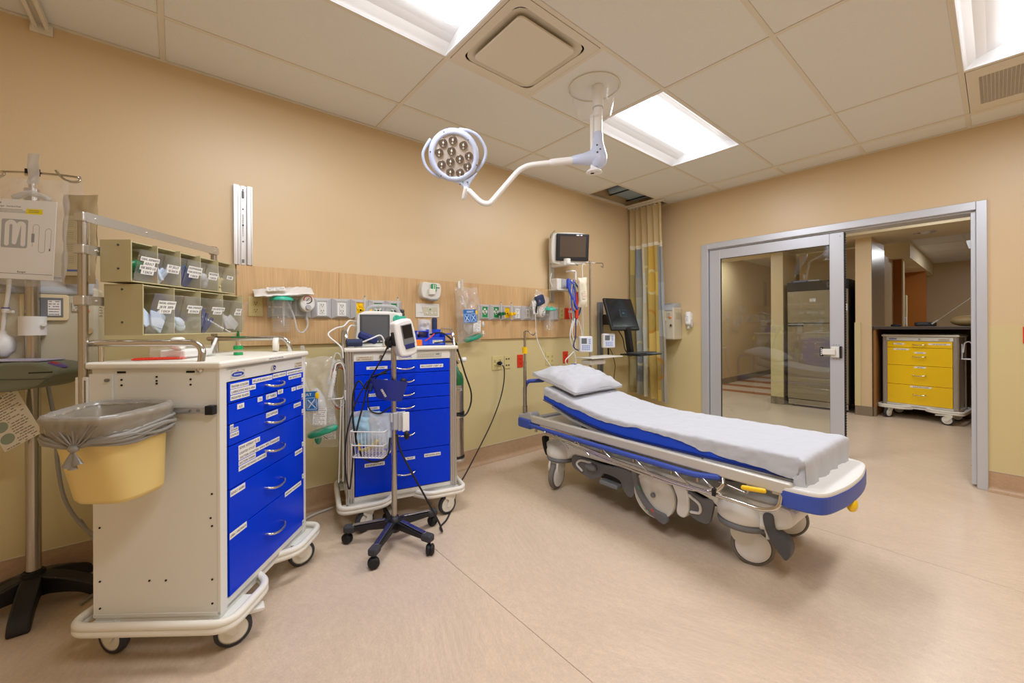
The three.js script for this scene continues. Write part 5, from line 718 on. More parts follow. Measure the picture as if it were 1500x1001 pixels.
  // infusion pole of the stretcher
  const ip = S('infusion_pole', [cyl(0.014, 0.014, 0.44, -0.012, 0.735, 0.31, 'y', 16), cyl(0.0105, 0.0105, 0.3, -0.012, 1.05, 0.31, 'y', 14), pipe([[-0.012, 1.19, 0.31], [-0.012, 1.205, 0.31], [0.03, 1.205, 0.30], [0.05, 1.18, 0.29], [0.075, 1.17, 0.285], [0.09, 1.19, 0.28]], 0.006, 0.015)], M.steel); part(ip, 'collar', [cyl(0.022, 0.022, 0.055, -0.012, 1.045, 0.31, 'y', 20)], M.yellow, 'yellow height lock collar'); part(ip, 'sleeve', [cyl(0.02, 0.02, 0.06, -0.012, 0.55, 0.31, 'y', 16)], M.steel);
  // foot board
  const plan = smoothShape([[1.87, -0.345], [1.87, 0.0], [1.87, 0.345], [1.9, 0.362], [1.99, 0.355], [2.035, 0.33], [2.07, 0.18], [2.08, 0], [2.07, -0.18], [2.035, -0.33], [1.99, -0.355], [1.9, -0.362]]);
  S('foot_board', [ext(plan, 0.03, 0.01).rotateX(PI / 2).translate(0, 0.505, 0)], M.bedBeige, 'beige plastic foot extension');
  S('foot_bumper', [ext(plan, 0.062, 0.01).scale(1.006, 1.006, 1).rotateX(PI / 2).translate(-0.01, 0.49, 0)], M.bedBlue, 'blue foot bumper'); S('moulded_line', [tube([[1.97, 0.5055, 0.19], [1.965, 0.5055, 0.24], [1.98, 0.5055, 0.29], [2.0, 0.5055, 0.3]], 0.003, 16, 6), tube([[1.97, 0.5055, -0.22], [1.985, 0.5055, -0.3], [2.02, 0.5055, -0.31]], 0.003, 16, 6)], M.darkGrey);
  S('release_lever', [pipe([[1.735, 0.462, 0.385], [1.825, 0.474, 0.385]], 0.0115, 0.01)], M.yellow, 'yellow release handle'); S('lever_link', [pipe([[1.735, 0.5, 0.34], [1.738, 0.42, 0.34], [1.6, 0.44, 0.34]], 0.006, 0.02), box(0.05, 0.03, 0.03, 1.87, 0.475, 0.34, 0.005), cyl(0.012, 0.012, 0.04, 1.88, 0.5, 0.335)], M.steel);
  S('foot_pedal_tab', [MV(ball(0.042, 0, 0, 0, 0.5, 0.75, 0.9), 2.07, 0.4, 0.04), box(0.05, 0.02, 0.05, 2.035, 0.42, 0.06, 0.005)], M.yellow, 'yellow release tab');
  // base
  const D1 = (pts, w, m2, n, l, b = 0.012) => S(n, [ext(smoothShape(pts), w, b).translate(0, 0, 0)], m2, l);
  S('lower_frame', [span(0.28, 1.8, 0.24, 0.32, -0.2, 0.2, 0.01), span(0.6, 1.3, 0.14, 0.24, -0.15, 0.15, 0.01)], M.softBlack);
  S('column_cover', [cyl(0.1, 0.1, 0.2, 0.55, 0.4, 0), cyl(0.1, 0.1, 0.2, 1.5, 0.4, 0)], M.midGrey);
  S('base_cover', [ext(smoothShape([[0.2, 0.25], [0.2, 0.32], [0.27, 0.35], [0.42, 0.362], [0.7, 0.362], [1.0, 0.37], [1.2, 0.372], [1.45, 0.365], [1.6, 0.365], [1.78, 0.372], [1.89, 0.372], [1.9, 0.3], [1.8, 0.24], [1.62, 0.225], [1.5, 0.3], [1.2, 0.31], [0.7, 0.3], [0.5, 0.28], [0.42, 0.235], [0.24, 0.225]]), 0.5, 0.02).translate(0, 0, -0.25)], M.bedBeige, 'beige moulded base cover');
  for (const s of [1, -1]) {
    const z0 = s > 0 ? 0.255 : -0.275, zz = s > 0 ? 0.27 : -0.28;
    S('side_skirt', [ext(smoothShape([[0.5, 0.285], [0.58, 0.295], [0.75, 0.29], [1.03, 0.3], [1.03, 0.16], [0.99, 0.145], [0.94, 0.2], [0.93, 0.225], [0.79, 0.235], [0.77, 0.21], [0.68, 0.165], [0.6, 0.178], [0.5, 0.21]]), 0.02, 0.004).translate(0, 0, z0)], M.bedGrey, 'grey pedal surround'); S('skirt_trim', [tube([[0.6, 0.205, s * 0.285], [0.55, 0.24, s * 0.285], [0.58, 0.272, s * 0.285], [0.68, 0.282, s * 0.285]], 0.008, 24, 8)], M.bedBeige);
    S('pump_pedal', [box(0.15, 0.03, 0.06, 0.86, 0.19, s * 0.29, 0.01)], M.midGrey, 'grey foot pump pedal'); S('pump_pedal', [ball(0.05, 0.69, 0.255, s * 0.29, 1, 0.5, 0.5)], M.midGrey);
    S('steer_disc', [cyl(0.137, 0.137, 0.02, 1.185, 0.222, s * 0.28, 'z', 56), torus(0.131, 0.006, 1.185, 0.222, s * 0.29, 'z', PI * 2, 56)], mat(0xdcd8cc, 0.4), 'round beige drive wheel cover'); S('disc_hub', [cyl(0.014, 0.014, 0.024, 1.185, 0.222, s * 0.292, 'z')], M.midGrey); S('disc_print', MV(patch(0.09, 0.03, greek(2, '#dcd8cc', '#8a8680'), 0.001), 1.16, 0.125, s * 0.2905, 0, s < 0 ? PI : 0, 0), M.print);
    S('steer_pedal', [ext(smoothShape([[1.05, 0.345], [1.075, 0.345], [1.09, 0.27], [1.13, 0.2], [1.2, 0.145], [1.27, 0.135], [1.29, 0.11], [1.27, 0.085], [1.2, 0.105], [1.12, 0.16], [1.07, 0.24]]), 0.022, 0.004).translate(0, 0, s > 0 ? 0.294 : -0.318)], M.bedGrey, 'grey curved steer pedal'); S('pedal_mark', [MV(box(0.022, 0.008, 0.003), 1.103, 0.247, s * 0.319, 0, 0, -1.0)], M.green); S('pedal_mark', [MV(box(0.024, 0.008, 0.003), 1.195, 0.14, s * 0.319, 0, 0, -0.62)], M.red);
    S('wheel_arch', [ext(smoothShape([[1.3, 0.33], [1.38, 0.32], [1.4, 0.2], [1.37, 0.15], [1.33, 0.16], [1.33, 0.25]]), 0.04, 0.008).translate(0, 0, s > 0 ? 0.235 : -0.275)], M.bedBeige); S('side_panel', [ext(smoothShape([[1.39, 0.305], [1.47, 0.29], [1.53, 0.3], [1.525, 0.22], [1.5, 0.16], [1.4, 0.175]]), 0.015, 0.004).translate(0, 0, s > 0 ? 0.25 : -0.265)], M.bedGrey); S('skirt_trim', [tube([[1.4, 0.285, s * 0.272], [1.46, 0.25, s * 0.272], [1.46, 0.21, s * 0.272], [1.41, 0.195, s * 0.272]], 0.008, 20, 8)], M.bedBeige);
    // pods over the castors
    S('castor_pod', [lathe([[0.1, 0.235], [0.112, 0.25], [0.115, 0.28], [0.1, 0.33], [0.06, 0.352], [0, 0.356]], 28).translate(0.335, 0, s * 0.23)], M.bedBeige); S('castor_pod', [lathe([[0.11, 0.235], [0.125, 0.25], [0.128, 0.29], [0.115, 0.345], [0.07, 0.368], [0, 0.372]], 28).translate(1.66, 0, s * 0.2)], M.bedBeige);
    S('pod_ring', [lathe([[0.085, 0.208], [0.108, 0.212], [0.114, 0.226], [0.108, 0.242], [0, 0.242]], 28).translate(0.335, 0, s * 0.23)], M.midGrey); S('pod_ring', [lathe([[0.09, 0.205], [0.12, 0.21], [0.126, 0.226], [0.12, 0.242], [0, 0.242]], 28).translate(1.66, 0, s * 0.2)], M.midGrey);
  }
  for (const z of [0.18, -0.24]) S('castor_fender', [ext(smoothShape([[1.66, 0.3], [1.73, 0.27], [1.77, 0.225], [1.79, 0.185], [1.803, 0.24], [1.84, 0.28], [1.9, 0.3], [1.9, 0.36], [1.66, 0.36]]), 0.06, 0.012).translate(0, 0, z)], M.bedBeige);
  const wheel = (u, v, turn, off) => { const c = part(bed, 'castor', [MV(ext(smoothShape([[-0.06, 0.21], [0.05, 0.21], [0.045, 0.16], [0.02, 0.115], [-0.03, 0.11], [-0.07, 0.15]]), 0.008, 0.004), 0, 0, 0.03), MV(ext(smoothShape([[-0.06, 0.21], [0.05, 0.21], [0.045, 0.16], [0.02, 0.115], [-0.03, 0.11], [-0.07, 0.15]]), 0.008, 0.004), 0, 0, -0.038), box(0.1, 0.03, 0.05, 0.0, 0.2, 0, 0.008)], M.bedBeige); c.position.set(u, 0, v); c.rotation.y = turn;
    part(c, 'tyre', [lathe([[0.07, -0.018], [0.09, -0.02], [0.1, -0.012], [0.1, 0.012], [0.09, 0.02], [0.07, 0.018]], 44).rotateX(PI / 2).translate(off, 0.1, 0)], M.bedTyre); part(c, 'wheel_disc', [lathe([[0, -0.034], [0.05, -0.033], [0.08, -0.024], [0.086, -0.015], [0.086, 0.015], [0.08, 0.024], [0.05, 0.033], [0, 0.034]], 44).rotateX(PI / 2).translate(off, 0.1, 0)], M.bedDisc); part(c, 'disc_ring', [torus(0.083, 0.002, off, 0.1, 0.0225, 'z'), torus(0.083, 0.002, off, 0.1, -0.0225, 'z')], M.darkGrey); };
  wheel(0.335, 0.27, 1.85, -0.02); wheel(1.665, 0.19, 0.42, 0.03); wheel(0.335, -0.24, 0.9, 0); wheel(1.70, -0.3, 0.6, 0);
  S('brake_pedal', [ext(smoothShape([[1.785, 0.325], [1.82, 0.33], [1.835, 0.265], [1.89, 0.235], [1.9, 0.19], [1.88, 0.14], [1.85, 0.165], [1.795, 0.25]]), 0.05, 0.006).translate(0, 0, 0.235)], M.darkGrey, 'dark brake pedal'); S('brake_pedal', [ext(smoothShape([[0.17, 0.36], [0.2, 0.36], [0.205, 0.3], [0.24, 0.24], [0.22, 0.22], [0.18, 0.28]]), 0.04, 0.006).translate(0, 0, 0.24)], M.softBlack, 'black brake pedal');
}
// ---------------------------------------------------------------- ceiling exam lamp
{
  const t = thing('exam_lamp', 'white and pale blue ceiling exam lamp with round multi-lens head', 'lamp', [1.406, 0, 2.633], 0);
  const O = V(1.406, 0, 2.633), W = (x, y, z) => V(x, y, z).sub(O);
  part(t, 'ceiling_canopy', [lathe([[0.158, 2.741], [0.15, 2.735], [0.118, 2.62], [0.105, 2.572], [0.09, 2.556], [0.03, 2.551]], 48).translate(-0.02, 0, 0.012)], M.canopy, 'clear conical canopy'); part(t, 'canopy_ring', torus(0.156, 0.0035, -0.02, 2.74, 0.012, 'y', PI * 2, 60), M.bar);
  part(t, 'drop_tube', [cyl(0.033, 0.033, 0.135, 0, 2.676, 0, 'y', 28), cyl(0.027, 0.027, 0.2, 0, 2.53, 0, 'y', 28)], M.lampWhite, 'white drop tube'); part(t, 'tube_collar', torus(0.031, 0.003, 0, 2.609, 0, 'y'), M.grey); part(t, 'inner_shaft', [cyl(0.013, 0.013, 0.36, -0.024, 2.38, 0.028, 'y', 16)], M.lampWhite);
  part(t, 'end_disc', [lathe([[0, 2.2], [0.04, 2.2], [0.05, 2.205], [0.045, 2.215], [0.016, 2.235], [0.014, 2.26], [0, 2.26]], 32).translate(-0.016, 0, 0.02)], M.lampWhite);
  const hub = V(0.005, 2.3, -0.005), bend = W(1.091, 2.255, 2.988), low = W(0.985, 2.009, 3.194), att = W(0.935, 2.075, 3.285);
  part(t, 'knuckle', [lathe([[0, 2.235], [0.03, 2.237], [0.052, 2.26], [0.056, 2.3], [0.046, 2.345], [0.034, 2.38], [0.03, 2.44], [0.027, 2.455]], 28), (() => { const d = bend.clone().sub(hub), L2 = 0.18; d.normalize(); const g = lathe([[0.0, 0], [0.05, 0], [0.052, 0.03], [0.035, 0.1], [0.026, 0.17], [0.0, 0.175]], 24); g.applyQuaternion(new THREE.Quaternion().setFromUnitVectors(V(0, 1, 0), d)); return g.translate(hub.x, hub.y, hub.z); })()], M.lampBlue, 'pale blue knuckle joint');
  part(t, 'knuckle_screw', [cyl(0.005, 0.005, 0.006, 0.04, 2.33, 0.03), ball(0.006, 0.03, 2.31, 0.045), ball(0.006, 0.02, 2.36, 0.035)], M.darkGrey);
  const d1 = bend.clone().sub(hub).normalize(), a0 = hub.clone().addScaledVector(d1, 0.16), a1 = hub.clone().addScaledVector(d1, 0.3);
  part(t, 'arm_sleeve', pipe([a0, a1], 0.0225, 0.01, 20), M.lampWhite); part(t, 'arm', pipe([a1, bend, low.clone().add(V(0.012, -0.012, -0.014)), low.clone().add(V(-0.02, 0.0, 0.026)), att], 0.0165, 0.075, 16), M.lampWhite);
  // head: everything below is laid out in the plane of the lamp and turned once
  const hp = W(0.876, 2.292, 3.356), q = new THREE.Quaternion().setFromRotationMatrix(new THREE.Matrix4().lookAt(V(2.9, 1.05, 4.35), V(0.876, 2.292, 3.356), V(0, 1, 0)));
  const H = g => merge([g]).applyQuaternion(q).translate(hp.x, hp.y, hp.z), U = 0.155 / 280, px = (x, y) => [(x - 468) * U, (418 - y) * U];
  const hd = part(t, 'lamp_head', H([lathe([[0.118, 0.018], [0.122, 0.026], [0.135, 0.03], [0.15, 0.022], [0.154, 0.004], [0.148, -0.018], [0.11, -0.035], [0, -0.045]], 56).rotateX(PI / 2), ext(smoothShape([px(480, 690), px(560, 720), px(600, 760), px(640, 765), px(665, 700), px(735, 570), px(640, 640)]), 0.03, 0.006).translate(0, 0, -0.015)]), M.lampBlue, 'pale blue ring head');
  for (const pts of [[[205, 285], [150, 380], [133, 440], [160, 545], [230, 620], [330, 660]], [[520, 150], [620, 155], [720, 195], [800, 290], [822, 370], [800, 460], [735, 555]]]) part(hd, 'grip_loop', H(tube(pts.map(p => [...px(...p), -0.005]), 0.0095, 40, 10)), M.lampBlue);
  part(hd, 'front_plate', H(cyl(0.12, 0.12, 0.006, 0, 0, 0.016, 'z', 56)), mat(0xcabfb4, 0.4, 0.1)); const lensMat = mat(0x8f867c, 0.22, 0.85);
  for (const [x, y] of [[345, 300], [447, 262], [562, 302], [305, 400], [437, 372], [628, 405], [335, 518], [430, 482], [530, 445], [620, 515], [432, 590], [540, 588]]) { const [a, b] = px(x, y); const l = part(hd, 'lens', H(lathe([[0, 0.0015], [0.01, 0.002], [0.0195, 0.0065], [0.0235, 0.0085], [0.0255, 0.005], [0.0255, 0]], 22).rotateX(PI / 2).translate(a, b, 0.018)), lensMat, 'round reflector lens'); part(l, 'emitter', H([ball(0.006, a, b, 0.024), box(0.004, 0.03, 0.002, a, b - 0.004, 0.0225)]), M.offwhite); }
  part(hd, 'screw', H([[347, 190], [612, 240], [210, 398], [720, 490], [545, 710], [628, 680], [645, 745], [330, 635]].map(p => cyl(0.004, 0.004, 0.006, ...px(...p), 0.025, 'z', 10))), M.darkGrey); part(hd, 'control_panel', H(MV(box(0.026, 0.016, 0.004, 0, 0, 0, 0.001), ...px(575, 688), 0.018, 0, 0, 0.3)), M.orange); part(hd, 'control_light', H(ball(0.004, ...px(575, 682), 0.022)), M.green);
  part(t, 'sterile_grip', H(MV(lathe([[0, 0], [0.012, 0.002], [0.0135, 0.02], [0.017, 0.075], [0.015, 0.083], [0, 0.085]], 20), ...px(590, 880), 0.02, 0.1, 0, -0.2)), M.lampWhite, 'white sterile handle');
}
// ---------------------------------------------------------------- privacy curtain
{
  const tex = canvasTex(512, 1024, (c, w, h) => {
    const r = rng(21); c.fillStyle = '#cdbb90'; c.fillRect(0, 0, w, h); const cols = [['#bfa763', 0.0, 0.14], ['#98a1aa', 0.14, 0.2], ['#a9afb5', 0.34, 0.09], ['#e8e4d4', 0.43, 0.05], ['#cbb062', 0.48, 0.1], ['#e6bd4c', 0.58, 0.2], ['#d8b24e', 0.78, 0.06], ['#a4a8ae', 0.84, 0.16]];
    for (const [f, x, ww] of cols) { let y = 0; while (y < h) { const hh = h * (0.12 + r() * 0.14); c.fillStyle = f; c.globalAlpha = 1; c.fillRect(x * w, y, ww * w + 1, hh); c.globalAlpha = 0.28; c.fillStyle = ['#e2dcae', '#6e6a58', '#c9b25a', '#98a0a0', '#a27d33'][Math.floor(r() * 5)]; c.fillRect(x * w, y, ww * w + 1, hh); y += hh; } }
    c.globalAlpha = 0.8; c.lineWidth = 16; for (const [x, y, rr] of [[0.66, 0.24, 0.14], [0.5, 0.2, 0.12], [0.62, 0.5, 0.13], [0.3, 0.72, 0.14], [0.8, 0.8, 0.12]]) { c.strokeStyle = r() > 0.5 ? '#c98a2c' : '#d8cf9a'; c.beginPath(); c.ellipse(x * w, y * h, rr * w * 0.7, rr * h * 0.55, 0, 0, 7); c.stroke(); } c.globalAlpha = 1;
    for (let i = 0; i < 900; i++) { c.fillStyle = 'rgba(90,80,60,0.05)'; c.fillRect(r() * w, 0, 1, h); }
  });
  tex.wrapS = tex.wrapT = THREE.ClampToEdgeWrapping;
  const mesh = canvasTex(256, 256, (c, w, h) => { c.fillStyle = '#d6bf90'; c.fillRect(0, 0, w, h); for (let i = 0; i < 256; i += 4) { c.fillStyle = i % 8 ? 'rgba(140,114,72,0.3)' : 'rgba(150,124,80,0.25)'; c.fillRect(i, 0, 2, h); c.fillRect(0, i, w, 1); } });
  mesh.repeat.set(6, 3);
  const t = thing('privacy_curtain', 'gathered blue-grey and gold patterned privacy curtain in the room corner', 'curtain', [0, 0, 0]);
  const surf = (y0, y1, ny, vf) => { const nx = 150, pos = [], uv = [], idx = []; for (let j = 0; j <= ny; j++) for (let i = 0; i <= nx; i++) { const a = i / nx, f = j / ny, y = y1 + (y0 - y1) * f, open = 0.44 + 0.08 * (2.7 - y) / 2.3; const fl = (2.7 - y) / 2.3, amp = 0.016 + 0.014 * fl; const ph = a * 6.28 * 5.5 + 0.6 * noise2(a * 3, y * 0.5); pos.push(0.03 + a * open + 0.016 * Math.cos(ph * 1.0) * (1 - Math.abs(2 * a - 1) * 0.3), y - 0.02 * a * fl * 4 * (j === ny ? 1 : f), 0.262 + amp * Math.sin(ph) + 0.01 * noise2(a * 5, y * 1.2)); uv.push(a, vf ? 1 - f : 1 - f); } for (let j = 0; j < ny; j++) for (let i = 0; i < nx; i++) { const q = j * (nx + 1) + i; idx.push(q, q + nx + 1, q + 1, q + 1, q + nx + 1, q + nx + 2); } const g = new THREE.BufferGeometry(); g.setAttribute('position', new THREE.Float32BufferAttribute(pos, 3)); g.setAttribute('uv', new THREE.Float32BufferAttribute(uv, 2)); g.setIndex(idx); g.computeVertexNormals(); return g; };
  part(t, 'mesh_top', surf(2.245, 2.705, 8), mat(0xffffff, 0.85, 0, { map: mesh, side: THREE.DoubleSide }), 'tan open mesh top'); part(t, 'fabric', surf(0.42, 2.21, 40), mat(0xffffff, 0.85, 0, { map: tex, side: THREE.DoubleSide }), 'patterned curtain fabric'); part(t, 'white_band', surf(2.2, 2.25, 2), mat(0xd9cfb4, 0.8, 0, { side: THREE.DoubleSide }), 'pale stitched band');
  part(t, 'curtain_track', [span(0.02, 0.5, 2.715, 2.738, 0.245, 0.28)], M.bar); part(t, 'carrier', Array.from({ length: 9 }, (_, i) => cyl(0.004, 0.004, 0.03, 0.05 + i * 0.048, 2.705, 0.262, 'y', 8)), M.white);
}
// ---------------------------------------------------------------- patient monitor and cables
{
  const t = thing('patient_monitor', 'wall mounted patient monitor with dark screen above the stretcher head', 'monitor', [0.26, 2.03, 1.585], 1.02);
  const T = g => merge([g]).rotateX(0.12);
  part(t, 'housing', [T(ext(smoothShape([[-0.18, -0.14], [-0.185, 0.13], [-0.15, 0.15], [0.15, 0.15], [0.175, 0.13], [0.17, -0.14], [0.13, -0.155], [-0.15, -0.155]]), 0.1, 0.012).translate(-0.02, 0, -0.13))], M.offwhite); const b = part(t, 'bezel', T(box(0.34, 0.27, 0.02, 0.0, 0.01, -0.005, 0.014)), M.black); part(b, 'screen', T(box(0.27, 0.205, 0.004, 0.0, 0.016, 0.0055)), mat(0x574a40, 0.2)); part(b, 'key_light', T([box(0.03, 0.012, 0.003, 0.05, 0.131, 0.005), box(0.02, 0.012, 0.003, 0.085, 0.131, 0.005)]), M.white); part(t, 'cable_stub', T(tube([[-0.2, 0.06, -0.08], [-0.21, 0.13, -0.09], [-0.17, 0.18, -0.09]], 0.006, 16, 7)), M.cableGrey);
  const a = thing('monitor_mount', 'white monitor wall bracket with module rack and cable hooks', 'bracket', [0.024, 1.76, 1.66], HALF);
  part(a, 'wall_track', [box(0.06, 0.52, 0.02, 0, 0.0, 0.01, 0.004)], M.alu2); part(a, 'arm', [box(0.06, 0.05, 0.2, 0.02, 0.12, 0.11, 0.012), cyl(0.035, 0.035, 0.05, 0.03, 0.14, 0.2, 'y', 20), cyl(0.05, 0.05, 0.015, 0.05, 0.11, 0.22, 'y', 20)], M.offwhite); part(a, 'module_rack', [box(0.22, 0.11, 0.1, 0.08, -0.08, 0.07, 0.012), box(0.26, 0.012, 0.13, 0.08, -0.142, 0.08, 0.004)], M.offwhite); part(a, 'module', [box(0.06, 0.09, 0.02, 0.06, -0.075, 0.128, 0.006)], M.grey); part(a, 'module', [box(0.04, 0.09, 0.02, 0.12, -0.075, 0.128, 0.006)], M.brightBlue); part(a, 'cable_hook', [pipe([[0.1, 0.05, 0.13], [0.1, 0.05, 0.2], [0.16, 0.05, 0.2], [0.16, -0.04, 0.2]], 0.009, 0.02)], M.white); part(a, 'cord', tube([[-0.02, -0.13, 0.05], [-0.06, -0.05, 0.05], [-0.03, 0.03, 0.04]], 0.005, 20, 7), M.cableWhite);
  const c = thing('monitor_cables', 'hanging bundle of coloured monitor cables below the patient monitor', 'cable', [0, 0, 0]); const r = rng(8);
  const strand = (y0, yb, n, rad, k) => Array.from({ length: n }, () => { const z = 1.6 - r() * 0.14, x = 0.19 + r() * 0.05, w = 0.03 + r() * 0.06, b2 = yb + (r() - 0.5) * 0.12; return tube([[x, y0, z], [x + 0.015, y0 - 0.12, z + w * 0.4], [x + 0.02, (y0 + b2) / 2, z + w * 0.3], [x + 0.02, b2 + 0.05, z + w * 0.1], [x + 0.02, b2, z - w * 0.4], [x + 0.02, b2 + 0.06, z - w], [x + 0.015, (y0 + b2) / 2 + 0.1, z - w * 0.7], [x, y0 - 0.02, z - w * 0.2]], rad, 70, 6); });
  part(c, 'blue_cable', strand(1.72, 1.38, 2, 0.006), mat(0x3b57c8, 0.4)); part(c, 'white_cable', strand(1.72, 1.3, 3, 0.0045), M.cableWhite); part(c, 'green_cable', strand(1.7, 1.33, 1, 0.004), M.green); part(c, 'grey_cable', strand(1.7, 1.28, 2, 0.0045), M.cableGrey); part(c, 'yellow_cable', strand(1.68, 1.4, 1, 0.004), M.ivory); part(c, 'red_sleeve', [tube([[0.24, 1.58, 1.5], [0.25, 1.45, 1.51], [0.25, 1.33, 1.52]], 0.017, 20, 8)], M.red); part(c, 'blue_sleeve', [tube([[0.23, 1.72, 1.62], [0.24, 1.6, 1.61], [0.25, 1.5, 1.56], [0.26, 1.42, 1.52]], 0.011, 26, 8)], mat(0x3b57c8, 0.4));
  part(c, 'white_loop', [tube([[0.25, 1.32, 1.55], [0.26, 1.18, 1.6], [0.27, 1.02, 1.56], [0.26, 0.96, 1.62], [0.26, 0.9, 1.7], [0.26, 0.83, 1.64], [0.26, 0.87, 1.55], [0.26, 1.0, 1.58], [0.26, 1.15, 1.63], [0.25, 1.3, 1.58]], 0.006, 90, 7), tube([[0.26, 1.3, 1.5], [0.27, 1.15, 1.46], [0.28, 1.05, 1.5], [0.28, 1.0, 1.5]], 0.005, 30, 7), tube([[0.26, 0.86, 1.6], [0.27, 0.8, 1.55], [0.3, 0.74, 1.54]], 0.006, 24, 7)], M.cableWhite); part(c, 'navy_loop', [tube([[0.25, 1.34, 1.53], [0.27, 1.14, 1.56], [0.28, 1.04, 1.6], [0.28, 1.0, 1.52], [0.29, 1.02, 1.46]], 0.006, 50, 7)], M.navy); part(c, 'connector', [box(0.03, 0.022, 0.06, 0.26, 0.855, 1.58, 0.006)], M.bedBlue);
}
// ---------------------------------------------------------------- infusion pole, bag, pumps
{
  const t = thing('infusion_stand', 'tall steel infusion stand with hooks behind the stretcher head', 'stand', [0.3, 0, 1.366], 0);
  part(t, 'pole', [cyl(0.0125, 0.0125, 1.0, 0, 0.6, 0, 'y', 16), cyl(0.0095, 0.0095, 0.86, 0, 1.48, 0, 'y', 14), cyl(0.017, 0.017, 0.05, 0, 1.12, 0)], M.steel); part(t, 'hook', [pipe([[0, 1.905, 0], [-0.03, 1.9, 0.06], [-0.05, 1.895, 0.15], [-0.05, 1.87, 0.16], [-0.05, 1.87, 0.13]], 0.005, 0.015), pipe([[0, 1.905, 0], [0.03, 1.9, -0.06], [0.05, 1.905, -0.15], [0.05, 1.86, -0.16], [0.05, 1.87, -0.12]], 0.005, 0.015), cyl(0.013, 0.013, 0.02, 0, 1.91, 0)], M.steel);
  for (let k = 0; k < 5; k++) { const a = k * PI * 0.4 + 0.3; part(t, 'leg', [pipe([[0, 0.12, 0], [0.1 * Math.cos(a), 0.1, 0.1 * Math.sin(a)], [0.24 * Math.cos(a), 0.06, 0.24 * Math.sin(a)]], 0.012, 0.03), ball(0.025, 0.245 * Math.cos(a), 0.026, 0.245 * Math.sin(a))], M.steel); } part(t, 'hub', [cyl(0.035, 0.03, 0.06, 0, 0.115, 0)], M.steel);
  part(t, 'utility_shelf', [box(0.22, 0.012, 0.5, 0.06, 0.925, -0.08, 0.005), box(0.12, 0.05, 0.24, 0.06, 0.88, 0.02, 0.01)], M.offwhite, 'thin white shelf');
  const b = thing('infusion_bag', 'cream infusion bag hanging from the infusion stand hook', 'bag', [0.295, 1.59, 1.478], 1.05); part(b, 'bag', pouch(0.095, 0.3, 0.05, 90, 12, 18, 0.25), mat(0xe8dfc4, 0.4, 0, { side: THREE.DoubleSide })); part(b, 'hanger', [tube([[0, 0.14, 0], [0.0, 0.2, 0], [-0.0, 0.275, 0], [0.015, 0.29, 0.0], [0.03, 0.28, 0]], 0.004, 20, 6)], M.white); part(b, 'print', MV(patch(0.04, 0.08, greek(5, '#e9e0c6', '#c07a62')), 0.005, -0.03, 0.031), M.print); part(b, 'drip_line', tube([[0, -0.14, 0], [0.0, -0.22, 0.005], [0.0, -0.3, 0.01], [0, -0.44, 0.01]], 0.0055, 24, 7), M.frost);
}
function pump(pos, label) { const t = thing('infusion_pump', label, 'pump', pos, 1.0, 'infusion pumps'); part(t, 'case', [box(0.14, 0.16, 0.07, 0, 0, 0, 0.014)], M.white); part(t, 'face', box(0.124, 0.144, 0.004, 0, 0, 0.0345, 0.004), mat(0xdfe4ee, 0.4)); part(t, 'screen', box(0.055, 0.055, 0.004, -0.022, 0.033, 0.037, 0.002), mat(0x6a7076, 0.2)); part(t, 'key', Array.from({ length: 12 }, (_, i) => box(0.014, 0.011, 0.004, -0.034 + (i % 4) * 0.021, -0.015 - Math.floor(i / 4) * 0.018, 0.0375, 0.002)), mat(0x8aa0dc, 0.4)); part(t, 'key', [0, 1, 2].map(i => box(0.02, 0.01, 0.004, 0.036, 0.045 - i * 0.018, 0.0375, 0.002)), mat(0x8aa0dc, 0.4)); part(t, 'clamp', [box(0.05, 0.05, 0.05, 0.02, -0.01, -0.055, 0.008), cyl(0.012, 0.012, 0.04, 0.055, -0.01, -0.06, 'x')], M.softBlack); return t; }
pump([0.32, 1.062, 1.47], 'small white infusion pump clamped to the infusion stand'); { const p = pump([0.225, 1.082, 0.965], 'small white infusion pump beside the wall mounted computer'); part(p, 'post', [cyl(0.01, 0.01, 0.14, 0.02, -0.11, -0.05), box(0.06, 0.03, 0.06, 0.02, -0.06, -0.05, 0.006)], M.softBlack); }
solo('pump_cord', 'thin black cord hanging from the infusion pump shelf', 'cord', tube([[0.24, 0.99, 0.95], [0.26, 0.92, 0.93], [0.24, 0.8, 0.86], [0.2, 0.7, 0.82], [0.18, 0.5, 0.82]], 0.004, 30, 6), M.cable);
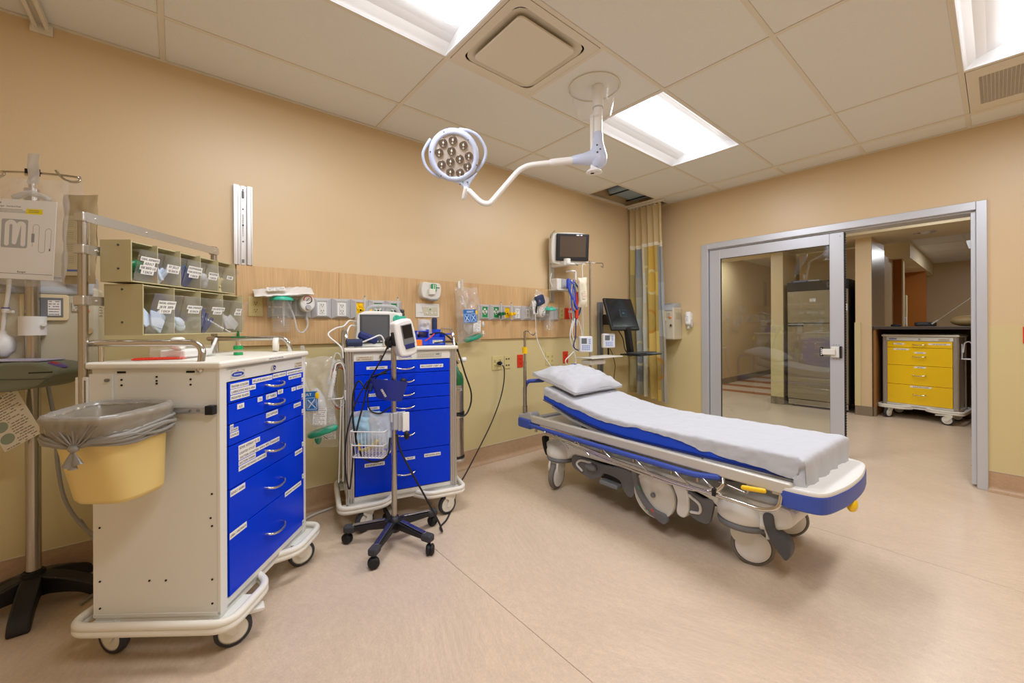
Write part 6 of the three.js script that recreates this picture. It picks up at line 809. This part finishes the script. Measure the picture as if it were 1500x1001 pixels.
// ---------------------------------------------------------------- wall mounted computer
{
  const t = thing('wall_workstation', 'black wall mounted computer screen with keyboard tray beside the curtain', 'computer', [0.004, 0, 0.843], HALF);
  part(t, 'wall_track', [box(0.075, 1.05, 0.035, 0, 1.0, 0.018, 0.004), box(0.02, 1.05, 0.02, 0.0, 1.0, 0.045)], mat(0x8f9094, 0.4, 0.5)); part(t, 'arm', [box(0.06, 0.12, 0.12, 0.03, 1.32, 0.1, 0.012)], M.black);
  const tilt = g => merge([g]).rotateX(-0.34).rotateY(-0.12).translate(0.06, 1.375, 0.265);
  const b = part(t, 'screen_housing', tilt(box(0.45, 0.385, 0.035, 0, 0, 0, 0.012)), M.black); part(b, 'screen', tilt(box(0.41, 0.325, 0.004, 0, 0.012, 0.0175)), M.screen); part(b, 'screen_image', tilt(MV(patch(0.11, 0.09, (c, w, h) => { c.fillStyle = '#18242c'; c.fillRect(0, 0, w, h); c.strokeStyle = '#2c5a6e'; c.lineWidth = 3; c.strokeRect(w * 0.05, h * 0.06, w * 0.9, h * 0.88); c.fillStyle = '#4a7888'; c.fillRect(w * 0.35, h * 0.42, w * 0.3, h * 0.14); }), 0.02, 0.01, 0.0201)), M.print);
  part(t, 'lower_arm', [MV(box(0.07, 0.34, 0.06, 0, 0, 0, 0.012), 0.13, 1.07, 0.32, 0.05, 0, 0.28)], M.black); part(t, 'tray', [box(0.44, 0.016, 0.26, 0.23, 0.925, 0.41, 0.007)], M.black); part(t, 'keyboard', [box(0.38, 0.016, 0.13, 0.24, 0.942, 0.42, 0.005)], M.darkGrey); part(t, 'palm_rest', [box(0.2, 0.01, 0.09, 0.3, 0.938, 0.535, 0.004)], mat(0x5c6e74, 0.5)); part(t, 'cable', tube([[0.16, 1.2, 0.15], [0.24, 1.1, 0.16], [0.22, 0.98, 0.2], [0.16, 0.93, 0.28]], 0.006, 30, 7), M.cable); part(t, 'indicator', tilt(box(0.01, 0.004, 0.003, 0.15, -0.172, 0.0185)), M.green);
}
// ---------------------------------------------------------------- towel dispensers and sanitizer
function dispenser(label, pos, turn, extra) {
  const t = thing('towel_dispenser', label, 'dispenser', pos, turn, 'paper towel dispensers');
  part(t, 'case', [box(0.34, 0.38, 0.195, 0, 0, 0.1, 0.018)], M.creamDark); part(t, 'top_cap', [ext(smoothShape([[0.01, 0.16], [0.02, 0.235], [0.09, 0.245], [0.15, 0.22], [0.205, 0.17], [0.2, 0.15]]), 0.3, 0.004).rotateY(-PI / 2).translate(0.15, 0, 0)], M.grey); part(t, 'cap_slot', [MV(box(0.2, 0.03, 0.006), 0, 0.222, 0.13, -0.5)], M.darkGrey);
  const w = part(t, 'window_frame', ext(rrect(-0.075, 0.03, 0.075, 0.15, 0.012), 0.006, 0.002, []).translate(0.0, 0, 0.204), M.bulkhead); part(w, 'window', box(0.115, 0.09, 0.004, 0, 0.09, 0.2125, 0.002), M.midGrey); part(w, 'notice', [MV(patch(0.04, 0.07, greek(6)), 0.03, 0.088, 0.2155)], M.print); part(t, 'lock', [cyl(0.014, 0.014, 0.012, 0.14, -0.02, 0.208, 'z', 20), box(0.02, 0.004, 0.004, 0.14, -0.02, 0.2145)], M.chrome); part(t, 'lever', [ball(0.013, 0.13, 0.075, 0.208)], M.orange); part(t, 'notice', MV(patch(0.05, 0.05, greek(5, '#cfc7ae', '#4a4a66')), 0.11, 0.1, 0.2058), M.print); part(t, 'rib', Array.from({ length: 6 }, (_, i) => box(0.004, 0.006, 0.12, 0.1715, 0.06 + i * 0.014, 0.1)), M.creamDark); part(t, 'opening', box(0.26, 0.012, 0.1, 0, -0.187, 0.11), M.dark);
}
dispenser('beige towel dispenser on the wall behind the tall stand', [0.0035, 1.25, 5.13], HALF); dispenser('beige towel dispenser half hidden by the privacy curtain', [0.415, 1.27, 0.0035], 0);
{ const t = thing('sanitizer_dispenser', 'small white hand sanitizer dispenser between towel dispenser and door', 'dispenser', [0.685, 1.31, 0.0]); part(t, 'bracket', [box(0.06, 0.17, 0.02, 0, 0.0, 0.012, 0.006)], M.offwhite); part(t, 'bottle', [lathe([[0, 0.1], [0.02, 0.1], [0.034, 0.085], [0.036, -0.03], [0.034, -0.055], [0, -0.055]], 24).translate(0, 0, 0.055)], M.white); part(t, 'pump_head', [cyl(0.018, 0.014, 0.05, 0, -0.075, 0.055), box(0.018, 0.08, 0.03, 0.04, -0.03, 0.055, 0.006)], M.frost); part(t, 'label', MV(patch(0.03, 0.06, greek(6, '#eef0f2', '#7a86b0')), 0, 0.02, 0.0918), M.print); }
// ---------------------------------------------------------------- tall stand
{
  const c = [0.225, 0, 5.165], t = thing('equipment_stand', 'tall steel stand with black cast star base beside the wall', 'stand', c, 0);
  part(t, 'pole', [cyl(0.0245, 0.0245, 1.78, 0, 0.98, 0, 'y', 28), cyl(0.011, 0.011, 0.1, 0, 1.91, 0)], M.steel); const arm = [[-0.16, 1.955, 0.19], [0, 1.945, 0], [0.11, 1.928, -0.13], [0.14, 1.92, -0.16]];
  part(t, 'hook_bar', [tube(arm, 0.005, 30, 8), tube([[0.08, 1.95, -0.085], [0.1, 1.915, -0.11], [0.125, 1.9, -0.14], [0.14, 1.905, -0.165], [0.13, 1.925, -0.165]], 0.005, 20, 8), tube([[0.02, 1.965, 0.0], [0.035, 1.955, -0.012], [0.03, 1.925, -0.005], [0.01, 1.93, 0.015]], 0.006, 16, 8), tube([[-0.09, 1.95, 0.11], [-0.05, 1.93, 0.09], [-0.09, 1.9, 0.14]], 0.005, 14, 8)], M.chrome); part(t, 'hook_joint', [cyl(0.009, 0.009, 0.03, -0.012, 1.946, 0.015, 'y'), cyl(0.009, 0.009, 0.03, 0.02, 1.944, -0.02, 'y')], M.softBlack);
  part(t, 'clamp', [cyl(0.043, 0.043, 0.085, 0, 1.255, 0, 'y', 28), cyl(0.008, 0.008, 0.02, 0.03, 1.26, -0.04, 'x')], M.white, 'white pole clamp');
  for (const a of [0, 1.2566, 2.5133, 3.7699, 5.0265]) part(t, 'leg', [ext(smoothShape([[0.0, 0.045], [0.02, 0.135], [0.07, 0.13], [0.16, 0.095], [0.235, 0.05], [0.25, 0.004], [0.225, 0.003], [0.16, 0.035], [0.07, 0.05]]), 0.05, 0.008).translate(0, 0, -0.025).rotateY(-a)], M.black); part(t, 'hub', [cyl(0.05, 0.038, 0.1, 0, 0.1, 0, 'y', 28), torus(0.03, 0.005, 0, 0.152, 0, 'y')], M.softBlack);
}
const FACE = 0.95, toF = (x, y, z, o) => V(x, y, z).applyAxisAngle(V(0, 1, 0), FACE).add(V(...o)).toArray();
{ // flat scale head
  const t = thing('device_console', 'grey-green slanted console with purple corner button on the tall stand', 'console', [0.371, 1.055, 5.122], FACE);
  part(t, 'housing', [ext(smoothShape([[-0.25, 0.035], [-0.1, 0.045], [0.07, 0.045], [0.135, 0.02], [0.14, 0.0], [0.1, -0.03], [0.06, -0.055], [-0.25, -0.06]]), 0.14, 0.012).translate(0, 0, -0.07)], mat(0x757a66, 0.5)); part(t, 'button_patch', [MV(ball(0.032, 0, 0, 0, 1.1, 0.25, 0.8), 0.105, 0.034, 0.03, 0, 0, -0.35)], mat(0x54428c, 0.4)); part(t, 'red_button', [MV(ball(0.016, 0, 0, 0, 1.3, 0.35, 0.8), 0.1, 0.041, 0.036, 0, 0, -0.35)], mat(0xa02c34, 0.4)); part(t, 'card_slot', box(0.09, 0.005, 0.004, 0.088, 0.004, 0.0805).rotateZ(0.03), M.softBlack); part(t, 'top_pad', [box(0.24, 0.006, 0.12, -0.07, 0.053, 0, 0.002)], mat(0xb8b4cc, 0.5)); part(t, 'seam', box(0.36, 0.003, 0.003, -0.06, -0.02, 0.0825), M.darkGrey);
}
{ const t = thing('squeeze_bulb', 'white rubber squeeze bulb hanging on a tube beside the tall stand', 'bulb', [0.205, 1.175, 5.255], FACE); part(t, 'bulb', lathe([[0, -0.055], [0.018, -0.055], [0.02, -0.045], [0.036, -0.03], [0.041, 0], [0.034, 0.03], [0.014, 0.045], [0.009, 0.06], [0, 0.06]], 28), M.white); part(t, 'tube', tube([[0, 0.05, 0], [0.006, 0.12, 0], [0.02, 0.2, 0], [0.026, 0.26, 0], [0.026, 0.35, 0.0]], 0.0075, 30, 8), M.white); part(t, 'valve', [cyl(0.012, 0.012, 0.02, 0.012, 0.148, 0), box(0.03, 0.012, 0.012, 0.03, 0.142, 0, 0.003)], M.white); part(t, 'collar', torus(0.01, 0.003, 0.012, 0.158, 0, 'y'), mat(0x54428c, 0.4)); }
{ // clear bag with printed instruction sheet
  const t = thing('tubing_set_bag', 'clear bag with printed tubing diagram hanging on the tall stand', 'bag', [0.34, 1.655, 5.155], FACE); const T = g => merge([g]).rotateZ(-0.05);
  part(t, 'plastic_bag', T(pouch(0.31, 0.46, 0.04, 101, 30, 36, 0.5)), M.bag, 'crinkled clear plastic bag');
  part(t, 'instruction_sheet', T(MV(patch(0.245, 0.335, (c, w, h) => { c.fillStyle = '#f2f2f0'; c.fillRect(0, 0, w, h); c.fillStyle = '#333'; c.font = 'bold ' + h * 0.03 + 'px sans-serif'; c.fillText('3M', w * 0.06, h * 0.06); c.font = h * 0.026 + 'px sans-serif'; c.fillText('Ranger - Standard Flow', w * 0.06, h * 0.1); c.fillStyle = '#888'; for (let i = 0; i < 3; i++) c.fillRect(w * 0.06, h * (0.125 + i * 0.017), w * (0.4 + 0.05 * i), h * 0.006); c.fillStyle = '#f6e21c'; c.fillRect(w * 0.52, h * 0.11, w * 0.26, h * 0.065); c.fillStyle = '#777'; for (let i = 0; i < 2; i++) c.fillRect(w * 0.56, h * (0.128 + i * 0.02), w * 0.16, h * 0.006);
    c.fillStyle = '#b4b6b8'; c.beginPath(); c.roundRect ? c.roundRect(w * 0.14, h * 0.25, w * 0.42, h * 0.36, 14) : c.rect(w * 0.14, h * 0.25, w * 0.42, h * 0.36); c.fill(); c.strokeStyle = '#f2f2f0'; c.lineWidth = w * 0.075; c.lineCap = 'round'; c.beginPath(); c.moveTo(w * 0.23, h * 0.56); c.lineTo(w * 0.23, h * 0.33); c.arc(w * 0.29, h * 0.33, w * 0.06, PI, 0); c.lineTo(w * 0.35, h * 0.54); c.moveTo(w * 0.35, h * 0.54); c.lineTo(w * 0.41, h * 0.33); c.arc(w * 0.45, h * 0.33, w * 0.04, PI, 0); c.lineTo(w * 0.49, h * 0.56); c.stroke();
    c.strokeStyle = '#a6a8aa'; c.lineWidth = 3; c.beginPath(); c.moveTo(w * 0.64, h * 0.58); c.lineTo(w * 0.64, h * 0.36); c.arc(w * 0.69, h * 0.34, w * 0.05, PI, 0); c.lineTo(w * 0.74, h * 0.6); c.arc(w * 0.79, h * 0.62, w * 0.05, PI, 0, true); c.lineTo(w * 0.84, h * 0.38); c.arc(w * 0.89, h * 0.38, w * 0.045, PI, 0); c.lineTo(w * 0.93, h * 0.6); c.stroke(); c.fillStyle = '#9a9ca0'; c.fillRect(w * 0.62, h * 0.42, w * 0.05, h * 0.11); c.fillStyle = '#555'; c.fillRect(w * 0.91, h * 0.6, w * 0.02, h * 0.03); c.fillRect(w * 0.02, h * 0.93, w * 0.96, h * 0.004); c.font = 'bold ' + h * 0.03 + 'px sans-serif'; c.fillText('Ranger', w * 0.42, h * 0.92); }, 0.001, 1850), 0.014, -0.035, 0.03, 0.0)), M.print, 'white instruction sheet with line drawing');
  part(t, 'tubing_coil', T([torus(0.09, 0.006, 0.0, 0.02, 0.0), torus(0.075, 0.006, 0.02, -0.04, 0.0), tube([[-0.06, 0.15, 0.0], [0, 0.17, 0.0], [0.07, 0.15, 0.0]], 0.012, 14, 8)]), M.frost); part(t, 'seal_strip', T(box(0.29, 0.006, 0.003, 0, -0.2, 0.004)), M.frost); part(t, 'hanging_strap', T(MV(pouch(0.045, 0.13, 0.004, 7, 4, 8, 0.2), 0.01, 0.275, 0.0)), M.frost);
}
{ const t = thing('sterile_pouch', 'tan printed paper pouch hanging behind the clear tubing bag', 'pouch', [0.24, 1.66, 5.015], FACE); part(t, 'pouch', pouch(0.15, 0.42, 0.02, 120, 12, 22, 0.3, 0.02), mat(0xd2bd92, 0.5, 0, { transmission: 0.3, thickness: 0, side: THREE.DoubleSide })); part(t, 'print', MV(patch(0.11, 0.28, (c, w, h) => { c.fillStyle = '#d4c196'; c.fillRect(0, 0, w, h); c.strokeStyle = '#a08a5c'; for (let i = 0; i < 2; i++) for (let j = 0; j < 4; j++) { c.strokeRect(w * (0.08 + i * 0.45), h * (0.06 + j * 0.2), w * 0.36, h * 0.14); c.fillStyle = '#a8936a'; for (let k = 0; k < 4; k++) c.fillRect(w * (0.1 + i * 0.45), h * (0.08 + j * 0.2 + k * 0.03), w * 0.28, h * 0.008); } c.fillStyle = '#5a6cae'; c.fillRect(w * 0.1, h * 0.9, w * 0.5, h * 0.03); }), 0, -0.03, 0.0135), M.print); part(t, 'hanging_loop', MV(pouch(0.1, 0.09, 0.006, 5, 6, 6, 0.3), -0.03, 0.235, 0), M.bag); }
{ const t = thing('instruction_card', 'laminated printed card hanging askew below the grey-green console', 'card', [0.265, 0.87, 5.2], FACE); part(t, 'card', MV(patch(0.17, 0.22, (c, w, h) => { greek(20, '#e2dccc', '#7d7766')(c, w, h); c.fillStyle = '#e2dccc'; c.fillRect(0, h * 0.45, w * 0.42, h * 0.5); c.fillStyle = '#8fa08e'; for (const y of [0.55, 0.8]) { c.beginPath(); c.ellipse(w * 0.22, h * y, w * 0.18, h * 0.1, 0, 0, 7); c.fill(); } c.fillStyle = '#333'; c.fillRect(w * 0.1, h * 0.04, w * 0.5, h * 0.02); }, 0.0012), 0, -0.02, 0.03, 0, 0, 0.5), M.print); part(t, 'string', tube([[-0.02, 0.09, 0.03], [-0.01, 0.12, 0.02], [0.04, 0.125, 0.02]], 0.0015, 12, 5), M.white); part(t, 'back_card', MV(patch(0.05, 0.07, greek(4, '#d8d0bc', '#6a6a90')), 0.12, -0.06, -0.03, 0, 0, -0.4), M.print); }
solo('grey_cable', 'grey cord hanging from the tall stand down to the floor', 'cord', [tube([[0.235, 1.0, 5.12], [0.25, 0.8, 5.095], [0.255, 0.6, 5.085], [0.27, 0.45, 5.06], [0.31, 0.33, 5.0], [0.36, 0.24, 4.92], [0.42, 0.12, 4.85], [0.48, 0.012, 4.78]], 0.0075, 80, 8), tube([[0.3, 0.36, 5.01], [0.29, 0.28, 4.98], [0.36, 0.2, 4.93], [0.33, 0.1, 4.9], [0.3, 0.02, 4.95], [0.38, 0.01, 5.0]], 0.006, 60, 8)], M.cableGrey);
// ---------------------------------------------------------------- small things on the airway cart
{ const t = thing('spray_bottle', 'small green capped glass bottle standing on the airway cart top', 'bottle', toA(0.36, 1.117, -0.16), 0); part(t, 'bottle', lathe([[0, 0.0], [0.018, 0.0], [0.019, 0.035], [0.012, 0.05], [0.008, 0.06], [0.008, 0.075], [0, 0.075]], 20), M.clear); part(t, 'foot', cyl(0.019, 0.018, 0.012, 0, 0.0065, 0), M.green); part(t, 'label', lathe([[0.0195, 0.025], [0.0195, 0.042]], 20), M.green); part(t, 'cap', [cyl(0.03, 0.03, 0.006, 0, 0.082, 0), cyl(0.006, 0.004, 0.025, 0, 0.098, 0)], M.darkGreen); }
{ const t = thing('clear_tray', 'clear plastic tray with tape rolls on the airway cart top', 'tray', toA(0.2, 1.117, -0.28), A_TURN); part(t, 'tray', [span(-0.1, 0.1, 0, 0.003, -0.06, 0.06), span(-0.1, 0.1, 0, 0.05, 0.058, 0.06), span(-0.1, 0.1, 0, 0.05, -0.06, -0.058), span(-0.1, -0.098, 0, 0.05, -0.06, 0.06), span(0.098, 0.1, 0, 0.05, -0.06, 0.06), span(-0.11, 0.12, 0.05, 0.053, 0.06, 0.072)], M.clear); part(t, 'paper_towels', [box(0.16, 0.03, 0.1, 0.015, 0.02, 0, 0.006)], M.paper); part(t, 'tape', [MV(lathe([[0.012, -0.015], [0.026, -0.015], [0.026, 0.015], [0.012, 0.015], [0.012, -0.015]], 22), -0.06, 0.062, 0.02, PI / 2)], M.cream); }
solo('tape_roll', 'white tape roll at the end of the airway cart top', 'tape', MV(lathe([[0.02, -0.012], [0.036, -0.012], [0.036, 0.012], [0.02, 0.012], [0.02, -0.012]], 26), 0, 0.037, 0, PI / 2), M.cream, toA(0.6, 1.117, -0.12), A_TURN + 0.4);
solo('red_folder', 'thin red ribbed folder lying flat on the airway cart top', 'folder', [box(0.16, 0.006, 0.05, 0, 0.0035, 0, 0.002), ...Array.from({ length: 14 }, (_, i) => box(0.006, 0.003, 0.045, -0.07 + i * 0.0108, 0.0075, 0))], M.red, toA(0.1, 1.117, -0.3), A_TURN - 1.2);
solo('white_pen', 'thin white penlight leaning on the airway cart top tray', 'pen', tube([[0, 0.006, 0], [0.03, 0.05, 0.0], [0.045, 0.075, 0]], 0.006, 10, 8), M.white, toA(0.3, 1.117, -0.25), A_TURN);
// ---------------------------------------------------------------- beyond the door
supplyCart({ label: 'yellow isolation cart with four drawers under the corridor counter', W: 0.7, D: 0.45, at: [1.995, 0, -2.78], turn: -0.118, faceMat: M.yellow, aluPosts: true, rim: true, px: 0.36, logoX: 0.1, lockX: 0.36, plateX: 0.58, badge: 'Armstrong', castors: [[0.06, 0.03, 1.2], [0.62, 0.05, -0.15, true], [0.07, -0.38, 0.5], [0.63, -0.38, 0.6]],
  drawers: [{ h: 0.085, hy: 0.99, labels: [[0.11, 0.22, 0.992, 0.02, 'GOWNS'], [0.44, 0.64, 0.995, 0.02, 'N95 RESPIRATORS']] }, { h: 0.235, hy: 0.835, labels: [[0.11, 0.26, 0.92, 0.02, 'FACE SHIELDS'], [0.31, 0.42, 0.88, 0.02, 'GLOVES']] }, { h: 0.255, hy: 0.59, labels: [[0.31, 0.42, 0.69, 0.02, 'MASKS']] }, { h: 0.255, hy: 0.34, labels: [[0.27, 0.47, 0.435, 0.022, 'ISOLATION GOWNS']] }] });
{ const t = thing('glove_rack', 'white wire holder with handle on the yellow cart side', 'holder', [2.72, 0, -2.78], -0.118); part(t, 'wire_frame', [pipe([[0, 0.82, -0.06], [0.14, 0.82, -0.06], [0.14, 0.82, 0.04], [0, 0.82, 0.04]], 0.006, 0.02), pipe([[0.01, 0.9, 0.0], [0.02, 1.02, 0.0], [0.06, 1.04, 0.0], [0.1, 0.98, 0.0]], 0.007, 0.03), pipe([[0, 0.82, 0], [0, 1.0, 0]], 0.006, 0.01)], M.white); part(t, 'handle', [pipe([[0.085, 1.0, 0.0], [0.125, 0.85, 0.0]], 0.013, 0.01)], M.white); }
{ const t = thing('corridor_counter', 'dark topped counter with wood side panels in the corridor', 'counter', [1.915, 0, -2.62]); const wd = mat(0x9a6a34, 0.5), cd = mat(0x4a4038, 0.35); part(t, 'worktop', span(0.0, 2.2, 1.185, 1.222, -0.75, 0, 0.004), cd, 'dark laminate worktop'); part(t, 'side_panel', span(0.0, 0.028, 0, 1.185, -0.74, -0.02), wd); part(t, 'side_panel', span(1.0, 1.03, 0, 1.185, -0.74, -0.02), wd); part(t, 'back_panel', span(0.028, 2.2, 0, 1.185, -0.75, -0.73), mat(0x4c3216, 0.6)); part(t, 'front_panel', span(1.03, 2.2, 0, 1.185, -0.06, -0.04), wd); part(t, 'skirting', span(0.0, 0.03, 0, 0.12, -0.02, -0.014), M.rubberBase); }
{ const t = thing('radio', 'black desk radio with raised antenna on the corridor counter', 'radio', [2.41, 1.2225, -2.95]); part(t, 'case', box(0.2, 0.055, 0.1, -0.02, 0.03, 0, 0.01), M.black); part(t, 'screen_strip', box(0.1, 0.02, 0.003, -0.04, 0.035, 0.051), M.darkGrey); part(t, 'antenna', [pipe([[0.05, 0.03, 0.05], [0.45, 0.42, 0.05]], 0.0045, 0.01), ball(0.007, 0.45, 0.42, 0.05), MV(box(0.08, 0.02, 0.02, 0, 0, 0, 0.005), 0.07, 0.055, 0.05, 0, 0, 0.75)], M.alu2); }
solo('computer_mouse', 'black computer mouse on the corridor counter', 'mouse', ball(0.045, 0, 0.012, 0, 1.2, 0.5, 0.7), M.black, [2.11, 1.2225, -2.9]);
{ const t = thing('desk_organiser', 'low beige desk organiser on the counter end beside the door frame', 'organiser', [2.74, 1.2225, -3.15]); part(t, 'bowl', ball(0.14, 0, 0.0, 0, 1, 0.5, 0.7).translate(0, 0.07, 0), mat(0xb59a68, 0.5)); }
{ // refrigerator
  const t = thing('steel_refrigerator', 'tall stainless steel two door refrigerator with black top panel in the corridor', 'refrigerator', [0.9, 0, -2.66]);
  part(t, 'cabinet', span(0.0, 0.75, 0.1, 1.905, -0.75, -0.03), M.softBlack, 'black cabinet sides'); const st = mat(0xb0a898, 0.3, 0.9); const d1 = part(t, 'door', span(0.004, 0.66, 1.28, 1.765, -0.03, 0.0, 0.006), st, 'upper steel door'), d2 = part(t, 'door', span(0.004, 0.66, 0.12, 1.268, -0.03, 0.0, 0.006), st, 'lower steel door'); part(t, 'side_door', span(0.668, 0.746, 0.12, 1.765, -0.03, 0.0, 0.006), st); part(d2, 'handle', [pipe([[0.03, 1.24, 0.005], [0.03, 1.24, 0.03], [0.2, 1.24, 0.03], [0.2, 1.24, 0.005]], 0.012, 0.02)], M.softBlack); part(t, 'control_panel', span(0.0, 0.75, 1.77, 1.905, -0.04, 0.004, 0.004), M.black, 'black control panel'); part(t, 'controller', [span(0.5, 0.62, 1.8, 1.88, 0.004, 0.012, 0.003)], M.darkGrey); part(t, 'display_digits', [span(0.52, 0.56, 1.83, 1.85, 0.012, 0.014)], M.screen); part(t, 'label', MV(patch(0.22, 0.03, lines('REFRIGERATOR', '#2c4a86', '#c8d4ea')), 0.16, 1.9075, -0.02, 0), M.print); part(t, 'sticker', MV(patch(0.07, 0.05, greek(3)), 0.33, 1.62, 0.001), M.print); part(t, 'kick_plate', span(0.01, 0.74, 0.03, 0.11, -0.05, -0.015), M.steel); part(t, 'foot', [[0.05, -0.08], [0.7, -0.08], [0.05, -0.7], [0.7, -0.7]].map(([x, z]) => cyl(0.02, 0.025, 0.1, x, 0.05, z)), M.black); part(t, 'paper_note', MV(patch(0.06, 0.1, greek(6)), 0.706, 1.5, 0.001), M.print); part(t, 'top_box', [span(0.08, 0.4, 1.906, 1.93, -0.3, -0.05)], M.grey);
}
{ const t = thing('emergency_switch', 'small red emergency switch plate on the wall right of the door', 'switch', [3.156, 1.165, 0.0035]); part(t, 'faceplate', box(0.075, 0.12, 0.007, 0, 0, 0.004, 0.003), M.red); part(t, 'toggle', box(0.012, 0.026, 0.012, 0, 0, 0.01, 0.003), M.white); }
renderer.render(scene, camera);
